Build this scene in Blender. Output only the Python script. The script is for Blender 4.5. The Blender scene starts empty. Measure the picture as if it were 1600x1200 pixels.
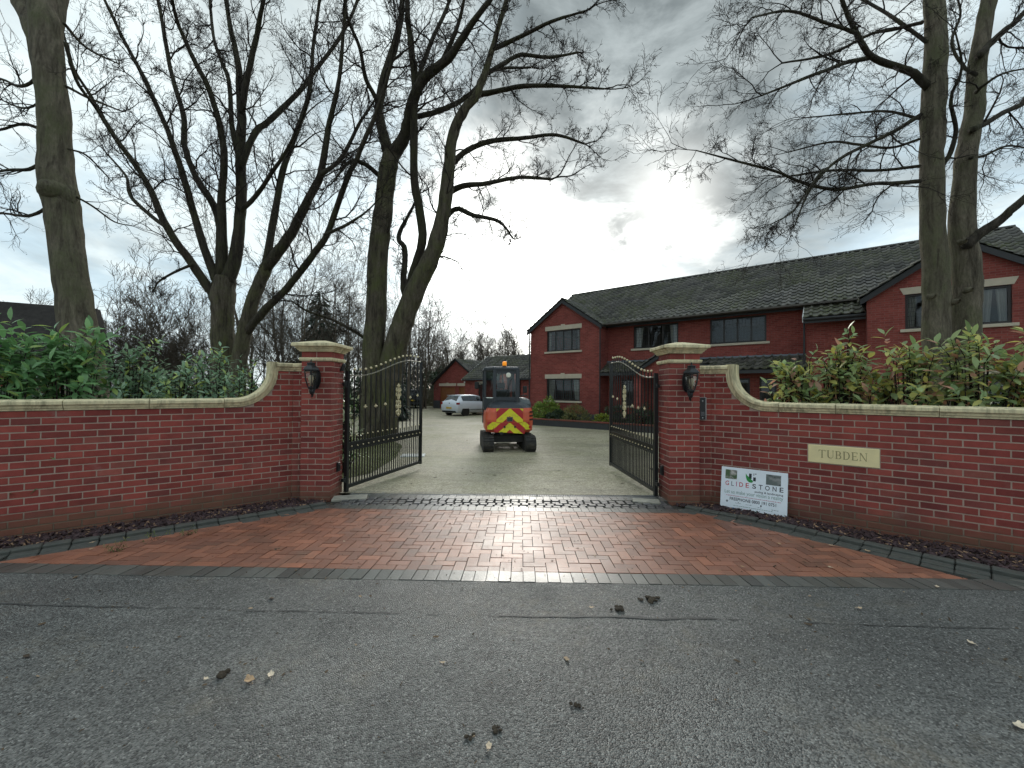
import bpy, bmesh, math, random
import numpy as np
from mathutils import Vector, Matrix

random.seed(7)
np.random.seed(7)
S = bpy.context.scene
COL = S.collection
R = math.radians
PI = math.pi

# ------------------------------------------------------------------ camera
CAMH = 1.53
cam_d = bpy.data.cameras.new('camera')
cam_d.sensor_width = 36.0
cam_d.lens = 650.0 / 1600.0 * 36.0
cam_d.clip_end = 2000
cam_d.clip_start = 0.05
cam = bpy.data.objects.new('camera', cam_d)
COL.objects.link(cam)
cam.matrix_world = Matrix.Translation((0, 0, CAMH)) @ Matrix.Rotation(R(90.79), 4, 'X') @ Matrix.Rotation(R(0.4), 4, 'Z')
S.camera = cam

# ------------------------------------------------------------------ sky
SUN_EL, SUN_AZ = R(22), R(2.5)          # low sun behind broken cloud, beyond the house
world = bpy.data.worlds.new('World')
S.world = world
world.use_nodes = True
wn = world.node_tree.nodes
wl = world.node_tree.links
wn.clear()


def wnode(t, **kw):
    n = wn.new(t)
    for k, v in kw.items():
        if k.startswith('i_'):
            n.inputs[k[2:]].default_value = v
        elif k.startswith('n_'):
            n.inputs[int(k[2:])].default_value = v
        else:
            setattr(n, k, v)
    return n


def wmath(op, a, b=None, clamp=False):
    n = wnode('ShaderNodeMath', operation=op, use_clamp=clamp)
    for i, v in enumerate((a, b)):
        if v is None:
            continue
        if isinstance(v, (int, float)):
            n.inputs[i].default_value = v
        else:
            wl.new(v, n.inputs[i])
    return n.outputs[0]


def wmix(f, a, b):
    n = wnode('ShaderNodeMix', data_type='RGBA')
    for i, v in ((0, f), (6, a), (7, b)):
        if isinstance(v, (int, float)):
            n.inputs[i].default_value = v
        elif isinstance(v, tuple):
            n.inputs[i].default_value = (*v, 1)
        else:
            wl.new(v, n.inputs[i])
    return n.outputs[2]


def wramp(v, stops):
    n = wnode('ShaderNodeMapRange', interpolation_type='SMOOTHSTEP')
    wl.new(v, n.inputs[0])
    n.inputs[1].default_value, n.inputs[2].default_value = stops
    return n.outputs[0]


tc = wnode('ShaderNodeTexCoord')
sep = wnode('ShaderNodeSeparateXYZ')
wl.new(tc.outputs['Generated'], sep.inputs[0])
zc = wmath('ADD', wmath('MAXIMUM', sep.outputs[2], 0.0), 0.22)
cmb = wnode('ShaderNodeCombineXYZ')
wl.new(wmath('DIVIDE', sep.outputs[0], zc), cmb.inputs[0])
wl.new(wmath('DIVIDE', sep.outputs[1], zc), cmb.inputs[1])


def wnoise(scale, detail, rough, off, dist=0.0):
    m = wnode('ShaderNodeMapping')
    m.inputs['Location'].default_value = off
    wl.new(cmb.outputs[0], m.inputs[0])
    n = wnode('ShaderNodeTexNoise', i_Scale=scale, i_Detail=detail, i_Roughness=rough, i_Distortion=dist)
    wl.new(m.outputs[0], n.inputs['Vector'])
    return n.outputs[0]


def wdot(v):
    n = wnode('ShaderNodeVectorMath', operation='DOT_PRODUCT')
    wl.new(tc.outputs['Generated'], n.inputs[0])
    n.inputs[1].default_value = Vector(v).normalized()
    return wmath('MAXIMUM', n.outputs['Value'], 0.0)


nish = wnode('ShaderNodeTexSky', sky_type='NISHITA', sun_disc=False, sun_elevation=SUN_EL, sun_rotation=SUN_AZ)
skyblue = wmix(1.0, (0, 0, 0), nish.outputs[0])
sc_ = wnode('ShaderNodeVectorMath', operation='SCALE')
wl.new(nish.outputs[0], sc_.inputs[0])
sc_.inputs['Scale'].default_value = 0.10
veil = wmix(0.80, sc_.outputs[0], (0.50, 0.63, 0.69))               # thin high cloud over blue
n1 = wnoise(0.85, 6, 0.56, (3.1, 1.2, 0), 0.35)
n2 = wnoise(1.3, 6, 0.62, (7.7, 4.1, 2.0), 0.5)
n3 = wnoise(3.4, 6, 0.62, (1.7, 9.1, 2.0), 0.4)
white = wramp(n2, (0.38, 0.64))
c1 = wmix(white, veil, (0.68, 0.765, 0.775))
# darker rain cloud drifting across the middle of the view, thinner wisps elsewhere
blob = wmath('ADD', wmath('MULTIPLY', wmath('POWER', wdot((0.25, 1.0, 0.72)), 20.0), 0.58), wmath('MULTIPLY', wmath('POWER', wdot((0.75, 1.0, 0.50)), 16.0), 0.06))
bank = wmath('ADD', blob, n1)
bank = wmath('ADD', bank, wmath('MULTIPLY', wmath('SUBTRACT', n3, 0.5), 0.42))
dark = wramp(bank, (0.50, 0.80))
darkcol = wmix(wramp(n3, (0.36, 0.64)), (0.135, 0.160, 0.168), (0.330, 0.375, 0.385))
c2 = wmix(dark, c1, darkcol)
sunv = (math.sin(SUN_AZ) * math.cos(SUN_EL), math.cos(SUN_AZ) * math.cos(SUN_EL), math.sin(SUN_EL))
glow = wmath('POWER', wdot((0.06, 1.0, 0.32)), 55.0)
glow2 = wmath('POWER', wdot((0.38, 1.0, 0.47)), 260.0)
gl = wmath('ADD', wmath('ADD', wmath('MULTIPLY', glow, 6.0), wmath('MULTIPLY', glow2, 9.0)), wmath('MULTIPLY', wmath('POWER', wdot((0.2, 1.0, 0.36)), 16.0), 0.22))
gl = wmath('MULTIPLY', gl, wmath('ADD', 0.08, wmath('MULTIPLY', wramp(wmath('SUBTRACT', wmath('ADD', n2, wmath('MULTIPLY', n3, 0.7)), wmath('MULTIPLY', blob, 0.6)), (0.55, 1.12)), 1.25)))
addg = wnode('ShaderNodeMix', data_type='RGBA', blend_type='ADD', clamp_result=False)
gcol = wnode('ShaderNodeVectorMath', operation='SCALE')
gcol.inputs[0].default_value = (1.0, 0.985, 0.93)
wl.new(gl, gcol.inputs['Scale'])
addg.inputs[0].default_value = 1.0
wl.new(c2, addg.inputs[6])
wl.new(gcol.outputs[0], addg.inputs[7])
bg = wnode('ShaderNodeBackground')
bg.inputs['Strength'].default_value = 1.0
wl.new(addg.outputs[2], bg.inputs['Color'])
wo = wnode('ShaderNodeOutputWorld')
wl.new(bg.outputs[0], wo.inputs[0])

# ------------------------------------------------------------------ sun (veiled)
sun_d = bpy.data.lights.new('sun', 'SUN')
sun_d.energy = 0.7
sun_d.angle = R(14)
sun_d.color = (1.0, 0.95, 0.87)
sun = bpy.data.objects.new('sun', sun_d)
COL.objects.link(sun)
sun.rotation_euler = Vector(sunv).to_track_quat('Z', 'Y').to_euler()

S.view_settings.view_transform = 'Standard'
S.view_settings.look = 'None'
S.view_settings.gamma = 1
S.view_settings.use_curve_mapping = False
S.view_settings.exposure = 0.5
S.render.engine = 'CYCLES'
S.cycles.max_bounces = 4
S.cycles.diffuse_bounces = 2
S.cycles.glossy_bounces = 2
world.cycles.sampling_method = 'MANUAL'
world.cycles.sample_map_resolution = 256
S.cycles.transparent_max_bounces = 12
S.cycles.use_denoising = True
S.cycles.use_adaptive_sampling = True
S.cycles.adaptive_threshold = 0.03
S.cycles.caustics_reflective = False
S.cycles.caustics_refractive = False

# ------------------------------------------------------------------ helpers


def spot(px, py, d):
    """a place d metres in front of the photographer, seen at photo pixel px, py"""
    x = (px - 0.007 * (609 - py) - 800) / 650.0 * d
    z = CAMH + (609 + (px - 800) * 0.007 - py) / 650.0 * d
    return (x, d, z)


GP = [(-100, 0.0), (3.34, 0.0), (6.6, -0.0815), (12, -0.24), (29, -0.30), (2000, -0.30)]


def G(x, y):
    for (a, za), (b, zb) in zip(GP, GP[1:]):
        if y <= b:
            return za + (zb - za) * (y - a) / (b - a)
    return GP[-1][1]


def link(o, parent=None, kind=None, label=None, cat=None, group=None):
    COL.objects.link(o)
    if parent is not None:
        o.parent = parent
    if kind:
        o['kind'] = kind
    if label:
        o['label'] = label
    if cat:
        o['category'] = cat
    if group:
        o['group'] = group
    return o


def empty(name, loc=(0, 0, 0), rz=0.0, label=None, cat=None, group=None, parent=None, rot=None):
    o = bpy.data.objects.new(name, None)
    o.empty_display_size = 0.2
    o.location = loc
    o.rotation_euler = rot if rot else (0, 0, rz)
    return link(o, parent, None, label, cat, group)


def np_mesh(name, V, F, mat=None, smooth=False, attr=None):
    """fast mesh from vertex array and an array of same-size faces"""
    V = np.asarray(V, dtype=np.float32).reshape(-1, 3)
    F = np.asarray(F, dtype=np.int32)
    me = bpy.data.meshes.new(name)
    k = F.shape[1]
    me.vertices.add(len(V))
    me.vertices.foreach_set('co', V.ravel())
    me.loops.add(F.size)
    me.loops.foreach_set('vertex_index', F.ravel())
    me.polygons.add(len(F))
    me.polygons.foreach_set('loop_start', np.arange(0, F.size, k, dtype=np.int32))
    me.polygons.foreach_set('loop_total', np.full(len(F), k, dtype=np.int32))
    if smooth:
        me.polygons.foreach_set('use_smooth', np.ones(len(F), dtype=bool))
    me.update(calc_edges=True)
    if attr is not None:
        a = me.attributes.new('rnd', 'FLOAT', 'POINT')
        a.data.foreach_set('value', np.asarray(attr, dtype=np.float32))
    if mat:
        me.materials.append(mat)
    return me


class MB:
    """collects shapes, builds ONE mesh object"""

    def __init__(self):
        self.v, self.f, self.m, self.sm = [], [], [], []
        self.rnd = []
        self.cur = 0
        self.smooth = False
        self.r = 0.0

    def add(self, vs, fs):
        b = len(self.v)
        self.v += [tuple(p) for p in vs]
        self.rnd += [self.r] * len(vs)
        for f in fs:
            self.f.append(tuple(b + i for i in f))
            self.m.append(self.cur)
            self.sm.append(self.smooth)
        return self

    def box(self, x0, x1, y0, y1, z0, z1, M=None):
        vs = [Vector((x, y, z)) for x in (x0, x1) for y in (y0, y1) for z in (z0, z1)]
        if M is not None:
            vs = [M @ p for p in vs]
        return self.add(vs, [(0, 1, 3, 2), (4, 6, 7, 5), (0, 4, 5, 1), (2, 3, 7, 6), (0, 2, 6, 4), (1, 5, 7, 3)])

    def cbox(self, x0, x1, y0, y1, z0, z1, c, M=None):
        """box with chamfered edges (44 triangles)"""
        vs, idx = [], {}
        X, Y, Z = (x0, x1), (y0, y1), (z0, z1)
        cen = ((x0 + x1) / 2, (y0 + y1) / 2, (z0 + z1) / 2)
        for i in (0, 1):
            for j in (0, 1):
                for k in (0, 1):
                    for a in range(3):
                        p = [X[i], Y[j], Z[k]]
                        for b in range(3):
                            if b != a:
                                p[b] += c if p[b] < cen[b] else -c
                        idx[(i, j, k, a)] = len(vs)
                        vs.append(Vector(p))
        fs = []
        for a in range(3):
            b, c2 = (a + 1) % 3, (a + 2) % 3
            for s in (0, 1):
                q = []
                for (p1, p2) in ((0, 0), (1, 0), (1, 1), (0, 1)):
                    t = [0, 0, 0]
                    t[a], t[b], t[c2] = s, p1, p2
                    q.append(idx[(*t, a)])
                fs.append(tuple(q) if s else tuple(q[::-1]))
            for p1 in (0, 1):
                for p2 in (0, 1):
                    t0, t1 = [0, 0, 0], [0, 0, 0]
                    t0[a], t1[a] = 0, 1
                    t0[b] = t1[b] = p1
                    t0[c2] = t1[c2] = p2
                    fl = [idx[(*t0, b)], idx[(*t1, b)], idx[(*t1, c2)], idx[(*t0, c2)]]
                    fs.append(tuple(fl) if (p1 ^ p2) else tuple(fl[::-1]))
        for i in (0, 1):
            for j in (0, 1):
                for k in (0, 1):
                    t = (idx[(i, j, k, 0)], idx[(i, j, k, 1)], idx[(i, j, k, 2)])
                    fs.append(t if (i + j + k) % 2 else t[::-1])
        if M is not None:
            vs = [M @ p for p in vs]
        return self.add(vs, fs)

    def prism(self, poly, d0, d1, axis='y', M=None):
        """polygon (2D) extruded along an axis; axis y: poly is (x,z); z: (x,y); x: (y,z)"""
        n = len(poly)

        def mk(p, d):
            if axis == 'y':
                return Vector((p[0], d, p[1]))
            if axis == 'z':
                return Vector((p[0], p[1], d))
            return Vector((d, p[0], p[1]))
        vs = [mk(p, d0) for p in poly] + [mk(p, d1) for p in poly]
        if M is not None:
            vs = [M @ p for p in vs]
        fs = [tuple(range(n)), tuple(range(2 * n - 1, n - 1, -1))]
        fs += [(i, i + n, (i + 1) % n + n, (i + 1) % n) for i in range(n)]
        return self.add(vs, fs)

    def tube(self, pts, rad, sides=8, cap=True, M=None):
        pts = [Vector(p) for p in pts]
        if not hasattr(rad, '__len__'):
            rad = [rad] * len(pts)
        vs, fs = [], []
        up = None
        for i, p in enumerate(pts):
            t = (pts[min(i + 1, len(pts) - 1)] - pts[max(i - 1, 0)])
            if t.length < 1e-9:
                t = Vector((0, 0, 1))
            t.normalize()
            if up is None:
                a = Vector((0, 0, 1)) if abs(t.z) < 0.9 else Vector((1, 0, 0))
                up = (a - t * a.dot(t)).normalized()
            else:
                up = up - t * up.dot(t)
                up.normalize()
            s = t.cross(up)
            for k in range(sides):
                an = 2 * PI * k / sides
                vs.append(p + (up * math.cos(an) + s * math.sin(an)) * rad[i])
        for i in range(len(pts) - 1):
            for k in range(sides):
                a, b = i * sides + k, i * sides + (k + 1) % sides
                fs.append((a, b, b + sides, a + sides))
        if cap:
            fs.append(tuple(range(sides))[::-1])
            fs.append(tuple(range((len(pts) - 1) * sides, len(pts) * sides)))
        if M is not None:
            vs = [M @ p for p in vs]
        return self.add(vs, fs)

    def lathe(self, prof, sides=12, M=None, cap=True):
        """prof: list of (r, z) turned about z"""
        vs, fs = [], []
        for (r, z) in prof:
            for k in range(sides):
                a = 2 * PI * k / sides
                vs.append(Vector((r * math.cos(a), r * math.sin(a), z)))
        n = len(prof)
        for i in range(n - 1):
            for k in range(sides):
                a, b = i * sides + k, i * sides + (k + 1) % sides
                fs.append((a, b, b + sides, a + sides))
        if cap:
            fs.append(tuple(range(sides))[::-1])
            fs.append(tuple(range((n - 1) * sides, n * sides)))
        if M is not None:
            vs = [M @ p for p in vs]
        return self.add(vs, fs)

    def ball(self, c, r, seg=8, rings=5, sz=1.0):
        prof = [(max(r * math.sin(PI * i / rings), 0.02 * r), -r * sz * math.cos(PI * i / rings)) for i in range(rings + 1)]
        return self.lathe(prof, seg, Matrix.Translation(c))

    def mesh(self, name, *mats):
        me = bpy.data.meshes.new(name)
        me.from_pydata(self.v, [], self.f)
        for m in mats:
            me.materials.append(m)
        me.polygons.foreach_set('material_index', self.m)
        me.polygons.foreach_set('use_smooth', self.sm)
        if any(self.rnd):
            a = me.attributes.new('rnd', 'FLOAT', 'POINT')
            a.data.foreach_set('value', self.rnd)
        me.update()
        return me

    def build(self, name, mat, parent=None, kind=None, label=None, cat=None, group=None, M=None):
        mats = mat if isinstance(mat, (list, tuple)) else [mat]
        o = bpy.data.objects.new(name, self.mesh(name, *mats))
        if M is not None:
            o.matrix_basis = M
        return link(o, parent, kind, label, cat, group)


def put(name, me, M, parent=None, kind=None, label=None, cat=None, group=None):
    o = bpy.data.objects.new(name, me)
    o.matrix_basis = M
    return link(o, parent, kind, label, cat, group)


def copy_tree(o, parent=None):
    c = o.copy()
    COL.objects.link(c)
    c.parent = parent
    for ch in list(o.children):
        copy_tree(ch, c)
    return c


def clip_poly(poly, line):
    """keep the side of line (a, b, c) with a x + b y + c >= 0"""
    a, b, c = line
    out = []
    for i in range(len(poly)):
        p, q = poly[i], poly[(i + 1) % len(poly)]
        dp, dq = a * p[0] + b * p[1] + c, a * q[0] + b * q[1] + c
        if dp >= 0:
            out.append(p)
        if (dp >= 0) != (dq >= 0):
            t = dp / (dp - dq)
            out.append((p[0] + (q[0] - p[0]) * t, p[1] + (q[1] - p[1]) * t))
    return out


def area(poly):
    return 0.5 * abs(sum(p[0] * q[1] - q[0] * p[1] for p, q in zip(poly, poly[1:] + poly[:1])))


# ------------------------------------------------------------------ materials


class NT:
    def __init__(self, name):
        self.mat = bpy.data.materials.new(name)
        self.mat.use_nodes = True
        self.t = self.mat.node_tree
        self.b = self.t.nodes['Principled BSDF']
        self.out = self.t.nodes['Material Output']

    def n(self, typ, **kw):
        nd = self.t.nodes.new(typ)
        for k, v in kw.items():
            if k.startswith('i_'):
                self.set(nd.inputs[k[2:]], v)
            else:
                setattr(nd, k, v)
        return nd

    def set(self, sock, v):
        if isinstance(v, bpy.types.NodeSocket):
            self.t.links.new(v, sock)
        elif isinstance(v, tuple) and len(v) == 3 and sock.type == 'RGBA':
            sock.default_value = (*v, 1)
        else:
            sock.default_value = v

    def math(self, op, a, b=0.0, clamp=False):
        nd = self.n('ShaderNodeMath', operation=op, use_clamp=clamp)
        self.set(nd.inputs[0], a)
        self.set(nd.inputs[1], b)
        return nd.outputs[0]

    def mix(self, f, a, b, blend='MIX'):
        nd = self.n('ShaderNodeMix', data_type='RGBA', blend_type=blend)
        self.set(nd.inputs[0], f)
        self.set(nd.inputs[6], a)
        self.set(nd.inputs[7], b)
        return nd.outputs[2]

    def rng(self, v, a, b, c=0.0, d=1.0):
        nd = self.n('ShaderNodeMapRange')
        self.set(nd.inputs[0], v)
        nd.inputs[1].default_value, nd.inputs[2].default_value = a, b
        nd.inputs[3].default_value, nd.inputs[4].default_value = c, d
        return nd.outputs[0]

    def pos(self, kind='world'):
        if kind == 'world':
            return self.n('ShaderNodeNewGeometry').outputs['Position']
        return self.n('ShaderNodeTexCoord').outputs['Object' if kind == 'object' else 'Generated']

    def noise(self, scale, detail=4, rough=0.55, vec=None, stretch=None, dist=0.0, offs=(0, 0, 0)):
        v = vec if vec is not None else self.pos()
        if stretch or any(offs):
            m = self.n('ShaderNodeMapping')
            self.t.links.new(v, m.inputs[0])
            m.inputs['Scale'].default_value = stretch or (1, 1, 1)
            m.inputs['Location'].default_value = offs
            v = m.outputs[0]
        nd = self.n('ShaderNodeTexNoise', i_Scale=scale, i_Detail=detail, i_Roughness=rough, i_Distortion=dist)
        self.t.links.new(v, nd.inputs['Vector'])
        return nd.outputs[0]

    def voro(self, scale, vec=None, feature='F1', out='Distance', rand=1.0):
        nd = self.n('ShaderNodeTexVoronoi', feature=feature, i_Scale=scale, i_Randomness=rand)
        self.t.links.new(vec if vec is not None else self.pos(), nd.inputs['Vector'])
        return nd.outputs[out]

    def rand(self):
        """one random number per object, or per piece where pieces are joined"""
        a = self.n('ShaderNodeObjectInfo').outputs['Random']
        b = self.n('ShaderNodeAttribute', attribute_name='rnd').outputs['Fac']
        return self.math('FRACT', self.math('ADD', a, b))

    def hsv(self, col, h=0.5, s=1.0, v=1.0):
        nd = self.n('ShaderNodeHueSaturation')
        self.set(nd.inputs['Hue'], h)
        self.set(nd.inputs['Saturation'], s)
        self.set(nd.inputs['Value'], v)
        self.set(nd.inputs['Color'], col)
        return nd.outputs[0]

    def bump(self, h, strength=0.3, dist=0.01):
        nd = self.n('ShaderNodeBump', i_Strength=strength, i_Distance=dist)
        self.t.links.new(h, nd.inputs['Height'])
        self.t.links.new(nd.outputs[0], self.b.inputs['Normal'])

    def done(self, col=None, rough=None, metal=None, spec=None, **kw):
        if col is not None:
            self.set(self.b.inputs['Base Color'], col)
        if rough is not None:
            self.set(self.b.inputs['Roughness'], rough)
        if metal is not None:
            self.set(self.b.inputs['Metallic'], metal)
        if spec is not None:
            self.set(self.b.inputs['Specular IOR Level'], spec)
        for k, v in kw.items():
            self.set(self.b.inputs[k.replace('_', ' ')], v)
        return self.mat


def plain(name, c, rough=0.6, metal=0.0, var=0.12, scale=6.0, bump=0.0, spec=0.5, dirt=0.0, **kw):
    """paint-like material with a little uneven tone"""
    t = NT(name)
    nz = t.noise(scale, 5, 0.6)
    col = t.hsv(c, v=t.rng(nz, 0.25, 0.75, 1 - var, 1 + var))
    if dirt:
        col = t.mix(t.rng(t.noise(scale * 0.6, 6, 0.7, offs=(3, 1, 2)), 0.48, 0.72, 0, dirt), col, (0.09, 0.075, 0.055))
    if bump:
        t.bump(t.noise(scale * 12, 3), bump, 0.004)
    return t.done(col, t.rng(nz, 0.2, 0.8, max(rough - 0.06, 0.02), min(rough + 0.06, 1)), metal, spec, **kw)


def m_brick(name, c1, c2, stain=True):
    t = NT(name)
    r = t.rand()
    obj = t.pos()
    nz = t.noise(9, 5, 0.6)
    col = t.mix(r, c1, c2)
    col = t.hsv(col, v=t.rng(t.math('FRACT', t.math('MULTIPLY', r, 7.3)), 0, 1, 0.80, 1.16))
    col = t.mix(t.rng(t.math('FRACT', t.math('MULTIPLY', r, 17.9)), 0.90, 0.93, 0, 0.45), col, (0.13, 0.045, 0.042))
    col = t.mix(t.rng(t.math('FRACT', t.math('MULTIPLY', r, 23.3)), 0.90, 0.93, 0, 0.35), col, (0.34, 0.13, 0.10))
    col = t.hsv(col, v=t.rng(nz, 0.3, 0.7, 0.85, 1.12))
    fine = t.noise(60, 4, 0.7)
    col = t.mix(t.rng(fine, 0.62, 0.8, 0, 0.30), col, (0.09, 0.035, 0.03))
    if stain:
        sp = t.n('ShaderNodeSeparateXYZ')
        t.t.links.new(obj, sp.inputs[0])
        big = t.noise(1.6, 5, 0.65)
        # algae and splash dirt that has grown up the foot of the wall
        h = t.math('SUBTRACT', sp.outputs[2], t.math('MULTIPLY', big, 0.42))
        col = t.mix(t.rng(h, -0.02, -0.24, 0, 0.62), col, (0.125, 0.092, 0.055))
        # lime bloom
        col = t.mix(t.rng(t.noise(2.3, 6, 0.7, offs=(5, 2, 1)), 0.60, 0.80, 0, 0.30), col, (0.42, 0.34, 0.31))
        # soot patch
        col = t.mix(t.rng(t.noise(1.1, 4, 0.6, offs=(1, 7, 3)), 0.46, 0.70, 0, 0.55), col, (0.085, 0.026, 0.026))
    t.bump(t.math('ADD', t.math('MULTIPLY', fine, 0.7), t.noise(18, 3)), 0.35, 0.006)
    return t.done(col, t.rng(fine, 0.3, 0.7, 0.72, 0.9), spec=0.3)


BR = m_brick('front_brick', (0.325, 0.071, 0.054), (0.230, 0.046, 0.039))


def m_mortar():
    t = NT('mortar')
    n = t.noise(30, 4, 0.7)
    col = t.mix(n, (0.32, 0.232, 0.188), (0.45, 0.340, 0.278))
    sp = t.n('ShaderNodeSeparateXYZ')
    t.t.links.new(t.pos(), sp.inputs[0])
    h = t.math('SUBTRACT', sp.outputs[2], t.math('MULTIPLY', t.noise(1.6, 5, 0.65), 0.42))
    col = t.mix(t.rng(h, 0.0, -0.22, 0, 0.8), col, (0.10, 0.08, 0.05))
    t.bump(n, 0.5, 0.004)
    return t.done(col, 0.95, spec=0.2)


MORTAR = m_mortar()


def m_stone():
    t = NT('cast_stone')
    n = t.noise(22, 5, 0.65)
    col = t.mix(n, (0.68, 0.575, 0.345), (0.80, 0.70, 0.46))
    drip = t.noise(14, 5, 0.7, stretch=(1, 1, 0.16))
    big = t.noise(2.6, 5, 0.65, offs=(3, 3, 1))
    f = t.math('MULTIPLY', t.rng(drip, 0.43, 0.62), t.rng(big, 0.33, 0.57))
    col = t.mix(t.math('MULTIPLY', f, 0.62), col, (0.085, 0.080, 0.050))
    col = t.mix(t.rng(t.noise(5, 6, 0.7, offs=(8, 1, 1)), 0.54, 0.78, 0, 0.4), col, (0.22, 0.20, 0.085))
    t.bump(n, 0.4, 0.004)
    return t.done(col, 0.85, spec=0.3)


STONE = m_stone()


def m_road():
    t = NT('worn_asphalt')
    p = t.pos()
    v = t.n('ShaderNodeTexVoronoi', i_Scale=125.0)
    t.t.links.new(p, v.inputs['Vector'])
    sp = t.n('ShaderNodeSeparateColor')
    t.t.links.new(v.outputs['Color'], sp.inputs[0])
    big = t.noise(0.55, 5, 0.6)
    mid = t.noise(4.0, 5, 0.65)
    base = t.mix(t.rng(big, 0.3, 0.7), (0.080, 0.080, 0.075), (0.112, 0.111, 0.103))
    base = t.hsv(base, v=t.rng(mid, 0.25, 0.75, 0.74, 1.26))
    base = t.hsv(base, v=t.rng(t.noise(1.1, 5, 0.6, stretch=(0.35, 1.4, 1), offs=(2, 6, 1)), 0.35, 0.65, 0.80, 1.14))
    st = t.rng(sp.outputs[0], 0.0, 1.0, 0.25, 1.85)
    col = t.hsv(base, v=st)
    col = t.mix(t.rng(sp.outputs[1], 0.955, 0.97), col, (0.27, 0.265, 0.245))
    # pale silt that dried in shallow hollows
    silt = t.math('MULTIPLY', t.rng(t.noise(0.9, 6, 0.7, offs=(4, 9, 0)), 0.51, 0.70), t.rng(t.noise(11, 5, 0.7), 0.42, 0.66))
    col = t.mix(t.math('MULTIPLY', silt, 0.65), col, (0.20, 0.165, 0.11))
    h = t.math('ADD', t.math('MULTIPLY', v.outputs['Distance'], -1.0), t.math('MULTIPLY', t.noise(45, 3), 0.5))
    t.bump(h, 0.75, 0.006)
    wet = t.rng(t.noise(0.8, 4, 0.6, offs=(2, 2, 7)), 0.35, 0.65, 0.40, 0.62)
    return t.done(col, wet, spec=0.5)


ROAD = m_road()


def m_paver(name, c1, c2, rough, pale=0.0):
    t = NT(name)
    r = t.rand()
    r2 = t.math('FRACT', t.math('MULTIPLY', r, 5.7))
    n = t.noise(40, 5, 0.7)
    col = t.mix(r2, c1, c2)
    col = t.hsv(col, v=t.rng(r, 0, 1, 0.72, 1.22))
    col = t.hsv(col, v=t.rng(n, 0.3, 0.7, 0.78, 1.18))
    pit = t.voro(55)
    col = t.mix(t.rng(t.noise(2.2, 6, 0.65), 0.5, 0.74, 0, 0.5), col, (0.085, 0.070, 0.048))
    t.bump(t.math('ADD', n, t.math('MULTIPLY', pit, 0.6)), 0.35, 0.004)
    w = t.rng(t.noise(1.5, 4, 0.6, offs=(1, 5, 0)), 0.3, 0.7, rough - 0.07, rough + 0.10)
    return t.done(col, t.math('ADD', w, t.math('MULTIPLY', t.math('SUBTRACT', n, 0.5), 0.25)), spec=0.5, Coat_Weight=0.45, Coat_Roughness=0.46)


PAVE_RED = m_paver('clay_paver', (0.320, 0.122, 0.068), (0.215, 0.088, 0.056), 0.47)
PAVE_GREY = m_paver('charcoal_paver', (0.105, 0.108, 0.096), (0.075, 0.077, 0.070), 0.38)
KERBGREY = plain('kerb_block', (0.062, 0.064, 0.056), 0.72, var=0.3, scale=14, bump=0.3, dirt=0.5)
SETT = m_paver('granite_sett', (0.085, 0.085, 0.088), (0.045, 0.045, 0.048), 0.42)


def m_drive():
    t = NT('resin_gravel')
    v = t.n('ShaderNodeTexVoronoi', i_Scale=48.0)
    t.t.links.new(t.pos(), v.inputs['Vector'])
    sp = t.n('ShaderNodeSeparateColor')
    t.t.links.new(v.outputs['Color'], sp.inputs[0])
    col = t.mix(sp.outputs[0], (0.215, 0.188, 0.122), (0.50, 0.448, 0.320))
    big = t.noise(0.35, 6, 0.62)
    col = t.hsv(col, v=t.rng(big, 0.3, 0.7, 0.80, 1.12))
    col = t.hsv(col, v=t.rng(t.noise(7, 6, 0.7, offs=(6, 1, 0)), 0.3, 0.7, 0.78, 1.20))
    moss = t.math('MULTIPLY', t.rng(t.noise(0.45, 6, 0.68, offs=(4, 2, 0)), 0.46, 0.68), t.rng(t.noise(5, 5, 0.7), 0.35, 0.62))
    col = t.mix(t.math('MULTIPLY', moss, 0.85), col, (0.150, 0.160, 0.050))
    streak = t.noise(1.3, 5, 0.65, stretch=(0.35, 1.6, 1))
    col = t.mix(t.rng(streak, 0.50, 0.72, 0, 0.55), col, (0.13, 0.118, 0.085))
    t.bump(t.math('ADD', v.outputs['Distance'], t.noise(14, 4)), 0.5, 0.006)
    return t.done(col, t.rng(big, 0.3, 0.7, 0.58, 0.75), spec=0.45)


DRIVE = m_drive()


def m_ground(name, c1, c2, scale, bump=0.8):
    t = NT(name)
    n = t.noise(scale, 6, 0.7)
    col = t.mix(t.rng(n, 0.3, 0.7), c1, c2)
    col = t.hsv(col, v=t.rng(t.noise(scale * 0.12, 4), 0.3, 0.7, 0.75, 1.2))
    t.bump(n, bump, 0.03)
    return t.done(col, 0.9, spec=0.25)


EARTH = m_ground('leafy_earth', (0.050, 0.043, 0.026), (0.105, 0.082, 0.045), 7)
SOIL = m_ground('bed_soil', (0.022, 0.016, 0.012), (0.055, 0.040, 0.030), 18)
TURF = m_ground('turf', (0.060, 0.075, 0.024), (0.125, 0.125, 0.050), 12)


def m_chip(name, c1, c2, rough=0.75, hot=None):
    t = NT(name)
    r = t.rand()
    col = t.mix(r, c1, c2)
    if hot:
        col = t.mix(t.rng(t.math('FRACT', t.math('MULTIPLY', r, 11.1)), 0.90, 0.92), col, hot)
    col = t.hsv(col, v=t.rng(t.noise(50, 3), 0.3, 0.7, 0.75, 1.2))
    return t.done(col, rough, spec=0.35)


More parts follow.
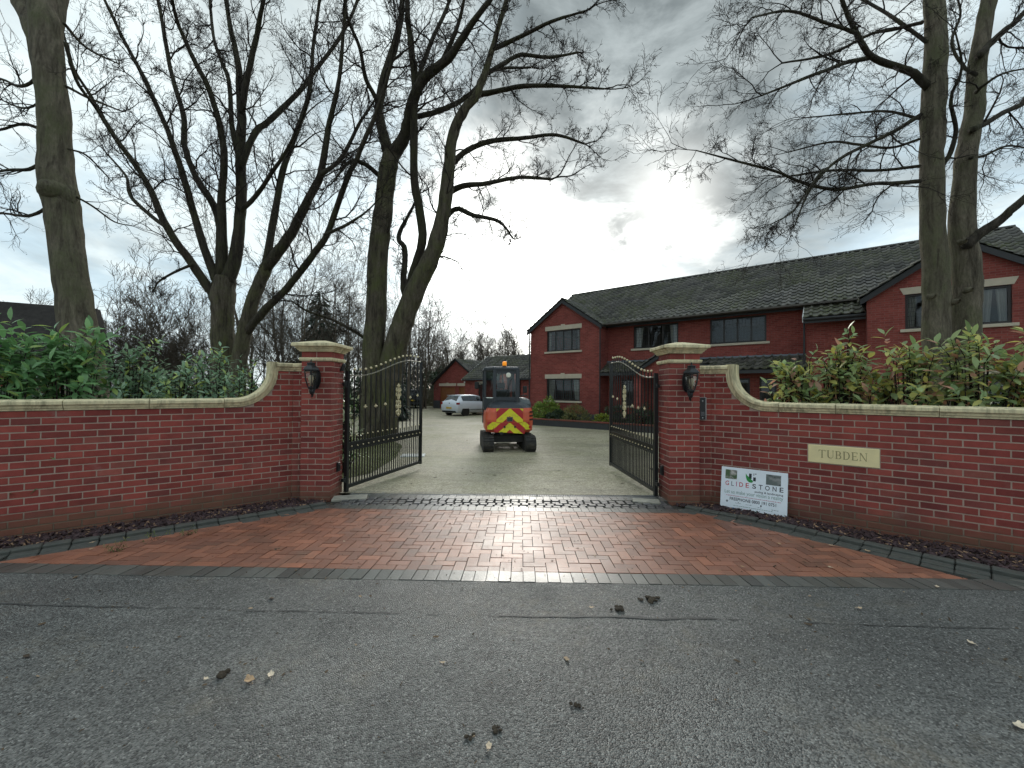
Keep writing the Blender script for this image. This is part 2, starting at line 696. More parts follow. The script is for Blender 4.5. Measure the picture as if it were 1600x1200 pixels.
CHIP = m_chip('bark_chip', (0.030, 0.018, 0.021), (0.072, 0.040, 0.042), 0.7, (0.28, 0.17, 0.10))
DEADLEAF = m_chip('dead_leaf', (0.42, 0.27, 0.15), (0.68, 0.56, 0.42), 0.7)
LITTER = m_chip('litter', (0.050, 0.036, 0.024), (0.15, 0.10, 0.06), 0.8, (0.36, 0.26, 0.17))
MUD = m_ground('mud', (0.040, 0.030, 0.022), (0.10, 0.078, 0.055), 40)


def m_bark(name, c1, c2, moss, mossamt):
    t = NT(name)
    p = t.pos()
    st = t.noise(9, 6, 0.65, stretch=(1, 1, 0.17), dist=0.4)
    fine = t.noise(34, 4, 0.65, stretch=(1, 1, 0.3))
    col = t.mix(t.rng(st, 0.32, 0.66), c1, c2)
    col = t.hsv(col, v=t.rng(fine, 0.3, 0.7, 0.72, 1.22))
    mz = t.math('MULTIPLY', t.rng(t.noise(1.4, 5, 0.7), 0.40, 0.66), t.rng(st, 0.35, 0.55))
    col = t.mix(t.math('MULTIPLY', mz, mossamt), col, moss)
    t.bump(t.math('ADD', st, t.math('MULTIPLY', fine, 0.5)), 1.0, 0.07)
    return t.done(col, 0.9, spec=0.2)


BARK = m_bark('tree_bark', (0.042, 0.034, 0.025), (0.140, 0.118, 0.088), (0.085, 0.098, 0.030), 0.75)
BARK_LIMB = m_bark('limb_bark', (0.026, 0.021, 0.017), (0.075, 0.062, 0.048), (0.055, 0.064, 0.022), 0.6)
BARK_R = m_bark('pale_bark', (0.062, 0.051, 0.037), (0.210, 0.178, 0.132), (0.085, 0.098, 0.040), 0.65)
TWIG = plain('twig', (0.030, 0.024, 0.019), 0.85, var=0.3, scale=3, spec=0.2)
TWIG_HAZED = plain('hazed_far_twig', (0.105, 0.088, 0.070), 0.9, var=0.3, scale=0.5, spec=0.2)  # paler than near twigs: distance haze mixed into the twig colour
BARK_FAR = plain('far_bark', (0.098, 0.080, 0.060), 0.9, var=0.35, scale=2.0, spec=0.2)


def m_leaf(name, c1, c2, c3=None, c3amt=0.0, rough=0.32, trans=0.25, c4=None, c4amt=0.0):
    t = NT(name)
    r = t.rand()
    r2 = t.math('FRACT', t.math('MULTIPLY', r, 13.7))
    r3 = t.math('FRACT', t.math('MULTIPLY', r, 29.3))
    col = t.mix(r2, c1, c2)
    if c3:
        col = t.mix(t.rng(r3, 1 - c3amt - 0.02, 1 - c3amt), col, c3)
    if c4:
        col = t.mix(t.rng(r3, c4amt + 0.02, c4amt), col, c4)
    col = t.hsv(col, v=t.rng(r, 0, 1, 0.72, 1.3))
    t.bump(t.noise(70, 3), 0.12, 0.002)
    t.done(col, rough, spec=0.5)
    tr = t.n('ShaderNodeBsdfTranslucent')
    t.set(tr.inputs['Color'], t.hsv(col, 0.49, 1.1, 1.3))
    mx = t.n('ShaderNodeMixShader')
    mx.inputs[0].default_value = trans
    t.t.links.new(t.b.outputs[0], mx.inputs[1])
    t.t.links.new(tr.outputs[0], mx.inputs[2])
    t.t.links.new(mx.outputs[0], t.out.inputs[0])
    return t.mat


LAUREL = m_leaf('laurel_leaf', (0.125, 0.255, 0.110), (0.195, 0.345, 0.150), (0.32, 0.42, 0.13), 0.08, 0.27, 0.34)
PHOTINIA = m_leaf('photinia_leaf', (0.200, 0.290, 0.125), (0.330, 0.400, 0.185), (0.50, 0.27, 0.19), 0.09, 0.36, 0.38, c4=(0.48, 0.46, 0.14), c4amt=0.26)
VIBURNUM = m_leaf('viburnum_leaf', (0.180, 0.300, 0.185), (0.280, 0.390, 0.255), (0.38, 0.46, 0.15), 0.14, 0.27, 0.34)
VARIEG = m_leaf('variegated_leaf', (0.30, 0.36, 0.20), (0.52, 0.54, 0.36), (0.10, 0.18, 0.06), 0.3)
BUSH_A = m_leaf('light_bush_leaf', (0.200, 0.300, 0.060), (0.140, 0.220, 0.050), (0.32, 0.38, 0.09), 0.2, 0.45, 0.35)
BUSH_B = m_leaf('olive_bush_leaf', (0.18, 0.195, 0.075), (0.120, 0.145, 0.055), (0.32, 0.27, 0.08), 0.2, 0.5, 0.35)
BUSH_Y = m_leaf('yellow_bush_leaf', (0.28, 0.30, 0.045), (0.16, 0.22, 0.04), None, 0, 0.45)
BUSH_D = m_leaf('dark_bush_leaf', (0.022, 0.042, 0.020), (0.045, 0.070, 0.034), None, 0, 0.5, 0.15)
NEEDLE = m_leaf('conifer_needle', (0.016, 0.030, 0.018), (0.035, 0.052, 0.030), None, 0, 0.6, 0.1)
GRASS = m_leaf('grass_blade', (0.075, 0.105, 0.028), (0.150, 0.170, 0.055), (0.22, 0.19, 0.09), 0.15, 0.6, 0.3)

BLACK = plain('black_iron', (0.012, 0.014, 0.015), 0.38, 0.0, 0.2, 20)
GOLD = plain('gilt', (0.62, 0.53, 0.33), 0.42, 0.25, 0.12, 30)
RAILGILT = plain('worn_rail', (0.30, 0.28, 0.22), 0.4, 0.4, 0.3, 20)
PLASTIC = plain('black_plastic', (0.012, 0.012, 0.013), 0.45)
STEEL = plain('brushed_steel', (0.42, 0.42, 0.42), 0.35, 0.9)
WHITEP = plain('white_plastic', (0.76, 0.80, 0.85), 0.45, var=0.05, dirt=0.06)
LAMPGLASS = None


def m_glass(name, tint, rough=0.03, see=0.7):
    t = NT(name)
    t.done((0.01, 0.012, 0.013), rough, spec=0.6)
    tr = t.n('ShaderNodeBsdfTransparent')
    tr.inputs[0].default_value = (*tint, 1)
    gl = t.n('ShaderNodeBsdfGlossy')
    gl.inputs['Roughness'].default_value = rough
    gl.inputs['Color'].default_value = (0.9, 0.95, 1.0, 1)
    lw = t.n('ShaderNodeFresnel')
    lw.inputs[0].default_value = 1.55
    a = t.n('ShaderNodeMixShader')
    t.t.links.new(lw.outputs[0], a.inputs[0])
    t.t.links.new(tr.outputs[0], a.inputs[1])
    t.t.links.new(gl.outputs[0], a.inputs[2])
    t.t.links.new(a.outputs[0], t.out.inputs[0])
    return t.mat


GLASS = m_glass('window_glass', (0.78, 0.82, 0.82))
CABGLASS = m_glass('cab_glass', (0.55, 0.62, 0.62))
CARGLASS = m_glass('car_glass', (0.10, 0.11, 0.12))
LAMPGLASS = m_glass('lamp_glass', (0.95, 0.92, 0.84), 0.12)
# ================================================================== ground, road, apron


def sheet(name, poly, z, mat, kind='structure', nx=1, label=None, cat=None, zfun=None, h=0.0):
    me = MB()
    if zfun is None:
        vs = [(p[0], p[1], z) for p in poly]
    else:
        vs = [(p[0], p[1], zfun(p[0], p[1]) + z) for p in poly]
    me.add(vs, [tuple(range(len(vs)))])
    return me.build(name, mat, None, kind, label, cat)


def grid_sheet(name, xs, ys, off, mat, kind='structure'):
    V = [(x, y, G(x, y) + off) for y in ys for x in xs]
    nx = len(xs)
    F = [(j * nx + i, j * nx + i + 1, (j + 1) * nx + i + 1, (j + 1) * nx + i) for j in range(len(ys) - 1) for i in range(nx - 1)]
    o = bpy.data.objects.new(name, np_mesh(name, V, F, mat))
    return link(o, None, kind)


grid_sheet('ground', [-900, -60, -20, 20, 60, 900], [-400, -20, 3.34, 6.6, 12, 29, 60, 200, 1400], -0.16, EARTH)


def edge_y(x):
    return 3.34 - 0.022 * x


rm = MB()
rm.add([(-160, -9, -0.004), (160, -9, -0.004), (160, edge_y(160), -0.004), (-160, edge_y(-160), -0.004)], [(0, 1, 2, 3)])
rm.build('road', ROAD, None, 'structure')

# tarred joint that runs along the road a little out from the paving
sm = MB()
xs = np.linspace(-9, 9, 260)
rr = random.Random(3)
va, vb = [], []
off = 0.0
for x in xs:
    off = off * 0.93 + rr.uniform(-0.009, 0.009)
    yc = 2.86 - 0.034 * (x + 0.5) + off
    w = max(0.0006, 0.004 + 0.006 * math.sin(x * 2.3) * math.sin(x * 0.9 + 1) + rr.uniform(-0.004, 0.004))
    va.append((x, yc - w, 0.0))
    vb.append((x, yc + w * rr.uniform(0.6, 1.6), 0.0))
n = len(xs)
sm.add(va + vb, [(i, i + 1, n + i + 1, n + i) for i in range(n - 1)])
TAR = plain('tar', (0.050, 0.050, 0.048), 0.6, var=0.3, scale=20)
sm.build('road_seam', TAR, None, 'structure')

# courtyard drive
grid_sheet('driveway', [-34, -16, -8, -3.0, 0, 3, 8, 16, 30], [6.42, 6.6, 8, 10, 12, 16, 22, 29, 40, 58], 0.0, DRIVE)

# ---- the paved apron: every block laid as a piece
AP = empty('paved_apron', (0, 3.34, 0), rot=(-0.025, 0, R(-1.26)))
AP['kind'] = 'structure'
bed = MB()
bed.prism([(-5.6, 0.0), (4.6, 0.0), (4.25, 0.3), (2.2, 2.6), (2.2, 3.15), (-2.55, 3.15), (-2.55, 2.6), (-5.2, 0.3)], -0.12, -0.020, 'z')
JOINT = plain('joint_sand', (0.022, 0.020, 0.015), 0.9, var=0.3, scale=12)
bed.build('joint_bed', JOINT, AP)

L1, L2 = (-2.50, 2.17), (-4.50, 0.2)
R1, R2 = (2.40, 2.31), (3.78, 0.2)


def side_line(p, q, inside):
    a, b = (q[1] - p[1]), -(q[0] - p[0])
    c = -(a * p[0] + b * p[1])
    if a * inside[0] + b * inside[1] + c < 0:
        a, b, c = -a, -b, -c
    return (a, b, c)


KL = side_line(L1, L2, (0, 1))
KR = side_line(R1, R2, (0, 1))
rp = random.Random(11)


def block_mesh(w, d, h=0.05, c=0.004):
    return MB().box(-w / 2, w / 2, -d / 2, d / 2, -h, 0).mesh('block', PAVE_RED)


ME_PAVE = block_mesh(0.1935, 0.0935, 0.05, 0.003)
ME_SAIL = MB().box(-0.0472, 0.0472, -0.0975, 0.0975, -0.05, 0).mesh('edging_block', PAVE_GREY)
ME_SETT = [MB().cbox(-0.047 + a, 0.047 - a, -0.047 + b, 0.047 - b, -0.05, 0, 0.003).mesh('sett', SETT) for a, b in ((0, 0), (0.004, 0.003), (0.001, 0.006))]
cells = []
U = 0.1
for j in range(0, 20):
    for i in range(-54, 48):
        k = (i - j) % 4
        if k == 0:
            cells.append((i * U, i * U + 2 * U, j * U, j * U + U, False))
        elif k == 3:
            cells.append((i * U, i * U + U, j * U, j * U + 2 * U, True))
    if j == 0:
        for i in range(-54, 48):
            if (i - j) % 4 == 2:
                cells.append((i * U, i * U + U, j * U - U, j * U + U, True))
pav = []
for (x0, x1, y0, y1, vert) in cells:
    poly = [(x0, y0 + 0.2), (x1, y0 + 0.2), (x1, y1 + 0.2), (x0, y1 + 0.2)]
    full = area(poly)
    for ln in (KL, KR, (0, 1, -0.2), (0, -1, 2.12)):
        poly = clip_poly(poly, ln)
        if len(poly) < 3:
            break
    if len(poly) < 3 or area(poly) < 0.0016:
        continue
    cx = sum(p[0] for p in poly) / len(poly)
    cy = sum(p[1] for p in poly) / len(poly)
    whole = abs(area(poly) - full) < 1e-6
    pav.append((math.hypot(cx, cy + 3.34), cx, cy, poly, vert, whole))
pav.sort(key=lambda t: t[0])
rest = MB()
for idx, (dist, cx, cy, poly, vert, whole) in enumerate(pav):
    z = rp.uniform(-0.003, 0.002)
    M = Matrix.Translation((cx, cy, z)) @ Matrix.Rotation((PI / 2 if vert else 0) + rp.uniform(-0.006, 0.006), 4, 'Z') @ Matrix.Rotation(rp.uniform(-0.008, 0.008), 4, 'X') @ Matrix.Rotation(rp.uniform(-0.006, 0.006), 4, 'Y')
    if idx < 300 and whole:
        put('paver', ME_PAVE, M, AP)
        continue
    sh = [(cx + (p[0] - cx) * 0.965, cy + (p[1] - cy) * 0.965) for p in poly]
    if idx < 300:
        MB().prism(sh, z - 0.05, z, 'z').build('paver', PAVE_RED, AP)
    else:
        rest.r = rp.random()
        if whole:
            rest.box(-0.0967, 0.0967, -0.0467, 0.0467, -0.05, 0, M)
        else:
            rest.prism(sh, z - 0.05, z, 'z')
rest.build('paver_field', PAVE_RED, AP, 'stuff')


def jig(x, y, z=0.0, a=0.0):
    return Matrix.Translation((x, y, z + rp.uniform(-0.003, 0.002))) @ Matrix.Rotation(a + rp.uniform(-0.012, 0.012), 4, 'Z') @ Matrix.Rotation(rp.uniform(-0.012, 0.012), 4, 'X')


for i in range(-53, 44):
    put('edging_block', ME_SAIL, jig(i * 0.1 + 0.05, 0.1), AP)
for i in range(-26, 24):
    put('edging_block', ME_SAIL, jig(i * 0.1 + 0.03, 2.22), AP)
for i in range(-25, 22):
    put('edging_block', ME_SAIL, jig(i * 0.1 + 0.06, 2.865), AP)
for r_ in range(4):
    x = -2.5 + rp.uniform(0, 0.05)
    while x < 2.15:
        put('sett', rp.choice(ME_SETT), jig(x + 0.055, 2.376 + r_ * 0.1125 + rp.uniform(-0.005, 0.005), rp.uniform(-0.006, 0.004)), AP)
        x += 0.112 + rp.uniform(0, 0.008)
# slotted drain across the gateway
CONC = plain('drain_concrete', (0.22, 0.22, 0.21), 0.7, var=0.2, scale=14, dirt=0.5)
GALV = plain('galvanised', (0.20, 0.21, 0.215), 0.45, 0.6, 0.2, 12, dirt=0.5)
for i in range(10):
    x0 = -2.52 + i * 0.475
    m = MB()
    m.box(x0, x0 + 0.47, 2.965, 2.985, -0.08, 0.0).box(x0, x0 + 0.47, 3.115, 3.135, -0.08, 0.0)
    m.box(x0, x0 + 0.012, 2.985, 3.115, -0.08, -0.001).box(x0 + 0.458, x0 + 0.47, 2.985, 3.115, -0.08, -0.001)
    ch = m.build('drain_channel', CONC, AP)
    g = MB()
    for q in range(17):
        xa = x0 + 0.016 + q * 0.0262
        g.box(xa, xa + 0.014, 2.987, 3.113, -0.03, -0.003)
    g.box(x0 + 0.014, x0 + 0.456, 3.044, 3.056, -0.03, -0.0055)
    g.build('grating', GALV, ch)

# two stone slabs beside the gate posts
SLAB = plain('slab', (0.32, 0.30, 0.25), 0.7, var=0.2, scale=10, dirt=0.6)
MB().cbox(-0.26, 0.22, -0.12, 0.12, -0.05, 0.004, 0.006).build('threshold_slab', SLAB, None, None, 'small weathered stone slab at the foot of the left gate post', 'slab', None, Matrix.Translation((-2.34, 6.12, -0.058)) @ Matrix.Rotation(0.25, 4, 'Z'))
MB().cbox(-0.22, 0.16, -0.10, 0.10, -0.05, 0.004, 0.006).build('threshold_slab', SLAB, None, None, 'small weathered stone slab at the foot of the right gate post', 'slab', None, Matrix.Translation((1.98, 6.03, -0.058)) @ Matrix.Rotation(-0.2, 4, 'Z'))
MB().cbox(-0.30, 0.30, -0.22, 0.22, -0.05, 0.03, 0.008).build('access_cover', plain('pale_cover', (0.66, 0.66, 0.63), 0.6, var=0.1, dirt=0.3), None, None, 'pale square access cover in the drive beside the left gate end', 'cover', None, Matrix.Translation((-2.55, 10.8, G(0, 10.8))) @ Matrix.Rotation(0.12, 4, 'Z'))

# ================================================================== raised edging and bark beds


def edging(name, pts, label):
    root = empty(name, (pts[0][0], pts[0][1], 0), 0, label, 'kerb', 'block edgings of the bark beds')
    o = Vector((pts[0][0], pts[0][1], 0))
    for p, q in zip(pts, pts[1:]):
        d = Vector((q[0] - p[0], q[1] - p[1], 0))
        L = d.length
        d.normalize()
        ang = math.atan2(d.y, d.x)
        nb = max(1, round(L / 0.203))
        w = L / nb
        key = round(w, 4)
        for i in range(nb):
            c = Vector((p[0], p[1], 0)) + d * (i + 0.5) * w
            zg = -0.025 * max(0, c.y - 3.34)
            for (cy, zt, dep) in ((0.055, 0.030, 0.105), (-0.055, 0.004, 0.10), (-0.160, 0.002, 0.10)):
                k2 = (key, dep)
                if k2 not in EDM:
                    EDM[k2] = MB().cbox(-w / 2 + 0.003, w / 2 - 0.003, -dep / 2, dep / 2, -0.12, 0, 0.008).mesh('block', KERBGREY)
                sgn = 1 if name_left else -1
                M = Matrix.Translation((c - o + Vector((0, 0, zg + zt + rp.uniform(-0.006, 0.006))))) @ Matrix.Rotation(ang + rp.uniform(-0.02, 0.02), 4, 'Z') @ Matrix.Translation((0, -cy * sgn, 0)) @ Matrix.Rotation(rp.uniform(-0.03, 0.03), 4, 'X')
                put('block', EDM[k2], M, root)


EDM = {}
KERB_L = [(-2.50, 5.66), (-3.55, 4.72), (-4.60, 3.84), (-5.25, 3.60), (-7.6, 3.60)]
KERB_R = [(2.34, 5.64), (2.95, 5.02), (3.55, 4.22), (4.25, 3.42), (4.9, 3.27), (7.2, 3.22)]
name_left = False
edging('bed_edging', KERB_L[::-1], 'raised charcoal block edging along the bark bed of the left wall')
name_left = False
edging('bed_edging', KERB_R, 'raised charcoal block edging along the bark bed below the nameplate wall')


def bark_bed(name, kerb, wall, label, seed, n):
    m = MB()
    k = len(kerb)
    vs = [(p[0], p[1], -0.025 * max(0, p[1] - 3.34) + 0.012) for p in kerb] + [(p[0], p[1], -0.13) for p in wall]
    m.add(vs, [(i, i + 1, k + i + 1, k + i) for i in range(k - 1)])
    m.build(name + '_soil', SOIL, None, 'structure')
    rg = np.random.RandomState(seed)
    ar = []
    for i in range(k - 1):
        ar.append(math.hypot(kerb[i + 1][0] - kerb[i][0], kerb[i + 1][1] - kerb[i][1]))
    ar = np.array(ar) / sum(ar)
    V, F, A = [], [], []
    seg = rg.choice(k - 1, n, p=ar)
    u, v = rg.rand(n), rg.rand(n)
    P = np.array(vs)
    a = P[seg] * (1 - u)[:, None] + P[seg + 1] * u[:, None]
    b = P[k + seg] * (1 - u)[:, None] + P[k + seg + 1] * u[:, None]
    c = a * (1 - v)[:, None] + b * v[:, None]
    c[:, 2] += rg.uniform(0.0, 0.030, n)
    ln = rg.uniform(0.012, 0.034, n)
    wd = rg.uniform(0.006, 0.015, n)
    az = rg.uniform(0, 2 * PI, n)
    tl = rg.normal(0, 0.40, n)
    rl = rg.normal(0, 0.5, n)
    d = np.stack([np.cos(az) * np.cos(tl), np.sin(az) * np.cos(tl), np.sin(tl)], 1)
    s = np.stack([-np.sin(az) * np.cos(rl), np.cos(az) * np.cos(rl), np.sin(rl)], 1)
    nn = np.cross(d, s)
    th = 0.005
    corners = []
    for sd, ss, sn in ((-1, -1, 0), (1, -.7, 0), (1, .8, 0), (-1, 1, 0), (-.8, -.7, 1), (.85, -.5, 1), (.8, .6, 1), (-.9, .7, 1)):
        corners.append(c + d * (ln * sd)[:, None] + s * (wd * ss)[:, None] + nn * (th * sn))
    V = np.stack(corners, 1).reshape(-1, 3)
    base = (np.arange(n) * 8)[:, None, None]
    q = np.array([(4, 5, 6, 7), (0, 1, 5, 4), (1, 2, 6, 5), (2, 3, 7, 6), (3, 0, 4, 7)])[None]
    F = (base + q).reshape(-1, 4)
    A = np.repeat(rg.rand(n), 8)
    o = bpy.data.objects.new(name, np_mesh(name, V, F, CHIP, attr=A))
    link(o, None, 'stuff', label, 'bark mulch')


bark_bed('bark_mulch', [(-2.62, 5.68), (-3.64, 4.80), (-4.68, 3.93), (-5.3, 3.70), (-7.6, 3.70)], [(-2.70, 6.10), (-3.22, 6.20), (-4.25, 5.40), (-5.20, 4.62), (-6.8, 3.75)][:5], 'dark bark mulch in the bed along the left brick wall', 5, 5200)
bark_bed('bark_mulch', [(2.44, 5.70), (3.06, 5.06), (3.66, 4.28), (4.34, 3.54), (4.9, 3.40), (7.2, 3.34)], [(2.34, 6.00), (2.90, 6.08), (3.75, 5.36), (4.70, 4.55), (5.3, 4.05), (7.3, 3.40)], 'dark bark mulch in the bed below the nameplate wall', 6, 5600)

# ================================================================== boundary walls
CH = 0.0795                      # one course
ZTOP = 1.262
ZHI = 1.785
RS = 0.525                       # radius of the swept coping
S0 = 0.20
BRICKS = {}


def brick_mesh(L, H=0.0690):
    key = (round(L, 3), round(H, 3))
    if key not in BRICKS:
        BRICKS[key] = MB().cbox(-L / 2, L / 2, -0.052, 0.052, -H / 2, H / 2, 0.003).mesh('brick', BR)
    return BRICKS[key]


rb = random.Random(21)


def frame(o, s):
    s = Vector((s[0], s[1], 0)).normalized()
    y = Vector((-s.y, s.x, 0))
    return Matrix(((s.x, y.x, 0, o[0]), (s.y, y.y, 0, o[1]), (0, 0, 1, 0), (0, 0, 0, 1)))


def lay(root, Mf, f, s0, s1, zmax, limit=None, joined=None, phase=0.0, split=99):
    """stretcher bond; f=+1 when the face looks along local +y. bricks beyond split go to joined"""
    k0 = -3
    base = ZTOP - 19 * CH
    nk = int(math.ceil((zmax - base) / CH))
    for k in range(0, nk):
        z0 = base + k * CH
        z1 = min(z0 + CH, zmax)
        if z1 - z0 < 0.02:
            continue
        hi = s1
        if limit:
            hi = min(s1, limit(0.5 * (z0 + z1)))
        s = s0 - (0.1125 if k % 2 else 0.0) - phase
        while s < hi - 0.02:
            a, b = max(s, s0), min(s + 0.225, hi)
            s += 0.225
            L = b - a - 0.012
            if a == s0:
                L += 0.006
            if L < 0.025:
                continue
            H = z1 - z0 - 0.0125
            M = Mf @ Matrix.Translation(((a + b) / 2 - (0.003 if a == s0 else 0), -f * 0.052 + rb.uniform(-0.0022, 0.0022), (z0 + z1) / 2)) @ Matrix.Rotation(rb.uniform(-0.004, 0.004), 4, 'Y') @ Matrix.Rotation(rb.uniform(-0.006, 0.006), 4, 'Z')
            if joined is not None and a > split:
                joined.r = rb.random()
                joined.cbox(-L / 2, L / 2, -0.052, 0.052, -H / 2, H / 2, 0.003, M)
            else:
                put('brick', brick_mesh(L, H), M, root)


def sweep(path, prof):
    """path: list of (pos, across, up)"""
    m = MB()
    n = len(prof)
    vs, fs = [], []
    for (p, ac, up) in path:
        for (t, h) in prof:
            vs.append(p + ac * t + up * h)
    for i in range(len(path) - 1):
        for k in range(n):
            a, b = i * n + k, i * n + (k + 1) % n
            fs.append((a, b, b + n, a + n))
    fs.append(tuple(range(n))[::-1])
    fs.append(tuple(range((len(path) - 1) * n, len(path) * n)))
    m.add(vs, fs)
    return m


HALF = [(0.118, 0.0), (0.122, 0.018), (0.134, 0.026), (0.139, 0.045), (0.150, 0.058), (0.163, 0.064), (0.165, 0.098), (0.158, 0.107)]
PROF = HALF + [(0.05, 0.122), (-0.05, 0.122)] + [(-t, h) for t, h in HALF[::-1]]
ARC_C = (S0 + RS, ZTOP + RS)


def s_limit(z):
    if z <= ZTOP:
        return 99
    dz = ARC_C[1] - z
    return ARC_C[0] - math.sqrt(max(RS * RS - dz * dz, 0.0))


def boundary_wall(label, bend, d, pillar_pt, f, nvis, ntot, joints):
    root = empty('boundary_wall', (0, 0, 0), 0, label, 'wall')
    Mf = frame(bend, d)
    ret = (pillar_pt[0] - bend[0], pillar_pt[1] - bend[1])
    Mr = frame(bend, ret)
    Lr = math.hypot(*ret)
    joined = MB()
    lay(root, Mf, f, 0.0, ntot, ZHI, s_limit, joined, 0.06, nvis)
    lay(root, Mr, -f, 0.0, Lr, ZHI, None, None, 0.02)
    joined.build('brickwork', BR, root, 'stuff')
    # mortar core with the swept top
    arc = [(ARC_C[0] + (RS + 0.006) * math.cos(a), ARC_C[1] + (RS + 0.006) * math.sin(a)) for a in [PI + PI / 2 * i / 12 for i in range(13)]]
    poly = [(0, -0.4), (ntot, -0.4), (ntot, ZTOP - 0.004)] + arc[::-1] + [(S0, ZHI - 0.004), (0, ZHI - 0.004)]
    c = MB()
    c.prism(poly, -f * 0.0045, -f * 0.207, 'y', Mf)
    c.prism([(0, -0.4), (Lr, -0.4), (Lr, ZHI - 0.004), (0, ZHI - 0.004)], f * 0.0045, f * 0.207, 'y', Mr)
    c.build('mortar', MORTAR, root)
    # coping stones
    S3 = Mf.to_3x3()
    Y = S3 @ Vector((0, 1, 0))
    X = S3 @ Vector((1, 0, 0))
    Z = Vector((0, 0, 1))

    def at(s, z):
        return Mf @ Vector((s, -f * 0.105, z))
    # upper level: pillar to bend to the top of the sweep
    Xr = (Mr.to_3x3() @ Vector((1, 0, 0)))
    Yr = Mr.to_3x3() @ Vector((0, -1, 0))
    bis = (Y + Yr)
    bis = bis / bis.dot(Y)
    pb = Vector((bend[0], bend[1], 0)) - bis * (f * 0.105)
    pe = Mr @ Vector((Lr, f * 0.105, ZHI))
    path = [(pe, Yr, Z), (pb + Z * ZHI, bis, Z), (at(S0 + 0.03, ZHI), Y, Z)]
    sweep(path, PROF).build('coping_stone', STONE, root)
    P2 = [(t * 1.025, h + (0.004 if h > 0.05 else 0)) for t, h in PROF]
    path = []
    for i in range(15):
        a = PI + PI / 2 * i / 14
        path.append((at(ARC_C[0] + RS * math.cos(a), ARC_C[1] + RS * math.sin(a)), Y, X * -math.cos(a) + Z * -math.sin(a)))
    p0 = path[0]
    path = [(p0[0] + Z * 0.125, p0[1], p0[2])] + path + [(at(ARC_C[0] + 0.12, ZTOP), Y, Z)]
    sweep(path, P2).build('coping_stone', STONE, root)
    a = ARC_C[0] + 0.126
    for b in joints:
        sweep([(at(a, ZTOP + rb.uniform(-0.002, 0.002)), Y, Z), (at(b - 0.005, ZTOP), Y, Z)], PROF).build('coping_stone', STONE, root)
        a = b + 0.001
    return root, Mf


BEND_L, DIR_L = (-3.28, 6.23), (-0.777, -0.629)
BEND_R, DIR_R = (2.93, 6.12), (0.763, -0.647)
WALL_L, MF_L = boundary_wall('long low brick wall left of the gateway, curving up to its pillar', BEND_L, DIR_L, (-3.085, 6.25), 1, 3.05, 6.4, [1.62, 2.36, 3.3, 4.3, 5.3, 6.4])
WALL_R, MF_R = boundary_wall('long low brick wall right of the gateway, carrying the stone nameplate', BEND_R, DIR_R, (2.705, 6.14), -1, 3.05, 6.4, [1.45, 2.35, 3.3, 4.3, 5.3, 6.4])

# ================================================================== gate pillars


def pillar(x0, y0, label):
    cx, cy = x0 + 0.22, y0 + 0.22
    root = empty('gate_pillar', (cx, cy, 0), 0, label, 'pillar', 'brick gate pillars')
    h = 0.22
    top = 1.93
    nk = 28
    for k in range(nk):
        zc = top - (nk - k) * CH + CH / 2
        rot = 0 if k % 2 else PI / 2
        Rm = Matrix.Rotation(rot, 4, 'Z')
        for (a, b, ang) in ((-0.1127, -h + 0.052, 0), (0.1127, -h + 0.052, 0), (-0.1127, h - 0.052, 0), (0.1127, h - 0.052, 0), (-h + 0.052, 0, PI / 2), (h - 0.052, 0, PI / 2)):
            L = 0.2135 if ang == 0 else 0.209
            M = Rm @ Matrix.Translation((a + rb.uniform(-.001, .001), b + rb.uniform(-.002, .002), zc)) @ Matrix.Rotation(ang + rb.uniform(-0.005, 0.005), 4, 'Z')
            put('brick', brick_mesh(L, 0.067), M, root)
    for (a, b, ang) in ((-0.1127, -h + 0.052, 0), (0.1127, -h + 0.052, 0), (-0.1127, h - 0.052, 0), (0.1127, h - 0.052, 0), (-h + 0.052, 0, PI / 2), (h - 0.052, 0, PI / 2)):
        put('brick', brick_mesh(0.2135 if ang == 0 else 0.209, 0.082), Matrix.Translation((a, b, 2.026)) @ Matrix.Rotation(ang, 4, 'Z'), root)
    MB().box(-h + 0.0045, h - 0.0045, -h + 0.0045, h - 0.0045, -0.4, 2.075).build('mortar', MORTAR, root)

    def square(prof):
        m = MB()
        vs, fs = [], []
        for (r, z) in prof:
            vs += [(-r, -r, z), (r, -r, z), (r, r, z), (-r, r, z)]
        for i in range(len(prof) - 1):
            for k in range(4):
                a, b = i * 4 + k, i * 4 + (k + 1) % 4
                fs.append((a, b, b + 4, a + 4))
        fs.append((3, 2, 1, 0))
        e = len(vs)
        fs.append((e - 4, e - 3, e - 2, e - 1))
        return m.add(vs, fs)
    square([(0.228, 1.931), (0.238, 1.934), (0.246, 1.952), (0.248, 1.972), (0.242, 1.981), (0.226, 1.983)]).build('string_course', STONE, root)
    square([(0.229, 2.069), (0.246, 2.072), (0.249, 2.088), (0.262, 2.092), (0.270, 2.108), (0.288, 2.122), (0.294, 2.136), (0.318, 2.142), (0.325, 2.148), (0.325, 2.182), (0.317, 2.190), (0.06, 2.250), (0.01, 2.254)]).build('cap', STONE, root)
    return root


PIL_L = pillar(-3.09, 6.10, 'brick gate pillar with stone cap at the left of the gateway')
PIL_R = pillar(2.27, 6.00, 'brick gate pillar with stone cap beside the intercom, right of the gateway')

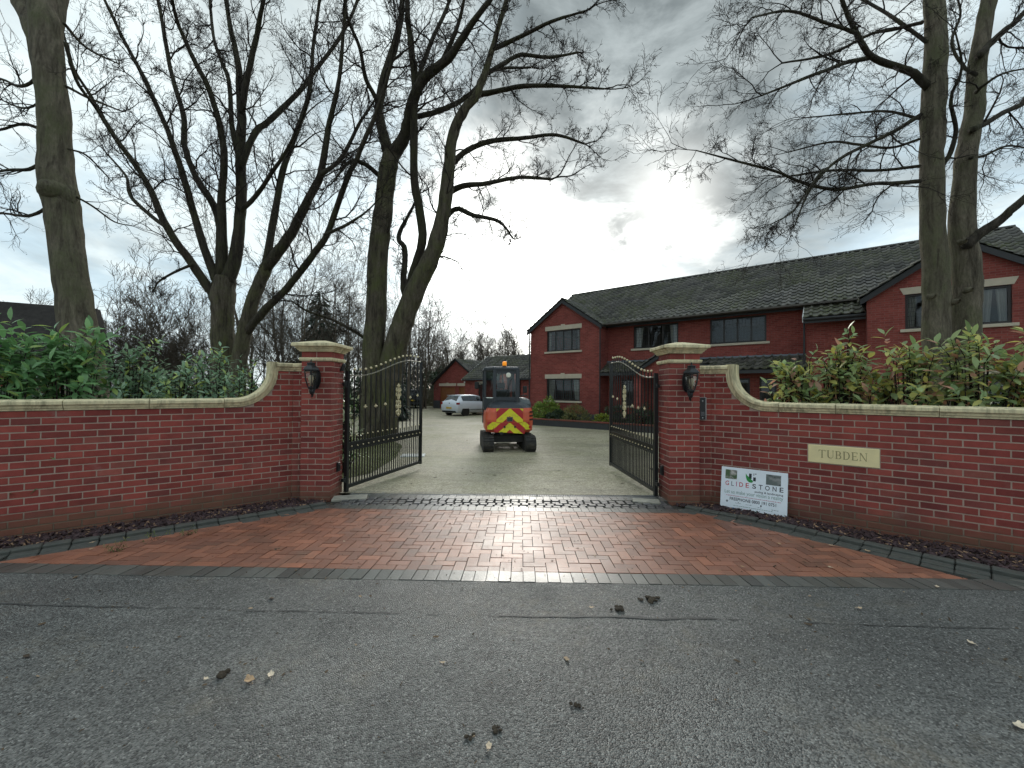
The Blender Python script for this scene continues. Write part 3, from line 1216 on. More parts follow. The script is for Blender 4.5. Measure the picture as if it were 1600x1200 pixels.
# ---- small boxes on the inner faces of the pillars
for (x, y, s, nm) in ((-2.65, 6.34, 1, 'left'), (2.27, 6.24, -1, 'right')):
    m = MB()
    m.cbox(0, 0.035, -0.035, 0.035, 0.27, 0.41, 0.006).cbox(0.035, 0.045, -0.022, 0.022, 0.30, 0.38, 0.003)
    mm = m.build('gate_sensor', PLASTIC, None, None, 'small black safety sensor low on the inner face of the %s pillar' % nm, 'sensor', None, Matrix.Translation((x, y, 0)) @ Matrix.Scale(s, 4, (1, 0, 0)))
# flashing lamp beside the left hinge
m = MB()
m.cbox(0, 0.05, -0.03, 0.03, 0.0, 0.03, 0.004).tube([(0.03, 0, 0.03), (0.04, 0, 0.075)], [0.03, 0.026], 10).ball((0.045, 0, 0.085), 0.03)
m.build('hinge_lamp', PLASTIC, None, None, 'small black round lamp on the left pillar above the hinge', 'lamp', None, Matrix.Translation((-2.65, 6.42, 1.80)))

# ---- lanterns
LBLK = plain('lantern_black', (0.012, 0.013, 0.015), 0.35, 0.0, 0.3, 25)
BULB = plain('bulb', (0.75, 0.70, 0.58), 0.3)


def lantern(x, y, z, label, rz=0.0):
    root = empty('wall_lantern', (x, y, z), rz, label, 'lantern', 'black lanterns on the pillars')
    m = MB()
    m.smooth = False
    pl = [(0.066 * math.cos(a), 0.155 * math.sin(a)) for a in [2 * PI * i / 20 for i in range(20)]]
    m.prism(pl, -0.022, -0.002, 'y')
    pl = [(0.045 * math.cos(a), 0.125 * math.sin(a)) for a in [2 * PI * i / 20 for i in range(20)]]
    m.prism(pl, -0.034, -0.022, 'y')
    m.build('backplate', LBLK, root)
    a = MB()
    a.tube([(0, -0.03, -0.06), (0, -0.06, -0.13), (0, -0.09, -0.19), (0, -0.13, -0.225), (0, -0.165, -0.215), (0, -0.175, -0.18), (0, -0.172, -0.15)], [0.020, 0.022, 0.022, 0.021, 0.020, 0.020, 0.022], 8)
    a.tube([(0, -0.13, -0.225), (0, -0.115, -0.255), (0, -0.14, -0.268), (0, -0.16, -0.25)], [0.014, 0.013, 0.011, 0.007], 7)
    a.build('arm', LBLK, root)
    C = Matrix.Translation((0, -0.172, 0))
    b = MB()
    b.lathe([(0.016, -0.165), (0.040, -0.150), (0.046, -0.128), (0.042, -0.118)], 6, C)
    b.build('base_cup', LBLK, root)
    b = MB()
    b.lathe([(0.094, 0.098), (0.098, 0.104), (0.098, 0.114), (0.09, 0.118)], 6, C)
    b.build('collar', LBLK, root)
    g = MB()
    for i in range(6):
        an = 2 * PI * i / 6
        g2 = MB()
        p = [Vector((0.044 * math.cos(an), 0.044 * math.sin(an), -0.12)), Vector((0.078 * math.cos(an), 0.078 * math.sin(an), -0.02)), Vector((0.092 * math.cos(an), 0.092 * math.sin(an), 0.10))]
        g2.tube([C @ q for q in p], 0.007, 5)
        g2.build('rib', LBLK, root)
        a2 = an + PI / 3
        q = [Vector((0.040 * math.cos(t), 0.040 * math.sin(t), -0.119)) for t in (an, a2)] + [Vector((0.074 * math.cos(t), 0.074 * math.sin(t), -0.02)) for t in (a2, an)]
        q2 = [Vector((0.074 * math.cos(t), 0.074 * math.sin(t), -0.02)) for t in (an, a2)] + [Vector((0.088 * math.cos(t), 0.088 * math.sin(t), 0.099)) for t in (a2, an)]
        g3 = MB().add([C @ v for v in q], [(0, 1, 2, 3)]).add([C @ v for v in q2], [(0, 1, 2, 3)])
        g3.build('glass_pane', LAMPGLASS, root)
    t = MB()
    t.lathe([(0.118, 0.114), (0.120, 0.120), (0.098, 0.150), (0.066, 0.176), (0.058, 0.186), (0.060, 0.205), (0.066, 0.210), (0.060, 0.218), (0.020, 0.228), (0.010, 0.236), (0.013, 0.246), (0.010, 0.258), (0.004, 0.268)], 6, C)
    t.build('roof', LBLK, root)
    bb = MB()
    bb.smooth = True
    bb.lathe([(0.012, -0.11), (0.014, -0.075), (0.02, -0.06), (0.034, -0.02), (0.036, 0.005), (0.028, 0.03), (0.012, 0.045)], 12, C)
    bb.build('bulb', BULB, root)
    return root


lantern(-2.865, 6.097, 1.675, 'black wall lantern on the front of the left gate pillar')
lantern(2.515, 5.997, 1.665, 'black wall lantern on the front of the right gate pillar')

# ---- intercom
ic = empty('intercom', (2.79, 6.118, 1.275), R(-4), 'tall black intercom panel with keypad, mounted beside the right pillar', 'intercom')
MB().cbox(-0.058, 0.058, -0.030, 0.0, -0.165, 0.165, 0.004).build('case', STEEL, ic)
MB().cbox(-0.044, 0.044, -0.036, -0.028, -0.160, 0.160, 0.003).build('face_panel', PLASTIC, ic)
for r_ in range(4):
    for c_ in range(3):
        MB().cbox(-0.024 + c_ * 0.018, -0.012 + c_ * 0.018, -0.040, -0.034, -0.060 - r_ * 0.016, -0.049 - r_ * 0.016, 0.001).build('key', plain('key_grey', (0.16, 0.16, 0.17), 0.4) if not bpy.data.materials.get('key_grey') else bpy.data.materials['key_grey'], ic)
MB().lathe([(0.011, 0), (0.011, 0.006), (0.007, 0.010)], 12, Matrix.Translation((0, -0.034, 0.11)) @ Matrix.Rotation(PI / 2, 4, 'X')).build('camera_eye', STEEL, ic)
MB().lathe([(0.009, 0), (0.009, 0.006)], 12, Matrix.Translation((0, -0.034, -0.135)) @ Matrix.Rotation(PI / 2, 4, 'X')).build('call_button', STEEL, ic)

# ---- lettering


def text_mesh(s, w=None, h=None, bold=0.0, depth=0.0006, spacing=1.0, align='L'):
    cu = bpy.data.curves.new('lettering', 'FONT')
    cu.body = s
    cu.size = 1.0
    cu.offset = bold
    cu.extrude = 0.0
    cu.space_character = spacing
    cu.resolution_u = 3
    o = bpy.data.objects.new('lettering', cu)
    COL.objects.link(o)
    dg = bpy.context.evaluated_depsgraph_get()
    me = bpy.data.meshes.new_from_object(o.evaluated_get(dg))
    bpy.data.objects.remove(o)
    bpy.data.curves.remove(cu)
    n = len(me.vertices)
    co = np.empty(n * 3, dtype=np.float32)
    me.vertices.foreach_get('co', co)
    co = co.reshape(-1, 3)
    lo, hi = co.min(0), co.max(0)
    co[:, 0] -= lo[0]
    co[:, 1] -= lo[1]
    sx = (w / (hi[0] - lo[0])) if w else 1
    sy = (h / (hi[1] - lo[1])) if h else sx
    co[:, 0] *= sx
    co[:, 1] *= sy
    me.vertices.foreach_set('co', co.ravel())
    me.update()
    me.materials.clear()
    return me


# ---- stone nameplate set into the right wall
PLATE = plain('nameplate_stone', (0.80, 0.67, 0.37), 0.85, var=0.08, scale=8, bump=0.15)
CUT_SHADE_DIRT = plain('shaded_dirty_letter', (0.30, 0.245, 0.125), 0.9, var=0.1)  # raised faces; shade and dirt of incised strokes painted as a darker stone
s0, s1, z0, z1 = 1.165, 1.855, 0.632, 0.856
npz = empty('nameplate', (0, 0, 0), 0, 'pale yellow stone nameplate cut with the name TUBDEN in the right wall', 'nameplate')
npz.matrix_basis = MF_R @ Matrix.Translation(((s0 + s1) / 2, -0.009, (z0 + z1) / 2))
W2, H2 = (s1 - s0) / 2, (z1 - z0) / 2
MB().cbox(-W2, W2, -0.004, 0.05, -H2, H2, 0.006).build('plate', PLATE, npz)
MB().prism([(-W2 - 0.008, -H2 - 0.008), (W2 + 0.008, -H2 - 0.008), (W2 + 0.008, H2 + 0.008), (-W2 - 0.008, H2 + 0.008)], 0.0055, 0.05, 'y').build('mortar_bed', MORTAR, npz)


def serif(ch):
    """Roman capitals as polygons on a unit-high body"""
    st, th, sf = 0.15, 0.06, 0.07
    P = []

    def rect(a, b, c, d):
        P.append([(a, c), (b, c), (b, d), (a, d)])

    def stem(x, w=st, top=True, bot=True):
        rect(x, x + w, 0, 1)
        if bot:
            rect(x - sf, x + w + sf, 0, th)
        if top:
            rect(x - sf, x + w + sf, 1 - th, 1)

    def bow(x, y0, y1, w, t=st):
        N = 10
        cy, ry = (y0 + y1) / 2, (y1 - y0) / 2
        for i in range(N):
            a0, a1 = -PI / 2 + PI * i / N, -PI / 2 + PI * (i + 1) / N
            o0, o1 = (x + w * math.cos(a0), cy + ry * math.sin(a0)), (x + w * math.cos(a1), cy + ry * math.sin(a1))
            i0, i1 = (x + max(w - t, 0) * math.cos(a0), cy + (ry - th) * math.sin(a0)), (x + max(w - t, 0) * math.cos(a1), cy + (ry - th) * math.sin(a1))
            P.append([i0, o0, o1, i1])
    if ch == 'T':
        stem(0.36, top=False)
        rect(0, 0.87, 1 - th, 1)
        P.append([(0, 1), (0, 0.78), (0.035, 0.78), (0.10, 0.94), (0.10, 1)])
        P.append([(0.87, 1), (0.87, 0.78), (0.835, 0.78), (0.77, 0.94), (0.77, 1)])
        return P, 0.87
    if ch == 'U':
        rect(0.08, 0.23, 0.3, 1)
        rect(0, 0.31, 1 - th, 1)
        rect(0.74, 0.80, 0.3, 1)
        rect(0.66, 0.88, 1 - th, 1)
        N = 10
        for i in range(N):
            a0, a1 = PI + PI * i / N, PI + PI * (i + 1) / N
            f = lambda a, rx, ry, c: (c + rx * math.cos(a), 0.32 + ry * math.sin(a))
            P.append([f(a0, 0.36, 0.33, 0.44), f(a1, 0.36, 0.33, 0.44), f(a1, 0.255, 0.26, 0.485), f(a0, 0.255, 0.26, 0.485)])
        return P, 0.88
    if ch == 'B':
        stem(0.08)
        bow(0.40, 0.48, 1.0, 0.28)
        bow(0.40, 0.0, 0.54, 0.34)
        rect(0.2, 0.41, 1 - th, 1)
        rect(0.2, 0.41, 0.48, 0.54)
        rect(0.2, 0.41, 0, th)
        return P, 0.76
    if ch == 'D':
        stem(0.08)
        bow(0.38, 0.0, 1.0, 0.46)
        rect(0.2, 0.39, 1 - th, 1)
        rect(0.2, 0.39, 0, th)
        return P, 0.86
    if ch == 'E':
        stem(0.08)
        rect(0.2, 0.70, 1 - th, 1)
        rect(0.2, 0.72, 0, th)
        rect(0.2, 0.55, 0.48, 0.54)
        P.append([(0.70, 1), (0.70, 0.76), (0.665, 0.76), (0.60, 0.95)])
        P.append([(0.74, 0.24), (0.72, 0), (0.62, 0.04), (0.70, 0.24)])
        rect(0.52, 0.56, 0.40, 0.62)
        return P, 0.74
    if ch == 'N':
        rect(0.10, 0.16, 0, 1)
        rect(0.02, 0.25, 0, th)
        rect(0.80, 0.86, 0, 1)
        rect(0.71, 0.94, 1 - th, 1)
        P.append([(0.03, 1), (0.22, 1), (0.86, 0.0), (0.76, 0.0)])
        return P, 0.95
    return P, 0.5


x = 0.0
tot = sum(serif(c)[1] for c in 'TUBDEN') + 5 * 0.17
hgt = 0.098
sx = 0.47 / tot
for c in 'TUBDEN':
    polys, w = serif(c)
    m = MB()
    for i, p in enumerate(polys):
        m.add([(-0.235 + (x + q[0]) * sx, -0.0048 - 0.00012 * (i % 5), -hgt / 2 + 0.005 + q[1] * hgt) for q in p], [tuple(range(len(p)))])
    m.build('letter', CUT_SHADE_DIRT, npz)
    x += w + 0.17

# ---- contractor's sign board leaning on the right wall
Xs = MF_R.to_3x3() @ Vector((1, 0, 0))
out = -(MF_R.to_3x3() @ Vector((0, 1, 0)))
bl = MF_R @ Vector((0.15, -0.125, -0.135))
tl = MF_R @ Vector((0.15, -0.018, 0.452))
zax = (tl - bl)
SH = zax.length
zax.normalize()
yax = zax.cross(Xs).normalized()
SW = 0.80
Ms = Matrix(((Xs.x, yax.x, zax.x, bl.x), (Xs.y, yax.y, zax.y, bl.y), (Xs.z, yax.z, zax.z, bl.z), (0, 0, 0, 1)))
sb = empty('sign_board', (0, 0, 0), 0, 'white paving contractor sign board leaning against the right brick wall', 'sign')
sb.matrix_basis = Ms
MB().box(0, SW, 0.0, 0.006, 0, SH).build('board', WHITEP, sb)


def ink(name, c, rough=0.5):
    return bpy.data.materials.get(name) or plain(name, c, rough, var=0.03)


INK = {'red': ink('ink_red', (0.50, 0.055, 0.075)), 'grey': ink('ink_grey', (0.16, 0.17, 0.19)), 'black': ink('ink_black', (0.014, 0.015, 0.025)), 'green': ink('ink_green', (0.16, 0.27, 0.23)), 'blue': ink('ink_blue', (0.03, 0.11, 0.26)), 'leaf': ink('ink_leaf', (0.02, 0.26, 0.05)), 'navy': ink('ink_navy', (0.01, 0.012, 0.018)), 'pink': ink('ink_pink', (0.45, 0.10, 0.18)), 'yellow': ink('ink_yellow', (0.40, 0.38, 0.03))}


def sign_text(s, u0, u1, v0, v1, col, bold=0.0, nm='lettering'):
    me = text_mesh(s, (u1 - u0) * SW, (v1 - v0) * SH, bold)
    me.materials.append(INK[col])
    put(nm, me, Matrix.Translation((u0 * SW, -0.0012, (1 - v1) * SH)) @ Matrix.Rotation(PI / 2, 4, 'X'), sb)


for ch, u0, u1, cl in (('G', .070, .128, 'red'), ('L', .165, .205, 'grey'), ('I', .240, .252, 'pink'), ('D', .290, .350, 'red'), ('E', .390, .440, 'red'), ('S', .490, .548, 'black'), ('T', .585, .645, 'black'), ('O', .680, .748, 'black'), ('N', .788, .845, 'black'), ('E', .888, .942, 'black')):
    sign_text(ch, u0, u1, .325, .430, cl, 0.012, 'letter')
sign_text('paving & landscaping', .53, .94, .468, .528, 'black', 0.01)
sign_text('Let us make your vision a reality', .065, .94, .525, .632, 'green', 0.0)
sign_text('FREEPHONE 0800 191 0751', .15, .845, .690, .762, 'black', 0.014)


def marks(u0, u1, v, h, col, n, seed):
    """print too small to read: a row of short dashes"""
    m = MB()
    r = random.Random(seed)
    u = u0
    while u < u1:
        w = r.uniform(0.010, 0.030)
        if u + w > u1:
            break
        m.add([(u * SW, -0.0012, (1 - v - h / 2) * SH), ((u + w) * SW, -0.0012, (1 - v - h / 2) * SH), ((u + w) * SW, -0.0012, (1 - v + h / 2) * SH), (u * SW, -0.0012, (1 - v + h / 2) * SH)], [(0, 1, 2, 3)])
        u += w + r.uniform(0.004, 0.010)
    m.build('print_line', INK[col], sb)


marks(.09, .92, .655, .012, 'pink', 30, 1)
marks(.21, .80, .872, .010, 'green', 30, 2)
marks(.24, .33, .812, .010, 'grey', 6, 3)
marks(.40, .49, .812, .008, 'grey', 6, 4)
marks(.58, .67, .832, .008, 'grey', 6, 5)
marks(.78, .90, .838, .012, 'grey', 6, 6)


def patch(u0, u1, v0, v1, col, nm='icon', shape=None):
    m = MB()
    pts = shape or [(0, 0), (1, 0), (1, 1), (0, 1)]
    m.add([((u0 + (u1 - u0) * p[0]) * SW, -0.0012, (1 - v1 + (v1 - v0) * p[1]) * SH) for p in pts], [tuple(range(len(pts)))])
    return m.build(nm, INK[col] if isinstance(col, str) else col, sb)


def m_photo(name, dk, lt, gr, sc):
    t = NT(name)
    p = t.pos('object')
    n = t.noise(sc, 5, 0.7, vec=p, stretch=(1, 1, 2.2))
    col = t.mix(t.rng(n, 0.40, 0.58), dk, lt)
    col = t.mix(t.rng(t.noise(sc * 0.5, 3, 0.6, vec=p, offs=(4, 1, 2)), 0.50, 0.60), col, gr)
    return t.done(col, 0.4)


patch(.065, .250, .062, .275, m_photo('photo_print_a', (0.06, 0.055, 0.05), (0.55, 0.50, 0.46), (0.05, 0.10, 0.03), 9), 'photo_print')
patch(.690, .905, .070, .300, m_photo('photo_print_b', (0.03, 0.045, 0.04), (0.25, 0.25, 0.24), (0.10, 0.12, 0.11), 8), 'photo_print')
patch(.385, .50, .10, .305, 'leaf', 'logo_leaf', [(0, 1), (0.02, .6), (.15, .25), (.45, .02), (.8, 0), (1, .12), (.95, .25), (.75, .35), (.7, .5), (.45, .6), (.2, .75)])
patch(.435, .476, .10, .215, 'navy', 'logo_block')
patch(.500, .540, .175, .262, 'navy', 'logo_block')
patch(.503, .514, .085, .14, 'grey', 'logo_mark')
patch(.530, .545, .085, .11, 'black', 'logo_mark')
circ = [(0.5 + 0.5 * math.cos(2 * PI * i / 16), 0.5 + 0.5 * math.sin(2 * PI * i / 16)) for i in range(16)]
patch(.09, .125, .765, .815, 'grey', 'icon', circ)
patch(.278, .298, .775, .798, 'grey', 'icon', [(0, 0), (1, 0), (.5, 1)])
patch(.615, .640, .775, .810, 'black', 'icon', [(0, .2), (.3, 0), (.7, 0), (1, .3), (1, 1), (0.1, 1)])
patch(.045, .080, .925, .970, 'blue')
patch(.195, .232, .925, .972, 'blue')
patch(.370, .408, .925, .972, 'pink')
patch(.543, .578, .925, .970, 'green', 'icon', circ)
patch(.715, .752, .925, .972, 'yellow', 'icon', [(0, 0), (1, 0), (.8, .6), (.5, 1), (.2, .6)])
patch(.880, .915, .925, .970, 'grey')
# ================================================================== gates
GL = 2.42


def top_z(x):
    t = min(max((x - 0.25) / 1.75, 0), 1)
    return 1.74 + 0.36 * (t * t * (3 - 2 * t))


def gate(hx, hy, ang, label):
    root = empty('gate_leaf', (hx, hy, 0), ang, label, 'gate', 'open iron gate leaves')
    zb = -0.02

    def bar(name, x, y, z0, z1, w, d, parent=root, mat=BLACK):
        return MB().box(x - w / 2, x + w / 2, y - d / 2, y + d / 2, z0, z1).build(name, mat, parent)
    bar('hinge_post', 0.03, 0, zb - 0.05, 1.80, 0.055, 0.055)
    bar('closing_post', GL - 0.025, 0, zb - 0.02, top_z(GL) + 0.01, 0.05, 0.05)
    MB().box(0.058, GL - 0.05, -0.022, 0.022, zb, zb + 0.05).build('bottom_rail', BLACK, root)
    MB().box(0.058, GL - 0.05, -0.018, 0.018, 0.660, 0.690).build('middle_rail', BLACK, root)
    MB().box(0.058, GL - 0.05, -0.018, 0.018, 0.555, 0.582).build('middle_rail', BLACK, root)
    MB().box(0.06, GL - 0.052, -0.006, 0.006, 0.5825, 0.6595).build('rail_panel', BLACK, root)
    pts = [(0.02 + (GL - 0.03) * i / 28, 0, top_z(0.02 + (GL - 0.03) * i / 28)) for i in range(29)]
    MB().tube(pts, 0.011, 6).build('top_rail', RAILGILT, root)
    n = 16
    sp = (GL - 0.08) / n
    ball = MB()
    ball.smooth = True
    ball.ball((0, 0, 0), 0.021, 8, 6)
    bm = ball.mesh('ball_finial', GOLD)
    sb_ = MB()
    sb_.smooth = True
    sb_.ball((0, 0, 0), 0.0135, 7, 5)
    bs = sb_.mesh('ball_tip', GOLD)
    col = MB()
    col.smooth = True
    col.ball((0, 0, 0), 0.024, 8, 5, 0.6)
    col.smooth = False
    col.tube([(-0.04, 0, -0.004), (0.04, 0, -0.004)], 0.008, 6).tube([(0, 0, -0.025), (0, 0, 0.032)], 0.012, 6)
    bc = col.mesh('collar', GOLD)
    orn = (9, 11)
    for i in range(1, n):
        x = 0.055 + i * sp
        zt = top_z(x)
        if i == 10:
            b = bar('bar', x, 0, zb + 0.05, 1.0, 0.016, 0.016)
            b2 = bar('bar', x, 0, 1.66, zt + 0.085, 0.016, 0.016)
            put('ball_finial', bm, Matrix.Translation((x, 0, zt + 0.10)), b2)
        else:
            b = bar('bar', x, 0, zb + 0.05, zt + 0.085, 0.016, 0.016)
            put('ball_finial', bm, Matrix.Translation((x, 0, zt + 0.10)), b)
        if i in (3, 5, 7, 13, 15):
            put('collar', bc, Matrix.Translation((x, 0, 1.235 + 0.17 * max(0, (x - 0.9) / 1.4))), b)
    for i in range(0, n):
        x = 0.055 + (i + 0.5) * sp
        b = bar('dog_bar', x, 0, zb + 0.05, 0.775, 0.015, 0.015)
        put('ball_tip', bs, Matrix.Translation((x, 0, 0.785)), b)
        for fy in (-0.019, 0.019):
            put('ball_tip', bs, Matrix.Translation((x, fy, 0.620)), b)
    # gilt scroll panel between two bars
    x9, x10, x11 = (0.055 + k * sp for k in (9, 10, 11))
    MB().box(x9, x11, -0.008, 0.008, 0.995, 1.012).box(x9, x11, -0.008, 0.008, 1.655, 1.672).build('panel_rail', BLACK, root)
    o = MB()
    for sgn in (-1, 1):
        def spiral(cx, cz, r0, turns, start, dirn, th=0.007):
            P = []
            for k in range(22):
                t = k / 21
                a = start + dirn * turns * 2 * PI * t
                r = r0 * (1 - 0.8 * t)
                P.append((x10 + sgn * (cx + r * math.cos(a)), 0, cz + r * math.sin(a)))
            o.tube(P, th, 5)
        for cz, r0, st, dr in ((1.52, 0.045, -PI / 2, 1), (1.42, 0.040, PI / 2, -1), (1.20, 0.048, PI / 2, -1), (1.29, 0.035, -PI / 2, 1), (1.10, 0.040, -PI / 2, 1)):
            spiral(0.048, cz, r0, 1.3, st, dr)
        for (cz, dz, L) in ((1.555, 0.05, 0.06), (1.47, 0.04, 0.075), (1.36, 0.05, 0.05), (1.24, -0.05, 0.08), (1.15, -0.05, 0.075), (1.07, -0.035, 0.05)):
            o.tube([(x10, 0, cz), (x10 + sgn * L * 0.6, -0.006, cz + dz * 0.9), (x10 + sgn * L, 0, cz + dz * 0.5)], [0.010, 0.012, 0.004], 5)
    o.tube([(x10, 0, 1.012), (x10, 0, 1.62)], 0.008, 6)
    o.ball((x10, 0, 1.36), 0.028, 8, 6).ball((x10, 0, 1.61), 0.016, 6, 5, 1.6).ball((x10, 0, 1.04), 0.016, 6, 5, 1.4)
    o.build('scroll_ornament', GOLD, root)
    # hinges and the cable at the top
    h = MB()
    for z in (0.12, 1.60):
        h.box(-0.07, 0.01, -0.02, 0.02, z - 0.025, z + 0.025).tube([(0.0, 0, z - 0.05), (0.0, 0, z + 0.05)], 0.02, 8)
    h.build('hinge', BLACK, root)
    return root


gate(-2.575, 6.46, math.atan2(2.34, 0.67), 'left leaf of the open black iron gate with gilt scroll, standing before the tree trunks')
gate(2.205, 6.34, math.atan2(2.41, -0.13), 'right leaf of the open black iron gate with gilt scroll, standing before the house')

# ================================================================== excavator
ORANGE = plain('digger_orange', (0.62, 0.105, 0.045), 0.38, var=0.10, scale=4, dirt=0.4)
CABGREY = plain('digger_grey', (0.028, 0.034, 0.042), 0.4, var=0.1, scale=5, dirt=0.12)
HOOD = plain('digger_hood', (0.085, 0.10, 0.105), 0.4, var=0.1, scale=5)
RUBBER = plain('track_rubber', (0.022, 0.020, 0.018), 0.85, var=0.3, scale=9, bump=0.3, dirt=0.9)


def m_chev(name, k, w, off):
    t = NT(name)
    sp = t.n('ShaderNodeSeparateXYZ')
    t.t.links.new(t.pos('object'), sp.inputs[0])
    a = t.math('ADD', t.math('MULTIPLY', t.math('ABSOLUTE', sp.outputs[0]), k), sp.outputs[2])
    f = t.math('GREATER_THAN', t.math('FRACT', t.math('ADD', t.math('DIVIDE', a, w), off)), 0.5)
    col = t.mix(f, (0.42, 0.018, 0.022), (0.72, 0.66, 0.025))
    col = t.mix(t.rng(t.noise(7, 6, 0.7), 0.50, 0.74, 0, 0.5), col, (0.12, 0.09, 0.06))
    return t.done(col, 0.35)


ez = G(0, 12.2)
ex = empty('mini_excavator', (-0.17, 12.75, ez), R(7), 'orange and grey mini excavator seen from behind, parked on the drive', 'excavator')
for sx_ in (-1, 1):
    m = MB()
    xc = 0.60 * sx_
    prof = []
    Lh, rr_ = 0.86, 0.215
    for i in range(13):
        a = PI / 2 + PI * i / 12
        prof.append((-Lh + rr_ * math.cos(a), 0.225 + rr_ * math.sin(a)))
    for i in range(13):
        a = -PI / 2 + PI * i / 12
        prof.append((Lh + rr_ * math.cos(a), 0.225 + rr_ * math.sin(a)))
    m.prism(prof, xc - 0.15, xc + 0.15, 'x')
    tr_ = m.build('track', RUBBER, ex)
    # grouser bars round the belt
    g = MB()
    per = []
    for (p, q) in zip(prof, prof[1:] + prof[:1]):
        per.append(math.hypot(q[0] - p[0], q[1] - p[1]))
    total = sum(per)
    nb = 44
    for b in range(nb):
        d = total * b / nb
        for (p, q, l) in zip(prof, prof[1:] + prof[:1], per):
            if d <= l:
                t = d / l if l else 0
                py_, pz_ = p[0] + (q[0] - p[0]) * t, p[1] + (q[1] - p[1]) * t
                an = math.atan2(q[1] - p[1], q[0] - p[0])
                M = Matrix.Translation((xc, py_, pz_)) @ Matrix.Rotation(an, 4, 'X')
                g.box(-0.145, -0.01 if b % 2 else 0.145, -0.018, 0.018, -0.016, 0.016, M)
                if b % 2:
                    g.box(0.01, 0.145, 0.010, 0.042, -0.016, 0.016, M)
                break
            d -= l
    g.build('tread', RUBBER, tr_)
u = MB()
u.box(-0.46, 0.46, -0.42, 0.42, 0.22, 0.42).lathe([(0.36, 0.40), (0.36, 0.54)], 18)
u.build('undercarriage', plain('under_black', (0.018, 0.017, 0.016), 0.6, dirt=0.5), ex)


def round_poly(x0, x1, y0, y1, r, n=5):
    """rounded rectangle in plan; r = (front-left.., ) radii for (x0,y0),(x1,y0),(x1,y1),(x0,y1)"""
    P = []
    for (cx, cy, rr, a0) in ((x0 + r[0], y0 + r[0], r[0], PI), (x1 - r[1], y0 + r[1], r[1], 1.5 * PI), (x1 - r[2], y1 - r[2], r[2], 0), (x0 + r[3], y1 - r[3], r[3], PI / 2)):
        for i in range(n + 1):
            a = a0 + PI / 2 * i / n
            P.append((cx + rr * math.cos(a), cy + rr * math.sin(a)))
    return P


def loft_plan(m, levels):
    """levels: list of (polygon, z) of equal length"""
    n = len(levels[0][0])
    vs, fs = [], []
    for poly, z in levels:
        vs += [(p[0], p[1], z) for p in poly]
    for i in range(len(levels) - 1):
        for k in range(n):
            a, b = i * n + k, i * n + (k + 1) % n
            fs.append((a, b, b + n, a + n))
    fs.append(tuple(range(n))[::-1])
    fs.append(tuple(range((len(levels) - 1) * n, len(levels) * n)))
    m.add(vs, fs)


def lv(x0, x1, y0, y1, r, z, n=5):
    return (round_poly(x0, x1, y0, y1, r, n), z)


b = MB()
b.smooth = False
R4 = (0.34, 0.40, 0.1, 0.1)
loft_plan(b, [lv(-0.63, 0.70, -0.70, 0.55, R4, 0.53), lv(-0.67, 0.75, -0.74, 0.55, R4, 0.60), lv(-0.68, 0.76, -0.76, 0.55, R4, 0.90), lv(-0.66, 0.75, -0.74, 0.55, R4, 1.12), lv(-0.60, 0.72, -0.70, 0.55, R4, 1.24)])
cw = b.build('counterweight', ORANGE, ex)
d = MB()
loft_plan(d, [lv(-0.605, 0.715, -0.705, 0.5, R4, 1.235), lv(-0.575, 0.62, -0.67, 0.5, R4, 1.33), lv(-0.50, 0.50, -0.60, 0.5, R4, 1.40)])
d.build('tail_cover', CABGREY, ex)
d = MB()
R5 = (0.10, 0.30, 0.18, 0.05)
loft_plan(d, [lv(0.30, 0.735, -0.50, 0.75, R5, 1.10), lv(0.30, 0.735, -0.48, 0.75, R5, 1.36), lv(0.30, 0.70, -0.42, 0.68, R5, 1.47), lv(0.30, 0.60, -0.32, 0.58, R5, 1.53)])
d.build('engine_hood', HOOD, ex)
d = MB()
loft_plan(d, [lv(0.18, 0.74, 0.40, 0.86, (0.05, 0.05, 0.2, 0.05), 0.60), lv(0.18, 0.74, 0.40, 0.86, (0.05, 0.05, 0.2, 0.05), 1.15)])
d.build('side_box', ORANGE, ex)
# slots in the right shoulder
ved = []
for z in (0.90, 1.01, 1.12):
    P = []
    for i in range(7):
        a = 1.5 * PI + PI / 2 * (0.42 + 0.5 * i / 6)
        P.append((0.36 + 0.407 * math.cos(a), -0.36 + 0.407 * math.sin(a)))
    v = MB()
    vs = [(p[0], p[1], z - 0.022) for p in P] + [(p[0], p[1], z + 0.026) for p in P]
    v.add(vs, [(i, i + 1, 8 + i, 7 + i) for i in range(6)])
    v.build('vent', plain('vent_dark', (0.05, 0.012, 0.010), 0.7) if not bpy.data.materials.get('vent_dark') else bpy.data.materials['vent_dark'], cw)
CH1 = m_chev('chevron_upper', 0.86, 0.46, 0.30)
CH2 = m_chev('chevron_lower', 0.86, 0.42, 0.02)
up = MB().box(-0.385, 0.385, -0.012, 0.012, 0.83, 1.225).build('rear_door', CH1, cw, None, None, None, None, Matrix.Translation((0.02, -0.762, 0)) @ Matrix.Rotation(R(-3), 4, 'X') @ Matrix.Translation((0, 0.0, 0)))
up.matrix_basis = Matrix.Translation((0.02, -0.760, 0.0))
MB().prism([(-0.45, 0.56), (0.43, 0.50), (0.43, 0.81), (-0.45, 0.81)], -0.012, 0.012, 'y').build('rear_plate', CH2, cw, None, None, None, None, Matrix.Translation((0.02, -0.768, 0)))
for x in (-0.15, 0.15):
    MB().lathe([(0.032, 0), (0.032, 0.012)], 12, Matrix.Translation((x + 0.02, -0.779, 0.70)) @ Matrix.Rotation(PI / 2, 4, 'X')).build('towing_hole', PLASTIC, cw)
MB().box(-0.055, 0.095, -0.792, -0.771, 0.865, 0.975).build('latch_box', CABGREY, cw)
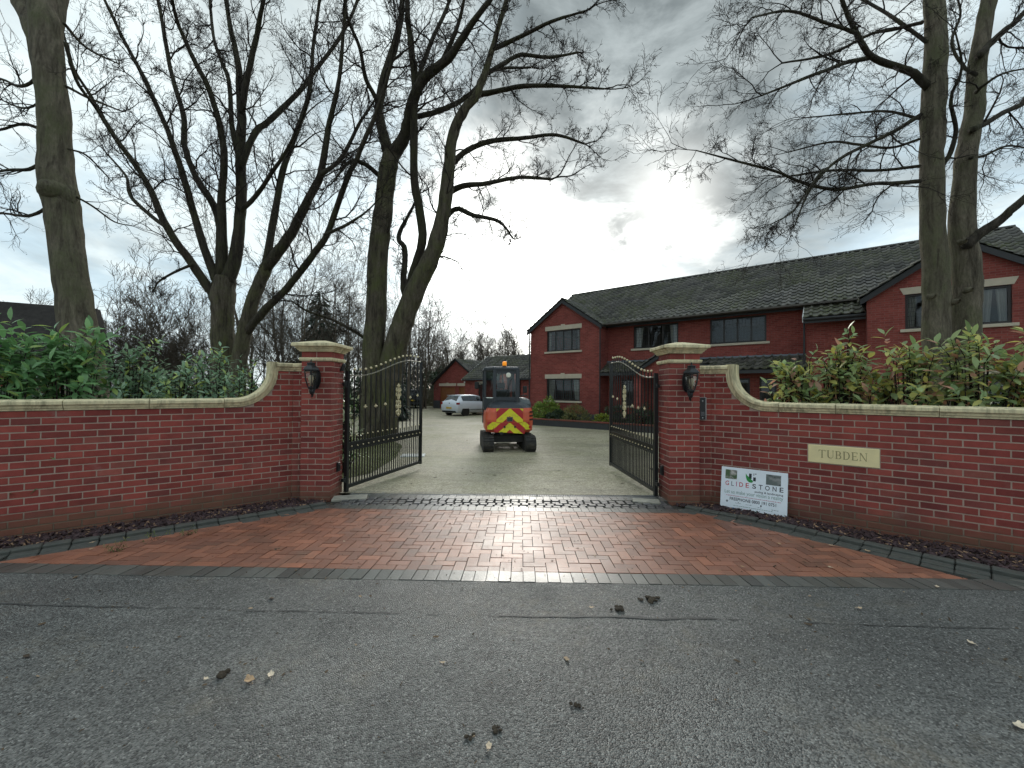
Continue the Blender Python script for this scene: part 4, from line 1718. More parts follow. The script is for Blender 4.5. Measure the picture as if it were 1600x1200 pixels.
MB().box(-0.07, 0.11, -0.784, -0.772, 0.852, 0.988).build('latch_frame', plain('latch_frame', (0.30, 0.12, 0.12), 0.4), cw)
MB().lathe([(0.05, 0), (0.05, 0.03)], 12, Matrix.Translation((-0.22, -0.75, 0.52)) @ Matrix.Rotation(PI / 2, 4, 'X')).build('exhaust', PLASTIC, cw)
# side chevrons wrapping the corners
for (ang0, ang1, cx, cy, rr, mname) in ((PI + 0.42 * PI / 2, PI + 0.95 * PI / 2, -0.34, -0.42, 0.349, 'chevron_left'), (1.5 * PI + 0.04, 1.5 * PI + 0.42 * PI / 2, 0.36, -0.36, 0.409, 'chevron_right')):
    P = [(cx + rr * math.cos(ang0 + (ang1 - ang0) * i / 5), cy + rr * math.sin(ang0 + (ang1 - ang0) * i / 5)) for i in range(6)]
    v = MB()
    v.add([(p[0], p[1], 0.62) for p in P] + [(p[0], p[1], 0.84) for p in P], [(i, i + 1, 7 + i, 6 + i) for i in range(5)])
    v.build('hazard_sticker', CH2, cw)
# cab: four posts, roof, glass
cab = [(-0.66, 0.72), (-0.66, -0.10), (-0.40, -0.46), (0.28, -0.46), (0.30, 0.72)]
zl, zh = 1.30, 2.36
m = MB()


def post(p, w, z0=zl, z1=zh, mm=None):
    (mm or m).cbox(p[0] - w / 2, p[0] + w / 2, p[1] - w / 2, p[1] + w / 2, z0, z1, 0.012)


for p, w in zip(cab, (0.07, 0.07, 0.10, 0.11, 0.08)):
    mm = MB()
    post(p, w, 1.22 if p[1] < 0 else 0.7, zh, mm)
    mm.build('cab_post', CABGREY, ex)
m = MB()
inset = lambda k: [(-0.18 + (p[0] + 0.18) * k, 0.13 + (p[1] - 0.13) * k) for p in cab]
loft_plan(m, [(inset(1.08), zh - 0.02), (inset(1.09), zh + 0.03), (inset(1.05), zh + 0.075), (inset(0.94), zh + 0.10)])
m.build('cab_roof', CABGREY, ex)
m = MB()
loft_plan(m, [(inset(1.04), 1.16), (inset(1.045), 1.52)])
m.prism(inset(0.98), 0.62, 1.17, 'z')
m.build('cab_base', CABGREY, ex)
for (p, q) in zip(cab, cab[1:] + cab[:1]):
    g = MB()
    dx, dy = q[0] - p[0], q[1] - p[1]
    L = math.hypot(dx, dy)
    a_, b_ = 0.06 / L, 1 - 0.06 / L
    pa, pb = (p[0] + dx * a_, p[1] + dy * a_), (p[0] + dx * b_, p[1] + dy * b_)
    g.add([(*pa, 1.52), (*pb, 1.52), (*pb, zh - 0.02), (*pa, zh - 0.02)], [(0, 1, 2, 3)])
    g.build('cab_window', CABGLASS, ex)
wf = MB()
wf.box(-0.345, 0.225, -0.475, -0.455, 1.50, 1.56).box(-0.345, 0.225, -0.475, -0.455, 2.24, 2.345)
wf.build('window_frame', CABGREY, ex)
st = MB()
st.cbox(-0.42, 0.06, -0.20, -0.06, 1.05, 1.78, 0.05).cbox(-0.42, 0.06, -0.2, 0.28, 0.95, 1.10, 0.04).cbox(-0.30, -0.06, -0.17, -0.09, 1.80, 1.98, 0.03)
st.build('seat', PLASTIC, ex)
lm = MB()
lm.smooth = True
lm.lathe([(0.02, 0), (0.065, 0.02), (0.075, 0.06), (0.06, 0.065)], 12, Matrix.Translation((0.0, -0.47, 2.20)) @ Matrix.Rotation(PI / 2, 4, 'X'))
lm.build('work_light', plain('lamp_lens', (0.75, 0.72, 0.62), 0.2), ex)
bc_ = MB()
bc_.lathe([(0.05, 0), (0.05, 0.035)], 12, Matrix.Translation((-0.10, -0.36, zh + 0.09)))
bc_.build('beacon_base', PLASTIC, ex)
t = NT('beacon_amber')
t.done((0.9, 0.30, 0.02), 0.2, spec=0.5)
t.b.inputs['Emission Color'].default_value = (1.0, 0.33, 0.03, 1)
t.b.inputs['Emission Strength'].default_value = 0.35
BEAC = t.mat
bc_ = MB()
bc_.smooth = True
bc_.lathe([(0.062, 0), (0.065, 0.08), (0.058, 0.12), (0.04, 0.128)], 14, Matrix.Translation((-0.10, -0.36, zh + 0.125)))
bc_.build('beacon', BEAC, ex)
# boom, arm and bucket folded ahead of the cab
bo = MB()


def beam(m, pts, w, hs):
    """box beam in the y-z plane"""
    vs, fs = [], []
    for i, ((y, z), h) in enumerate(zip(pts, hs)):
        y0, z0 = pts[max(i - 1, 0)]
        y1, z1 = pts[min(i + 1, len(pts) - 1)]
        L = math.hypot(y1 - y0, z1 - z0)
        ny, nz = -(z1 - z0) / L, (y1 - y0) / L
        for s1_, s2_ in ((-1, -1), (1, -1), (1, 1), (-1, 1)):
            vs.append((s1_ * w / 2, y + ny * h / 2 * s2_, z + nz * h / 2 * s2_))
    for i in range(len(pts) - 1):
        for k in range(4):
            a, b2 = i * 4 + k, i * 4 + (k + 1) % 4
            fs.append((a, b2, b2 + 4, a + 4))
    fs += [(3, 2, 1, 0), tuple(range(len(vs) - 4, len(vs)))]
    m.add(vs, fs)


beam(bo, [(0.75, 0.72), (1.15, 1.35), (1.55, 1.95), (2.05, 2.22), (2.55, 2.05)], 0.20, [0.18, 0.26, 0.30, 0.24, 0.14])
bo.build('boom', ORANGE, ex, None, None, None, None, Matrix.Translation((0.12, 0, 0)))
ar_ = MB()
beam(ar_, [(2.62, 2.28), (2.5, 1.95), (2.25, 1.2), (2.10, 0.72)], 0.16, [0.10, 0.24, 0.18, 0.12])
ar_.build('dipper_arm', ORANGE, ex, None, None, None, None, Matrix.Translation((0.12, 0, 0)))
bk = MB()
bk.prism([(1.95, 0.74), (2.20, 0.76), (2.30, 0.5), (2.22, 0.2), (1.95, 0.05), (1.62, 0.08), (1.60, 0.14), (1.88, 0.30)], -0.12, 0.36, 'x')
bk.build('bucket', CABGREY, ex)
bl_ = MB()
bl_.prism([(1.02, 0.06), (1.12, 0.06), (1.16, 0.22), (1.12, 0.38), (1.04, 0.38), (1.08, 0.22)], -0.74, 0.74, 'x')
bl_.box(-0.3, -0.2, 0.4, 1.05, 0.18, 0.28).box(0.2, 0.3, 0.4, 1.05, 0.18, 0.28)
bl_.build('dozer_blade', CABGREY, ex)

# fittings
for (p0, p1, p2) in (((-0.70, 0.70, 1.95), (-0.86, 0.72, 2.0), (-0.88, 0.70, 1.92)), ((0.62, 0.80, 1.40), (0.66, 0.84, 1.72), (0.70, 0.82, 1.80))):
    MB().tube([p0, p1, p2], 0.012, 6).build('mirror_arm', PLASTIC, ex)
    MB().cbox(p2[0] - 0.07, p2[0] + 0.07, p2[1] - 0.03, p2[1] + 0.02, p2[2] - 0.13, p2[2] + 0.10, 0.02).build('mirror', PLASTIC, ex)
MB().tube([(0.40, -0.30, 1.52), (0.42, -0.33, 1.60), (0.62, -0.12, 1.60), (0.64, 0.35, 1.58), (0.62, 0.40, 1.48)], 0.014, 6).build('hand_rail', PLASTIC, ex)
MB().tube([(-0.06, -0.486, 1.58), (0.02, -0.488, 1.86), (0.10, -0.488, 2.10)], 0.008, 5).build('wiper', PLASTIC, ex)
for x_ in (-0.52, 0.16):
    MB().cbox(x_ - 0.06, x_ + 0.06, 0.74, 0.80, 2.38, 2.46, 0.01).build('roof_lamp', bpy.data.materials['lamp_lens'], ex)
for x_ in (0.02, 0.05, 0.19, 0.22):
    MB().tube([(x_, 0.72, 1.0), (x_, 0.98, 1.46), (x_, 1.38, 2.02), (x_, 1.75, 2.34), (x_, 2.1, 2.40)], 0.014, 5).build('hose', PLASTIC, ex)
MB().tube([(0.02, 1.0, 0.85), (0.12, 1.45, 1.55)], 0.055, 8).tube([(0.12, 1.45, 1.55), (0.12, 1.6, 1.8)], 0.03, 8).build('boom_ram', STEEL, ex)
for x_ in (-0.50, 0.60):
    MB().cbox(x_ - 0.05, x_ + 0.05, -0.70, -0.655, 0.66, 0.72, 0.01).build('reflector', bpy.data.materials.get('tail_red') or plain('tail_red', (0.4, 0.02, 0.02), 0.2), ex)
MB().cbox(-0.42, 0.22, -0.505, -0.47, 1.44, 1.50, 0.01).build('window_ledge', CABGREY, ex)

# ================================================================== cars
TYRE = plain('tyre', (0.018, 0.018, 0.019), 0.85, var=0.2)
RIM = plain('alloy', (0.34, 0.35, 0.36), 0.35, 0.7)
CARBLACK = plain('trim_black', (0.012, 0.012, 0.013), 0.5)
TAIL = plain('tail_lamp', (0.26, 0.012, 0.016), 0.15)
YPLATE = plain('number_plate', (0.60, 0.40, 0.04), 0.4)


def car(name, x, y, rz, paint, label, L, W, H, stations, beltz, wheel_r, axles, plate_z):
    """x forward, y left. stations: (x, half width at sill, half width at belt, half width of roof, z sill, z belt, z roof)"""
    root = empty(name, (x, y, G(x, y)), rz, label, 'car')
    rows = []
    for (sx, ws, wb, wr, zs, zb, zr) in stations:
        r = [(0.0, zs - 0.01), (ws * 0.8, zs - 0.01), (ws, zs + 0.05), (wb * 1.0, zs + (zb - zs) * 0.45), (wb, zs + (zb - zs) * 0.75), (wb * 0.965, zb), (wb * 0.965 + (wr - wb * 0.965) * 0.5, zb + (zr - zb) * 0.52), (wr, zb + (zr - zb) * 0.92), (wr * 0.86, zr), (0.0, zr + 0.012)]
        rows.append([Vector((sx, yy, zz)) for yy, zz in r])
    n = len(rows[0])
    m = MB()
    m.smooth = True
    for sgn in (1, -1):
        vs = [Vector((v.x, v.y * sgn, v.z)) for r in rows for v in r]
        fs = []
        for i in range(len(rows) - 1):
            for k in range(n - 1):
                a = i * n + k
                q = (a, a + 1, a + n + 1, a + n)
                fs.append(q if sgn < 0 else q[::-1])
        fs.append(tuple(range(n)) if sgn > 0 else tuple(range(n))[::-1])
        e = (len(rows) - 1) * n
        fs.append(tuple(range(e, e + n))[::-1] if sgn > 0 else tuple(range(e, e + n)))
        m.add(vs, fs)
    body = m.build('body', paint, root)

    def surf(i, t, k, u, sgn, off):
        i2, k2 = min(i + 1, len(rows) - 1), min(k + 1, n - 1)
        p = rows[i][k].lerp(rows[i][k2], u).lerp(rows[i2][k].lerp(rows[i2][k2], u), t)
        q = Vector((p.x, p.y * sgn, p.z))
        a = rows[i2][k] - rows[i][k]
        b_ = rows[i][k2] - rows[i][k]
        nn = b_.cross(a)
        nn.normalize()
        nn = Vector((nn.x, nn.y * sgn, nn.z))
        if nn.y * sgn < 0:
            nn = -nn
        return q + nn * off
    return root, rows, surf


def wheels(root, axles, r, half, wd=0.19):
    for ax in axles:
        for sgn in (1, -1):
            M = Matrix.Translation((ax, sgn * (half - wd / 2 + 0.01), r)) @ Matrix.Rotation(-PI / 2 * sgn, 4, 'X')
            t = MB()
            t.smooth = True
            t.lathe([(r * 0.62, -wd / 2), (r * 0.95, -wd / 2), (r, -wd / 4), (r, wd / 4), (r * 0.95, wd / 2), (r * 0.64, wd / 2)], 22, M)
            wh = t.build('wheel', TYRE, root)
            q = MB()
            q.lathe([(r * 0.64, wd / 2 - 0.02), (r * 0.62, wd / 2 - 0.005), (r * 0.55, wd / 2 - 0.02), (r * 0.52, wd / 2 - 0.06)], 20, M, False)
            for k in range(5):
                q.box(-0.022, 0.022, 0.02, r * 0.60, wd / 2 - 0.05, wd / 2 - 0.012, M @ Matrix.Rotation(2 * PI * k / 5, 4, 'Z'))
            q.lathe([(0.05, wd / 2 - 0.05), (0.05, wd / 2 - 0.008)], 10, M)
            q.build('rim', RIM, wh)
            z = MB()
            z.lathe([(r * 1.13, wd / 2 - 0.08), (r * 1.13, wd / 2 + 0.001)], 22, M)
            z.build('wheel_arch', CARBLACK, root)


CARWHITE = plain('car_silver_white', (0.66, 0.70, 0.76), 0.22, var=0.03, spec=0.6)
hat = [(-2.02, 0.70, 0.80, 0.60, 0.32, 0.66, 0.70), (-1.97, 0.74, 0.85, 0.62, 0.25, 0.92, 0.96), (-1.88, 0.78, 0.865, 0.60, 0.22, 0.98, 1.02), (-1.60, 0.80, 0.875, 0.575, 0.20, 0.985, 1.36), (-1.42, 0.80, 0.875, 0.575, 0.20, 0.98, 1.425), (-0.8, 0.80, 0.875, 0.585, 0.20, 0.965, 1.455), (-0.1, 0.80, 0.875, 0.585, 0.20, 0.945, 1.45), (0.42, 0.80, 0.875, 0.56, 0.20, 0.93, 1.36), (1.05, 0.80, 0.87, 0.62, 0.20, 0.92, 0.965), (1.55, 0.79, 0.85, 0.60, 0.20, 0.85, 0.88), (1.85, 0.76, 0.80, 0.55, 0.22, 0.74, 0.77), (2.02, 0.62, 0.66, 0.45, 0.28, 0.60, 0.62)]
root, rows, surf = car('hatchback_car', -3.05, 30.2, R(51), CARWHITE, 'silver white hatchback parked on the drive in front of the garage', 4.05, 1.75, 1.45, hat, 0.95, 0.31, (-1.25, 1.28), 0.55)
wheels(root, (-1.25, 1.28), 0.315, 0.855)
for sgn in (1, -1):
    for nm, i0, i1, t0, t1 in (('rear_side_window', 3, 5, 0.55, 0.92), ('front_side_window', 5, 7, 0.02, 0.95)):
        g = MB()
        g.smooth = False
        cols = []
        for (i, t) in [(i0, t0)] + [(i, 0.0) for i in range(i0 + 1, i1 + 1)] + ([(i1, t1)] if t1 > 0 else []):
            lo = surf(min(i, len(rows) - 2), t, 5, 0.22, sgn, 0.006)
            mi = surf(min(i, len(rows) - 2), t, 6, 0.0, sgn, 0.008)
            hi = surf(min(i, len(rows) - 2), t, 6, 0.85, sgn, 0.006)
            cols.append((lo, mi, hi))
        vs = [p for c in cols for p in c]
        fs = []
        for k in range(len(cols) - 1):
            fs += [(3 * k, 3 * k + 3, 3 * k + 4, 3 * k + 1), (3 * k + 1, 3 * k + 4, 3 * k + 5, 3 * k + 2)]
        g.add(vs, fs)
        g.build(nm, CARGLASS, root)
g = MB()
g.add([(-1.868, -0.60, 1.035), (-1.868, 0.60, 1.035), (-1.655, 0.54, 1.325), (-1.655, -0.54, 1.325)], [(0, 1, 2, 3)])
g.build('rear_window', plain('rear_glass', (0.05, 0.058, 0.062), 0.06), root)
MB().box(-1.70, -1.50, -0.55, 0.55, 1.395, 1.425).build('roof_spoiler', CARWHITE, root)
for sgn in (1, -1):
    MB().cbox(-2.0, -1.80, sgn * 0.60 - 0.19 * (sgn < 0), sgn * 0.60 + 0.19 * (sgn > 0), 0.79, 0.93, 0.02, Matrix.Translation((-0.012, sgn * 0.085, 0))).build('tail_lamp', TAIL, root)
    MB().cbox(0.50, 0.64, sgn * 0.88 - 0.08, sgn * 0.88 + 0.08, 0.97, 1.08, 0.02).build('door_mirror', CARBLACK, root)
    MB().box(-1.0, 1.0, sgn * 0.872 - 0.006, sgn * 0.872 + 0.006, 0.40, 0.43).build('side_strip', CARBLACK, root)
    MB().box(-0.45, -0.28, sgn * 0.885 - 0.008, sgn * 0.885 + 0.008, 0.80, 0.825).build('door_handle', CARWHITE, root)
MB().box(-2.045, -1.9, -0.66, 0.66, 0.24, 0.36).build('rear_diffuser', CARBLACK, root)
MB().box(-2.052, -2.02, -0.26, 0.26, 0.50, 0.61).build('number_plate', YPLATE, root)
MB().lathe([(0.05, 0), (0.05, 0.01)], 14, Matrix.Translation((-1.985, 0, 0.86)) @ Matrix.Rotation(-PI / 2, 4, 'Y')).build('badge', CARBLACK, root)

CARDARK = plain('car_black', (0.008, 0.009, 0.012), 0.2, var=0.05)
suv = [(-2.2, 0.80, 0.86, 0.70, 0.42, 0.80, 0.86), (-2.16, 0.84, 0.93, 0.72, 0.36, 1.10, 1.2), (-2.05, 0.86, 0.95, 0.74, 0.34, 1.14, 1.66), (-1.9, 0.88, 0.95, 0.74, 0.34, 1.14, 1.76), (-0.8, 0.88, 0.95, 0.74, 0.34, 1.12, 1.80), (0.3, 0.88, 0.95, 0.72, 0.34, 1.10, 1.76), (0.95, 0.88, 0.94, 0.74, 0.34, 1.10, 1.15), (1.8, 0.86, 0.92, 0.70, 0.34, 1.05, 1.09), (2.2, 0.78, 0.84, 0.60, 0.40, 0.90, 0.95)]
root, rows, surf = car('off_road_car', -9.6, 41.0, R(97), CARDARK, 'black off road car parked beyond the left gate by the fence', 4.4, 1.9, 1.8, suv, 1.1, 0.37, (-1.35, 1.35), 0.7)
wheels(root, (-1.35, 1.35), 0.37, 0.93, 0.24)
MB().add([(-2.162, -0.62, 1.22), (-2.162, 0.62, 1.22), (-2.058, 0.60, 1.62), (-2.058, -0.60, 1.62)], [(0, 1, 2, 3)]).build('rear_window', bpy.data.materials['rear_glass'], root)
for sgn in (1, -1):
    MB().cbox(-2.23, -2.12, sgn * 0.80 - 0.07, sgn * 0.80 + 0.07, 0.92, 1.12, 0.02).build('tail_lamp', TAIL, root)
MB().box(-2.235, -2.19, -0.26, 0.26, 0.72, 0.83).build('number_plate', YPLATE, root)
MB().box(-2.24, -2.10, -0.80, 0.80, 0.42, 0.60).build('bumper', CARBLACK, root)

# ================================================================== house


def m_wall(name):
    t = NT(name)
    sp = t.n('ShaderNodeSeparateXYZ')
    t.t.links.new(t.pos('object'), sp.inputs[0])
    cb = t.n('ShaderNodeCombineXYZ')
    t.set(cb.inputs[0], t.math('ADD', sp.outputs[0], sp.outputs[1]))
    t.set(cb.inputs[1], sp.outputs[2])
    br = t.n('ShaderNodeTexBrick', offset=0.5, i_Scale=1.0)
    br.inputs['Brick Width'].default_value = 0.225
    br.inputs['Row Height'].default_value = 0.075
    br.inputs['Mortar Size'].default_value = 0.006
    br.inputs['Mortar Smooth'].default_value = 0.2
    br.inputs['Bias'].default_value = 0.0
    br.inputs['Color1'].default_value = (0.285, 0.072, 0.058, 1)
    br.inputs['Color2'].default_value = (0.205, 0.046, 0.040, 1)
    br.inputs['Mortar'].default_value = (0.23, 0.115, 0.095, 1)
    t.t.links.new(cb.outputs[0], br.inputs['Vector'])
    col = t.hsv(br.outputs['Color'], v=t.rng(t.noise(0.8, 5, 0.65), 0.3, 0.7, 0.82, 1.15))
    col = t.hsv(col, v=t.rng(t.noise(14, 4, 0.7), 0.3, 0.7, 0.86, 1.14))
    t.bump(t.math('MULTIPLY', br.outputs['Fac'], -1.0), 0.6, 0.008)
    return t.done(col, 0.88, spec=0.25)


HWALL = m_wall('house_brick')
PLINTH = plain('blue_brick', (0.065, 0.066, 0.072), 0.7, var=0.2, scale=8)
SILL = plain('window_stone', (0.52, 0.45, 0.35), 0.85, var=0.1, scale=5)
FRAME = plain('dark_frame', (0.018, 0.013, 0.011), 0.45)
FASCIA = plain('fascia', (0.020, 0.020, 0.022), 0.5)
LEAD = plain('lead_came', (0.075, 0.078, 0.082), 0.5)
CURTAIN = plain('curtain', (0.55, 0.52, 0.47), 0.9, var=0.1, scale=4)
ROOM = plain('room_wall', (0.10, 0.09, 0.08), 0.9)
FLASH = plain('lead_flashing', (0.16, 0.18, 0.21), 0.6)


def m_tile():
    t = NT('roof_tile')
    r = t.rand()
    n = t.noise(20, 5, 0.65)
    col = t.mix(r, (0.046, 0.043, 0.039), (0.130, 0.120, 0.106))
    col = t.hsv(col, v=t.rng(n, 0.3, 0.7, 0.7, 1.25))
    mz = t.math('MULTIPLY', t.rng(t.noise(0.75, 5, 0.65), 0.40, 0.62), t.rng(t.noise(9, 5, 0.7), 0.42, 0.60))
    col = t.mix(t.math('MULTIPLY', mz, 0.72), col, (0.085, 0.098, 0.022))
    col = t.mix(t.rng(t.noise(28, 4, 0.7, offs=(2, 3, 4)), 0.66, 0.76, 0, 0.5), col, (0.17, 0.165, 0.14))
    t.bump(n, 0.4, 0.01)
    return t.done(col, t.rng(n, 0.3, 0.7, 0.52, 0.75), spec=0.45)


TILE = m_tile()
TW, TG = 0.30, 0.315


def tile_mesh():
    """interlocking tile with one bold roll and a thick lower edge"""
    prof = [(-0.150, 0.012), (-0.115, 0.004), (-0.030, 0.004), (0.010, 0.022), (0.055, 0.062), (0.090, 0.066), (0.125, 0.045), (0.150, 0.012)]
    m = MB()
    n = len(prof)
    L = 0.36
    vs = [(x, 0, z + 0.040) for x, z in prof] + [(x, L, z) for x, z in prof] + [(x, 0.0, z - 0.004) for x, z in prof]
    fs = [(i, i + 1, n + i + 1, n + i) for i in range(n - 1)] + [(2 * n + i, 2 * n + i + 1, i + 1, i) for i in range(n - 1)]
    return m.add(vs, fs)


TM = tile_mesh()
TILE_ME = TM.mesh('tile', TILE)
TV = np.array(TM.v, dtype=np.float32)
TF = np.array(TM.f, dtype=np.int32)
rt = random.Random(5)


class Roof:
    """a tiled slope: o = lower left corner, a = along the eave, b = up the slope (unit vectors, house frame)"""

    def __init__(self, parent, o, a, b, la, lb, keep=None):
        self.o, self.a, self.b = Vector(o), Vector(a).normalized(), Vector(b).normalized()
        self.n = self.a.cross(self.b)
        self.tiles = []
        nu, nv = int(math.ceil(la / TW)), int(math.ceil(lb / TG))
        for j in range(nv):
            for i in range(nu):
                u, v = (i + 0.5) * TW, j * TG
                if v + 0.10 > lb or u > la + 0.05:
                    continue
                if keep and not keep(u, v + 0.15):
                    continue
                p = self.o + self.a * u + self.b * v + self.n * 0.012
                Rm = Matrix(((self.a.x, self.b.x, self.n.x, p.x), (self.a.y, self.b.y, self.n.y, p.y), (self.a.z, self.b.z, self.n.z, p.z), (0, 0, 0, 1)))
                M = Rm @ Matrix.Rotation(rt.uniform(-0.012, 0.012), 4, 'Z') @ Matrix.Translation((0, rt.uniform(-0.006, 0.006), rt.uniform(-0.002, 0.003)))
                self.tiles.append(M)


def lay_tiles(house, roofs, nobj):
    """the tiles that show largest are pieces; the rest of each slope is joined"""
    allt = []
    for part, rf in roofs:
        for M in rf.tiles:
            w = house.matrix_basis @ M.translation
            nw = (house.matrix_basis.to_3x3() @ rf.n)
            view = Vector((w.x, w.y, w.z - CAMH))
            dist = view.length
            f = -nw.dot(view) / dist
            sx_ = w.x / max(w.y, 0.1)
            vis = f > 0.02 and abs(sx_) < 1.26
            allt.append((f / dist ** 2 if vis else -1, part, M))
    allt.sort(key=lambda t: -t[0])
    rest = {}
    for idx, (sc, part, M) in enumerate(allt):
        if idx < nobj and sc > 0:
            put('tile', TILE_ME, M, part)
        else:
            rest.setdefault(part.name, (part, []))[1].append(M)
    for part, Ms in rest.values():
        V, F, A = [], [], []
        nvt = len(TV)
        for k, M in enumerate(Ms):
            A3 = np.array(M.to_3x3(), dtype=np.float32)
            V.append(TV @ A3.T + np.array(M.translation, dtype=np.float32))
            F.append(TF + k * nvt)
            A += [rt.random()] * nvt
        o = bpy.data.objects.new('tiling', np_mesh('tiling', np.concatenate(V), np.concatenate(F), TILE, attr=A))
        link(o, part, 'stuff')


def wall_panel(root, org, ang, outline, holes, mat=HWALL, thick=0.12, name='wall'):
    """flat wall in a local plane: x along, z up, outer face at y=0, body to +y. outline: polygon (x,z); holes: (x0,x1,z0,z1)"""
    m = MB()
    xs = sorted({round(v, 4) for p in outline for v in (p[0],)} | {v for h in holes for v in h[:2]})
    zs = sorted({round(p[1], 4) for p in outline} | {v for h in holes for v in h[2:]})
    for i in range(len(xs) - 1):
        for j in range(len(zs) - 1):
            x0, x1, z0, z1 = xs[i], xs[i + 1], zs[j], zs[j + 1]
            xm, zm = (x0 + x1) / 2, (z0 + z1) / 2
            if any(h[0] < xm < h[1] and h[2] < zm < h[3] for h in holes):
                continue
            cell = [(x0, z0), (x1, z0), (x1, z1), (x0, z1)]
            for k in range(len(outline)):
                p, q = outline[k], outline[(k + 1) % len(outline)]
                a, b_ = -(q[1] - p[1]), (q[0] - p[0])
                cell = clip_poly(cell, (a, b_, -(a * p[0] + b_ * p[1]) + 1e-9))
                if len(cell) < 3:
                    break
            if len(cell) >= 3 and area(cell) > 1e-6:
                m.add([(c[0], 0, c[1]) for c in cell], [tuple(range(len(cell)))])
    for (x0, x1, z0, z1) in holes:
        for p, q in (((x0, z0), (x1, z0)), ((x1, z0), (x1, z1)), ((x1, z1), (x0, z1)), ((x0, z1), (x0, z0))):
            m.add([(p[0], 0, p[1]), (q[0], 0, q[1]), (q[0], thick, q[1]), (p[0], thick, p[1])], [(0, 1, 2, 3)])
    M = Matrix.Translation(org) @ Matrix.Rotation(ang, 4, 'Z')
    return m.build(name, mat, root, None, None, None, None, M), M


def window(root, M, x0, x1, z0, z1, lights, lintel=0.0, key=False, sill=True, curtain=0.0, lattice=0.13, splay=False, wname='window'):
    """casement in the hole x0..x1, z0..z1"""
    w = empty(wname, (0, 0, 0), parent=root)
    w.matrix_basis = M
    fy = 0.055
    f = MB()
    b = 0.075
    f.box(x0, x1, fy, fy + 0.06, z0, z0 + b).box(x0, x1, fy, fy + 0.06, z1 - b, z1)
    f.box(x0, x0 + b, fy + 0.001, fy + 0.059, z0 + b, z1 - b).box(x1 - b, x1, fy + 0.001, fy + 0.059, z0 + b, z1 - b)
    wx = (x1 - x0 - b) / lights
    for i in range(1, lights):
        xc = x0 + b / 2 + wx * i
        f.box(xc - 0.032, xc + 0.032, fy + 0.002, fy + 0.058, z0 + b, z1 - b)
    f.build('frame', FRAME, w)
    for i in range(lights):
        a0, a1 = x0 + b / 2 + wx * i + 0.03, x0 + b / 2 + wx * (i + 1) - 0.03
        MB().add([(a0, fy + 0.03, z0 + b), (a1, fy + 0.03, z0 + b), (a1, fy + 0.03, z1 - b), (a0, fy + 0.03, z1 - b)], [(0, 1, 2, 3)]).build('pane', GLASS, w)
    if lattice:
        l = MB()
        nx_ = max(2, round((x1 - x0) / lattice))
        nz_ = max(2, round((z1 - z0) / (lattice * 1.15)))
        for i in range(1, nx_):
            xx = x0 + (x1 - x0) * i / nx_
            l.box(xx - 0.005, xx + 0.005, fy + 0.022, fy + 0.027, z0 + b, z1 - b)
        for i in range(1, nz_):
            zz = z0 + (z1 - z0) * i / nz_
            l.box(x0 + b, x1 - b, fy + 0.0225, fy + 0.0265, zz - 0.005, zz + 0.005)
        l.build('lead_grid', LEAD, w)
    if curtain:
        for sgn in (0, 1):
            c = MB()
            P0, P1 = [], []
            N = 14
            cw_ = curtain * (x1 - x0)
            for i in range(N + 1):
                t_ = i / N
                xx = t_ * cw_
                xb = t_ * cw_ * 0.72
                yy = fy + 0.12 + 0.03 * math.sin(t_ * 6 * PI)
                sx0 = x0 + 0.03 + xx if sgn == 0 else x1 - 0.03 - xx
                sx1 = x0 + 0.03 + xb if sgn == 0 else x1 - 0.03 - xb
                P1.append((sx0, yy, z1))
                P0.append((sx1, yy, z0 - 0.05))
            c.add(P0 + P1, [(i, i + 1, N + 2 + i, N + 1 + i) for i in range(N)])
            c.build('curtain', CURTAIN, w)
    if sill:
        MB().cbox(x0 - 0.12, x1 + 0.12, -0.07, 0.10, z0 - 0.10, z0 - 0.001, 0.008).build('sill', SILL, w)
    if lintel:
        if splay:
            m = MB().prism([(x0 - 0.04, z1 + 0.001), (x1 + 0.04, z1 + 0.001), (x1 + 0.13, z1 + lintel), (x0 - 0.13, z1 + lintel)], -0.018, 0.06, 'y')
        else:
            m = MB().cbox(x0 - 0.10, x1 + 0.10, -0.018, 0.06, z1 + 0.001, z1 + lintel, 0.006)
        m.build('lintel', SILL, w)
        if key:
            xm = (x0 + x1) / 2
            MB().prism([(xm - 0.08, z1 + 0.0005), (xm + 0.08, z1 + 0.0005), (xm + 0.12, z1 + lintel + 0.06), (xm - 0.12, z1 + lintel + 0.06)], -0.034, 0.05, 'y').build('keystone', SILL, w)
    return w


HZ = -0.35
H = empty('brick_house', (5.10, 22.10, 0), R(-38.46), 'large two storey red brick house with dark tiled roof and two gables', 'house')
PITCH = math.atan2(2.88, 4.25)
cs, sn = math.cos(PITCH), math.sin(PITCH)
EZ, RZ, RV = 5.0, 7.88, 3.9
# --- left gable front (u -4.35..0, v -1)
gw = 4.35
e0 = 4.98
ap = 6.42
holes = [(1.10, 3.22, 3.66, 4.83), (1.10, 3.22, 0.95, 2.16)]
wl_, Mw = wall_panel(H, (-4.35, -1.0, 0), 0, [(0, HZ), (gw, HZ), (gw, e0), (gw / 2, ap), (0, e0)], holes)
window(H, Mw, *holes[0], 4, 0.24, True, True, 0.10)
window(H, Mw, *holes[1], 4, 0.24, True, True, 0.22)
MB().box(0.02, gw + 0.012, -0.012, -0.002, HZ, 0.28).build('plinth', PLINTH, H, None, None, None, None, Mw)
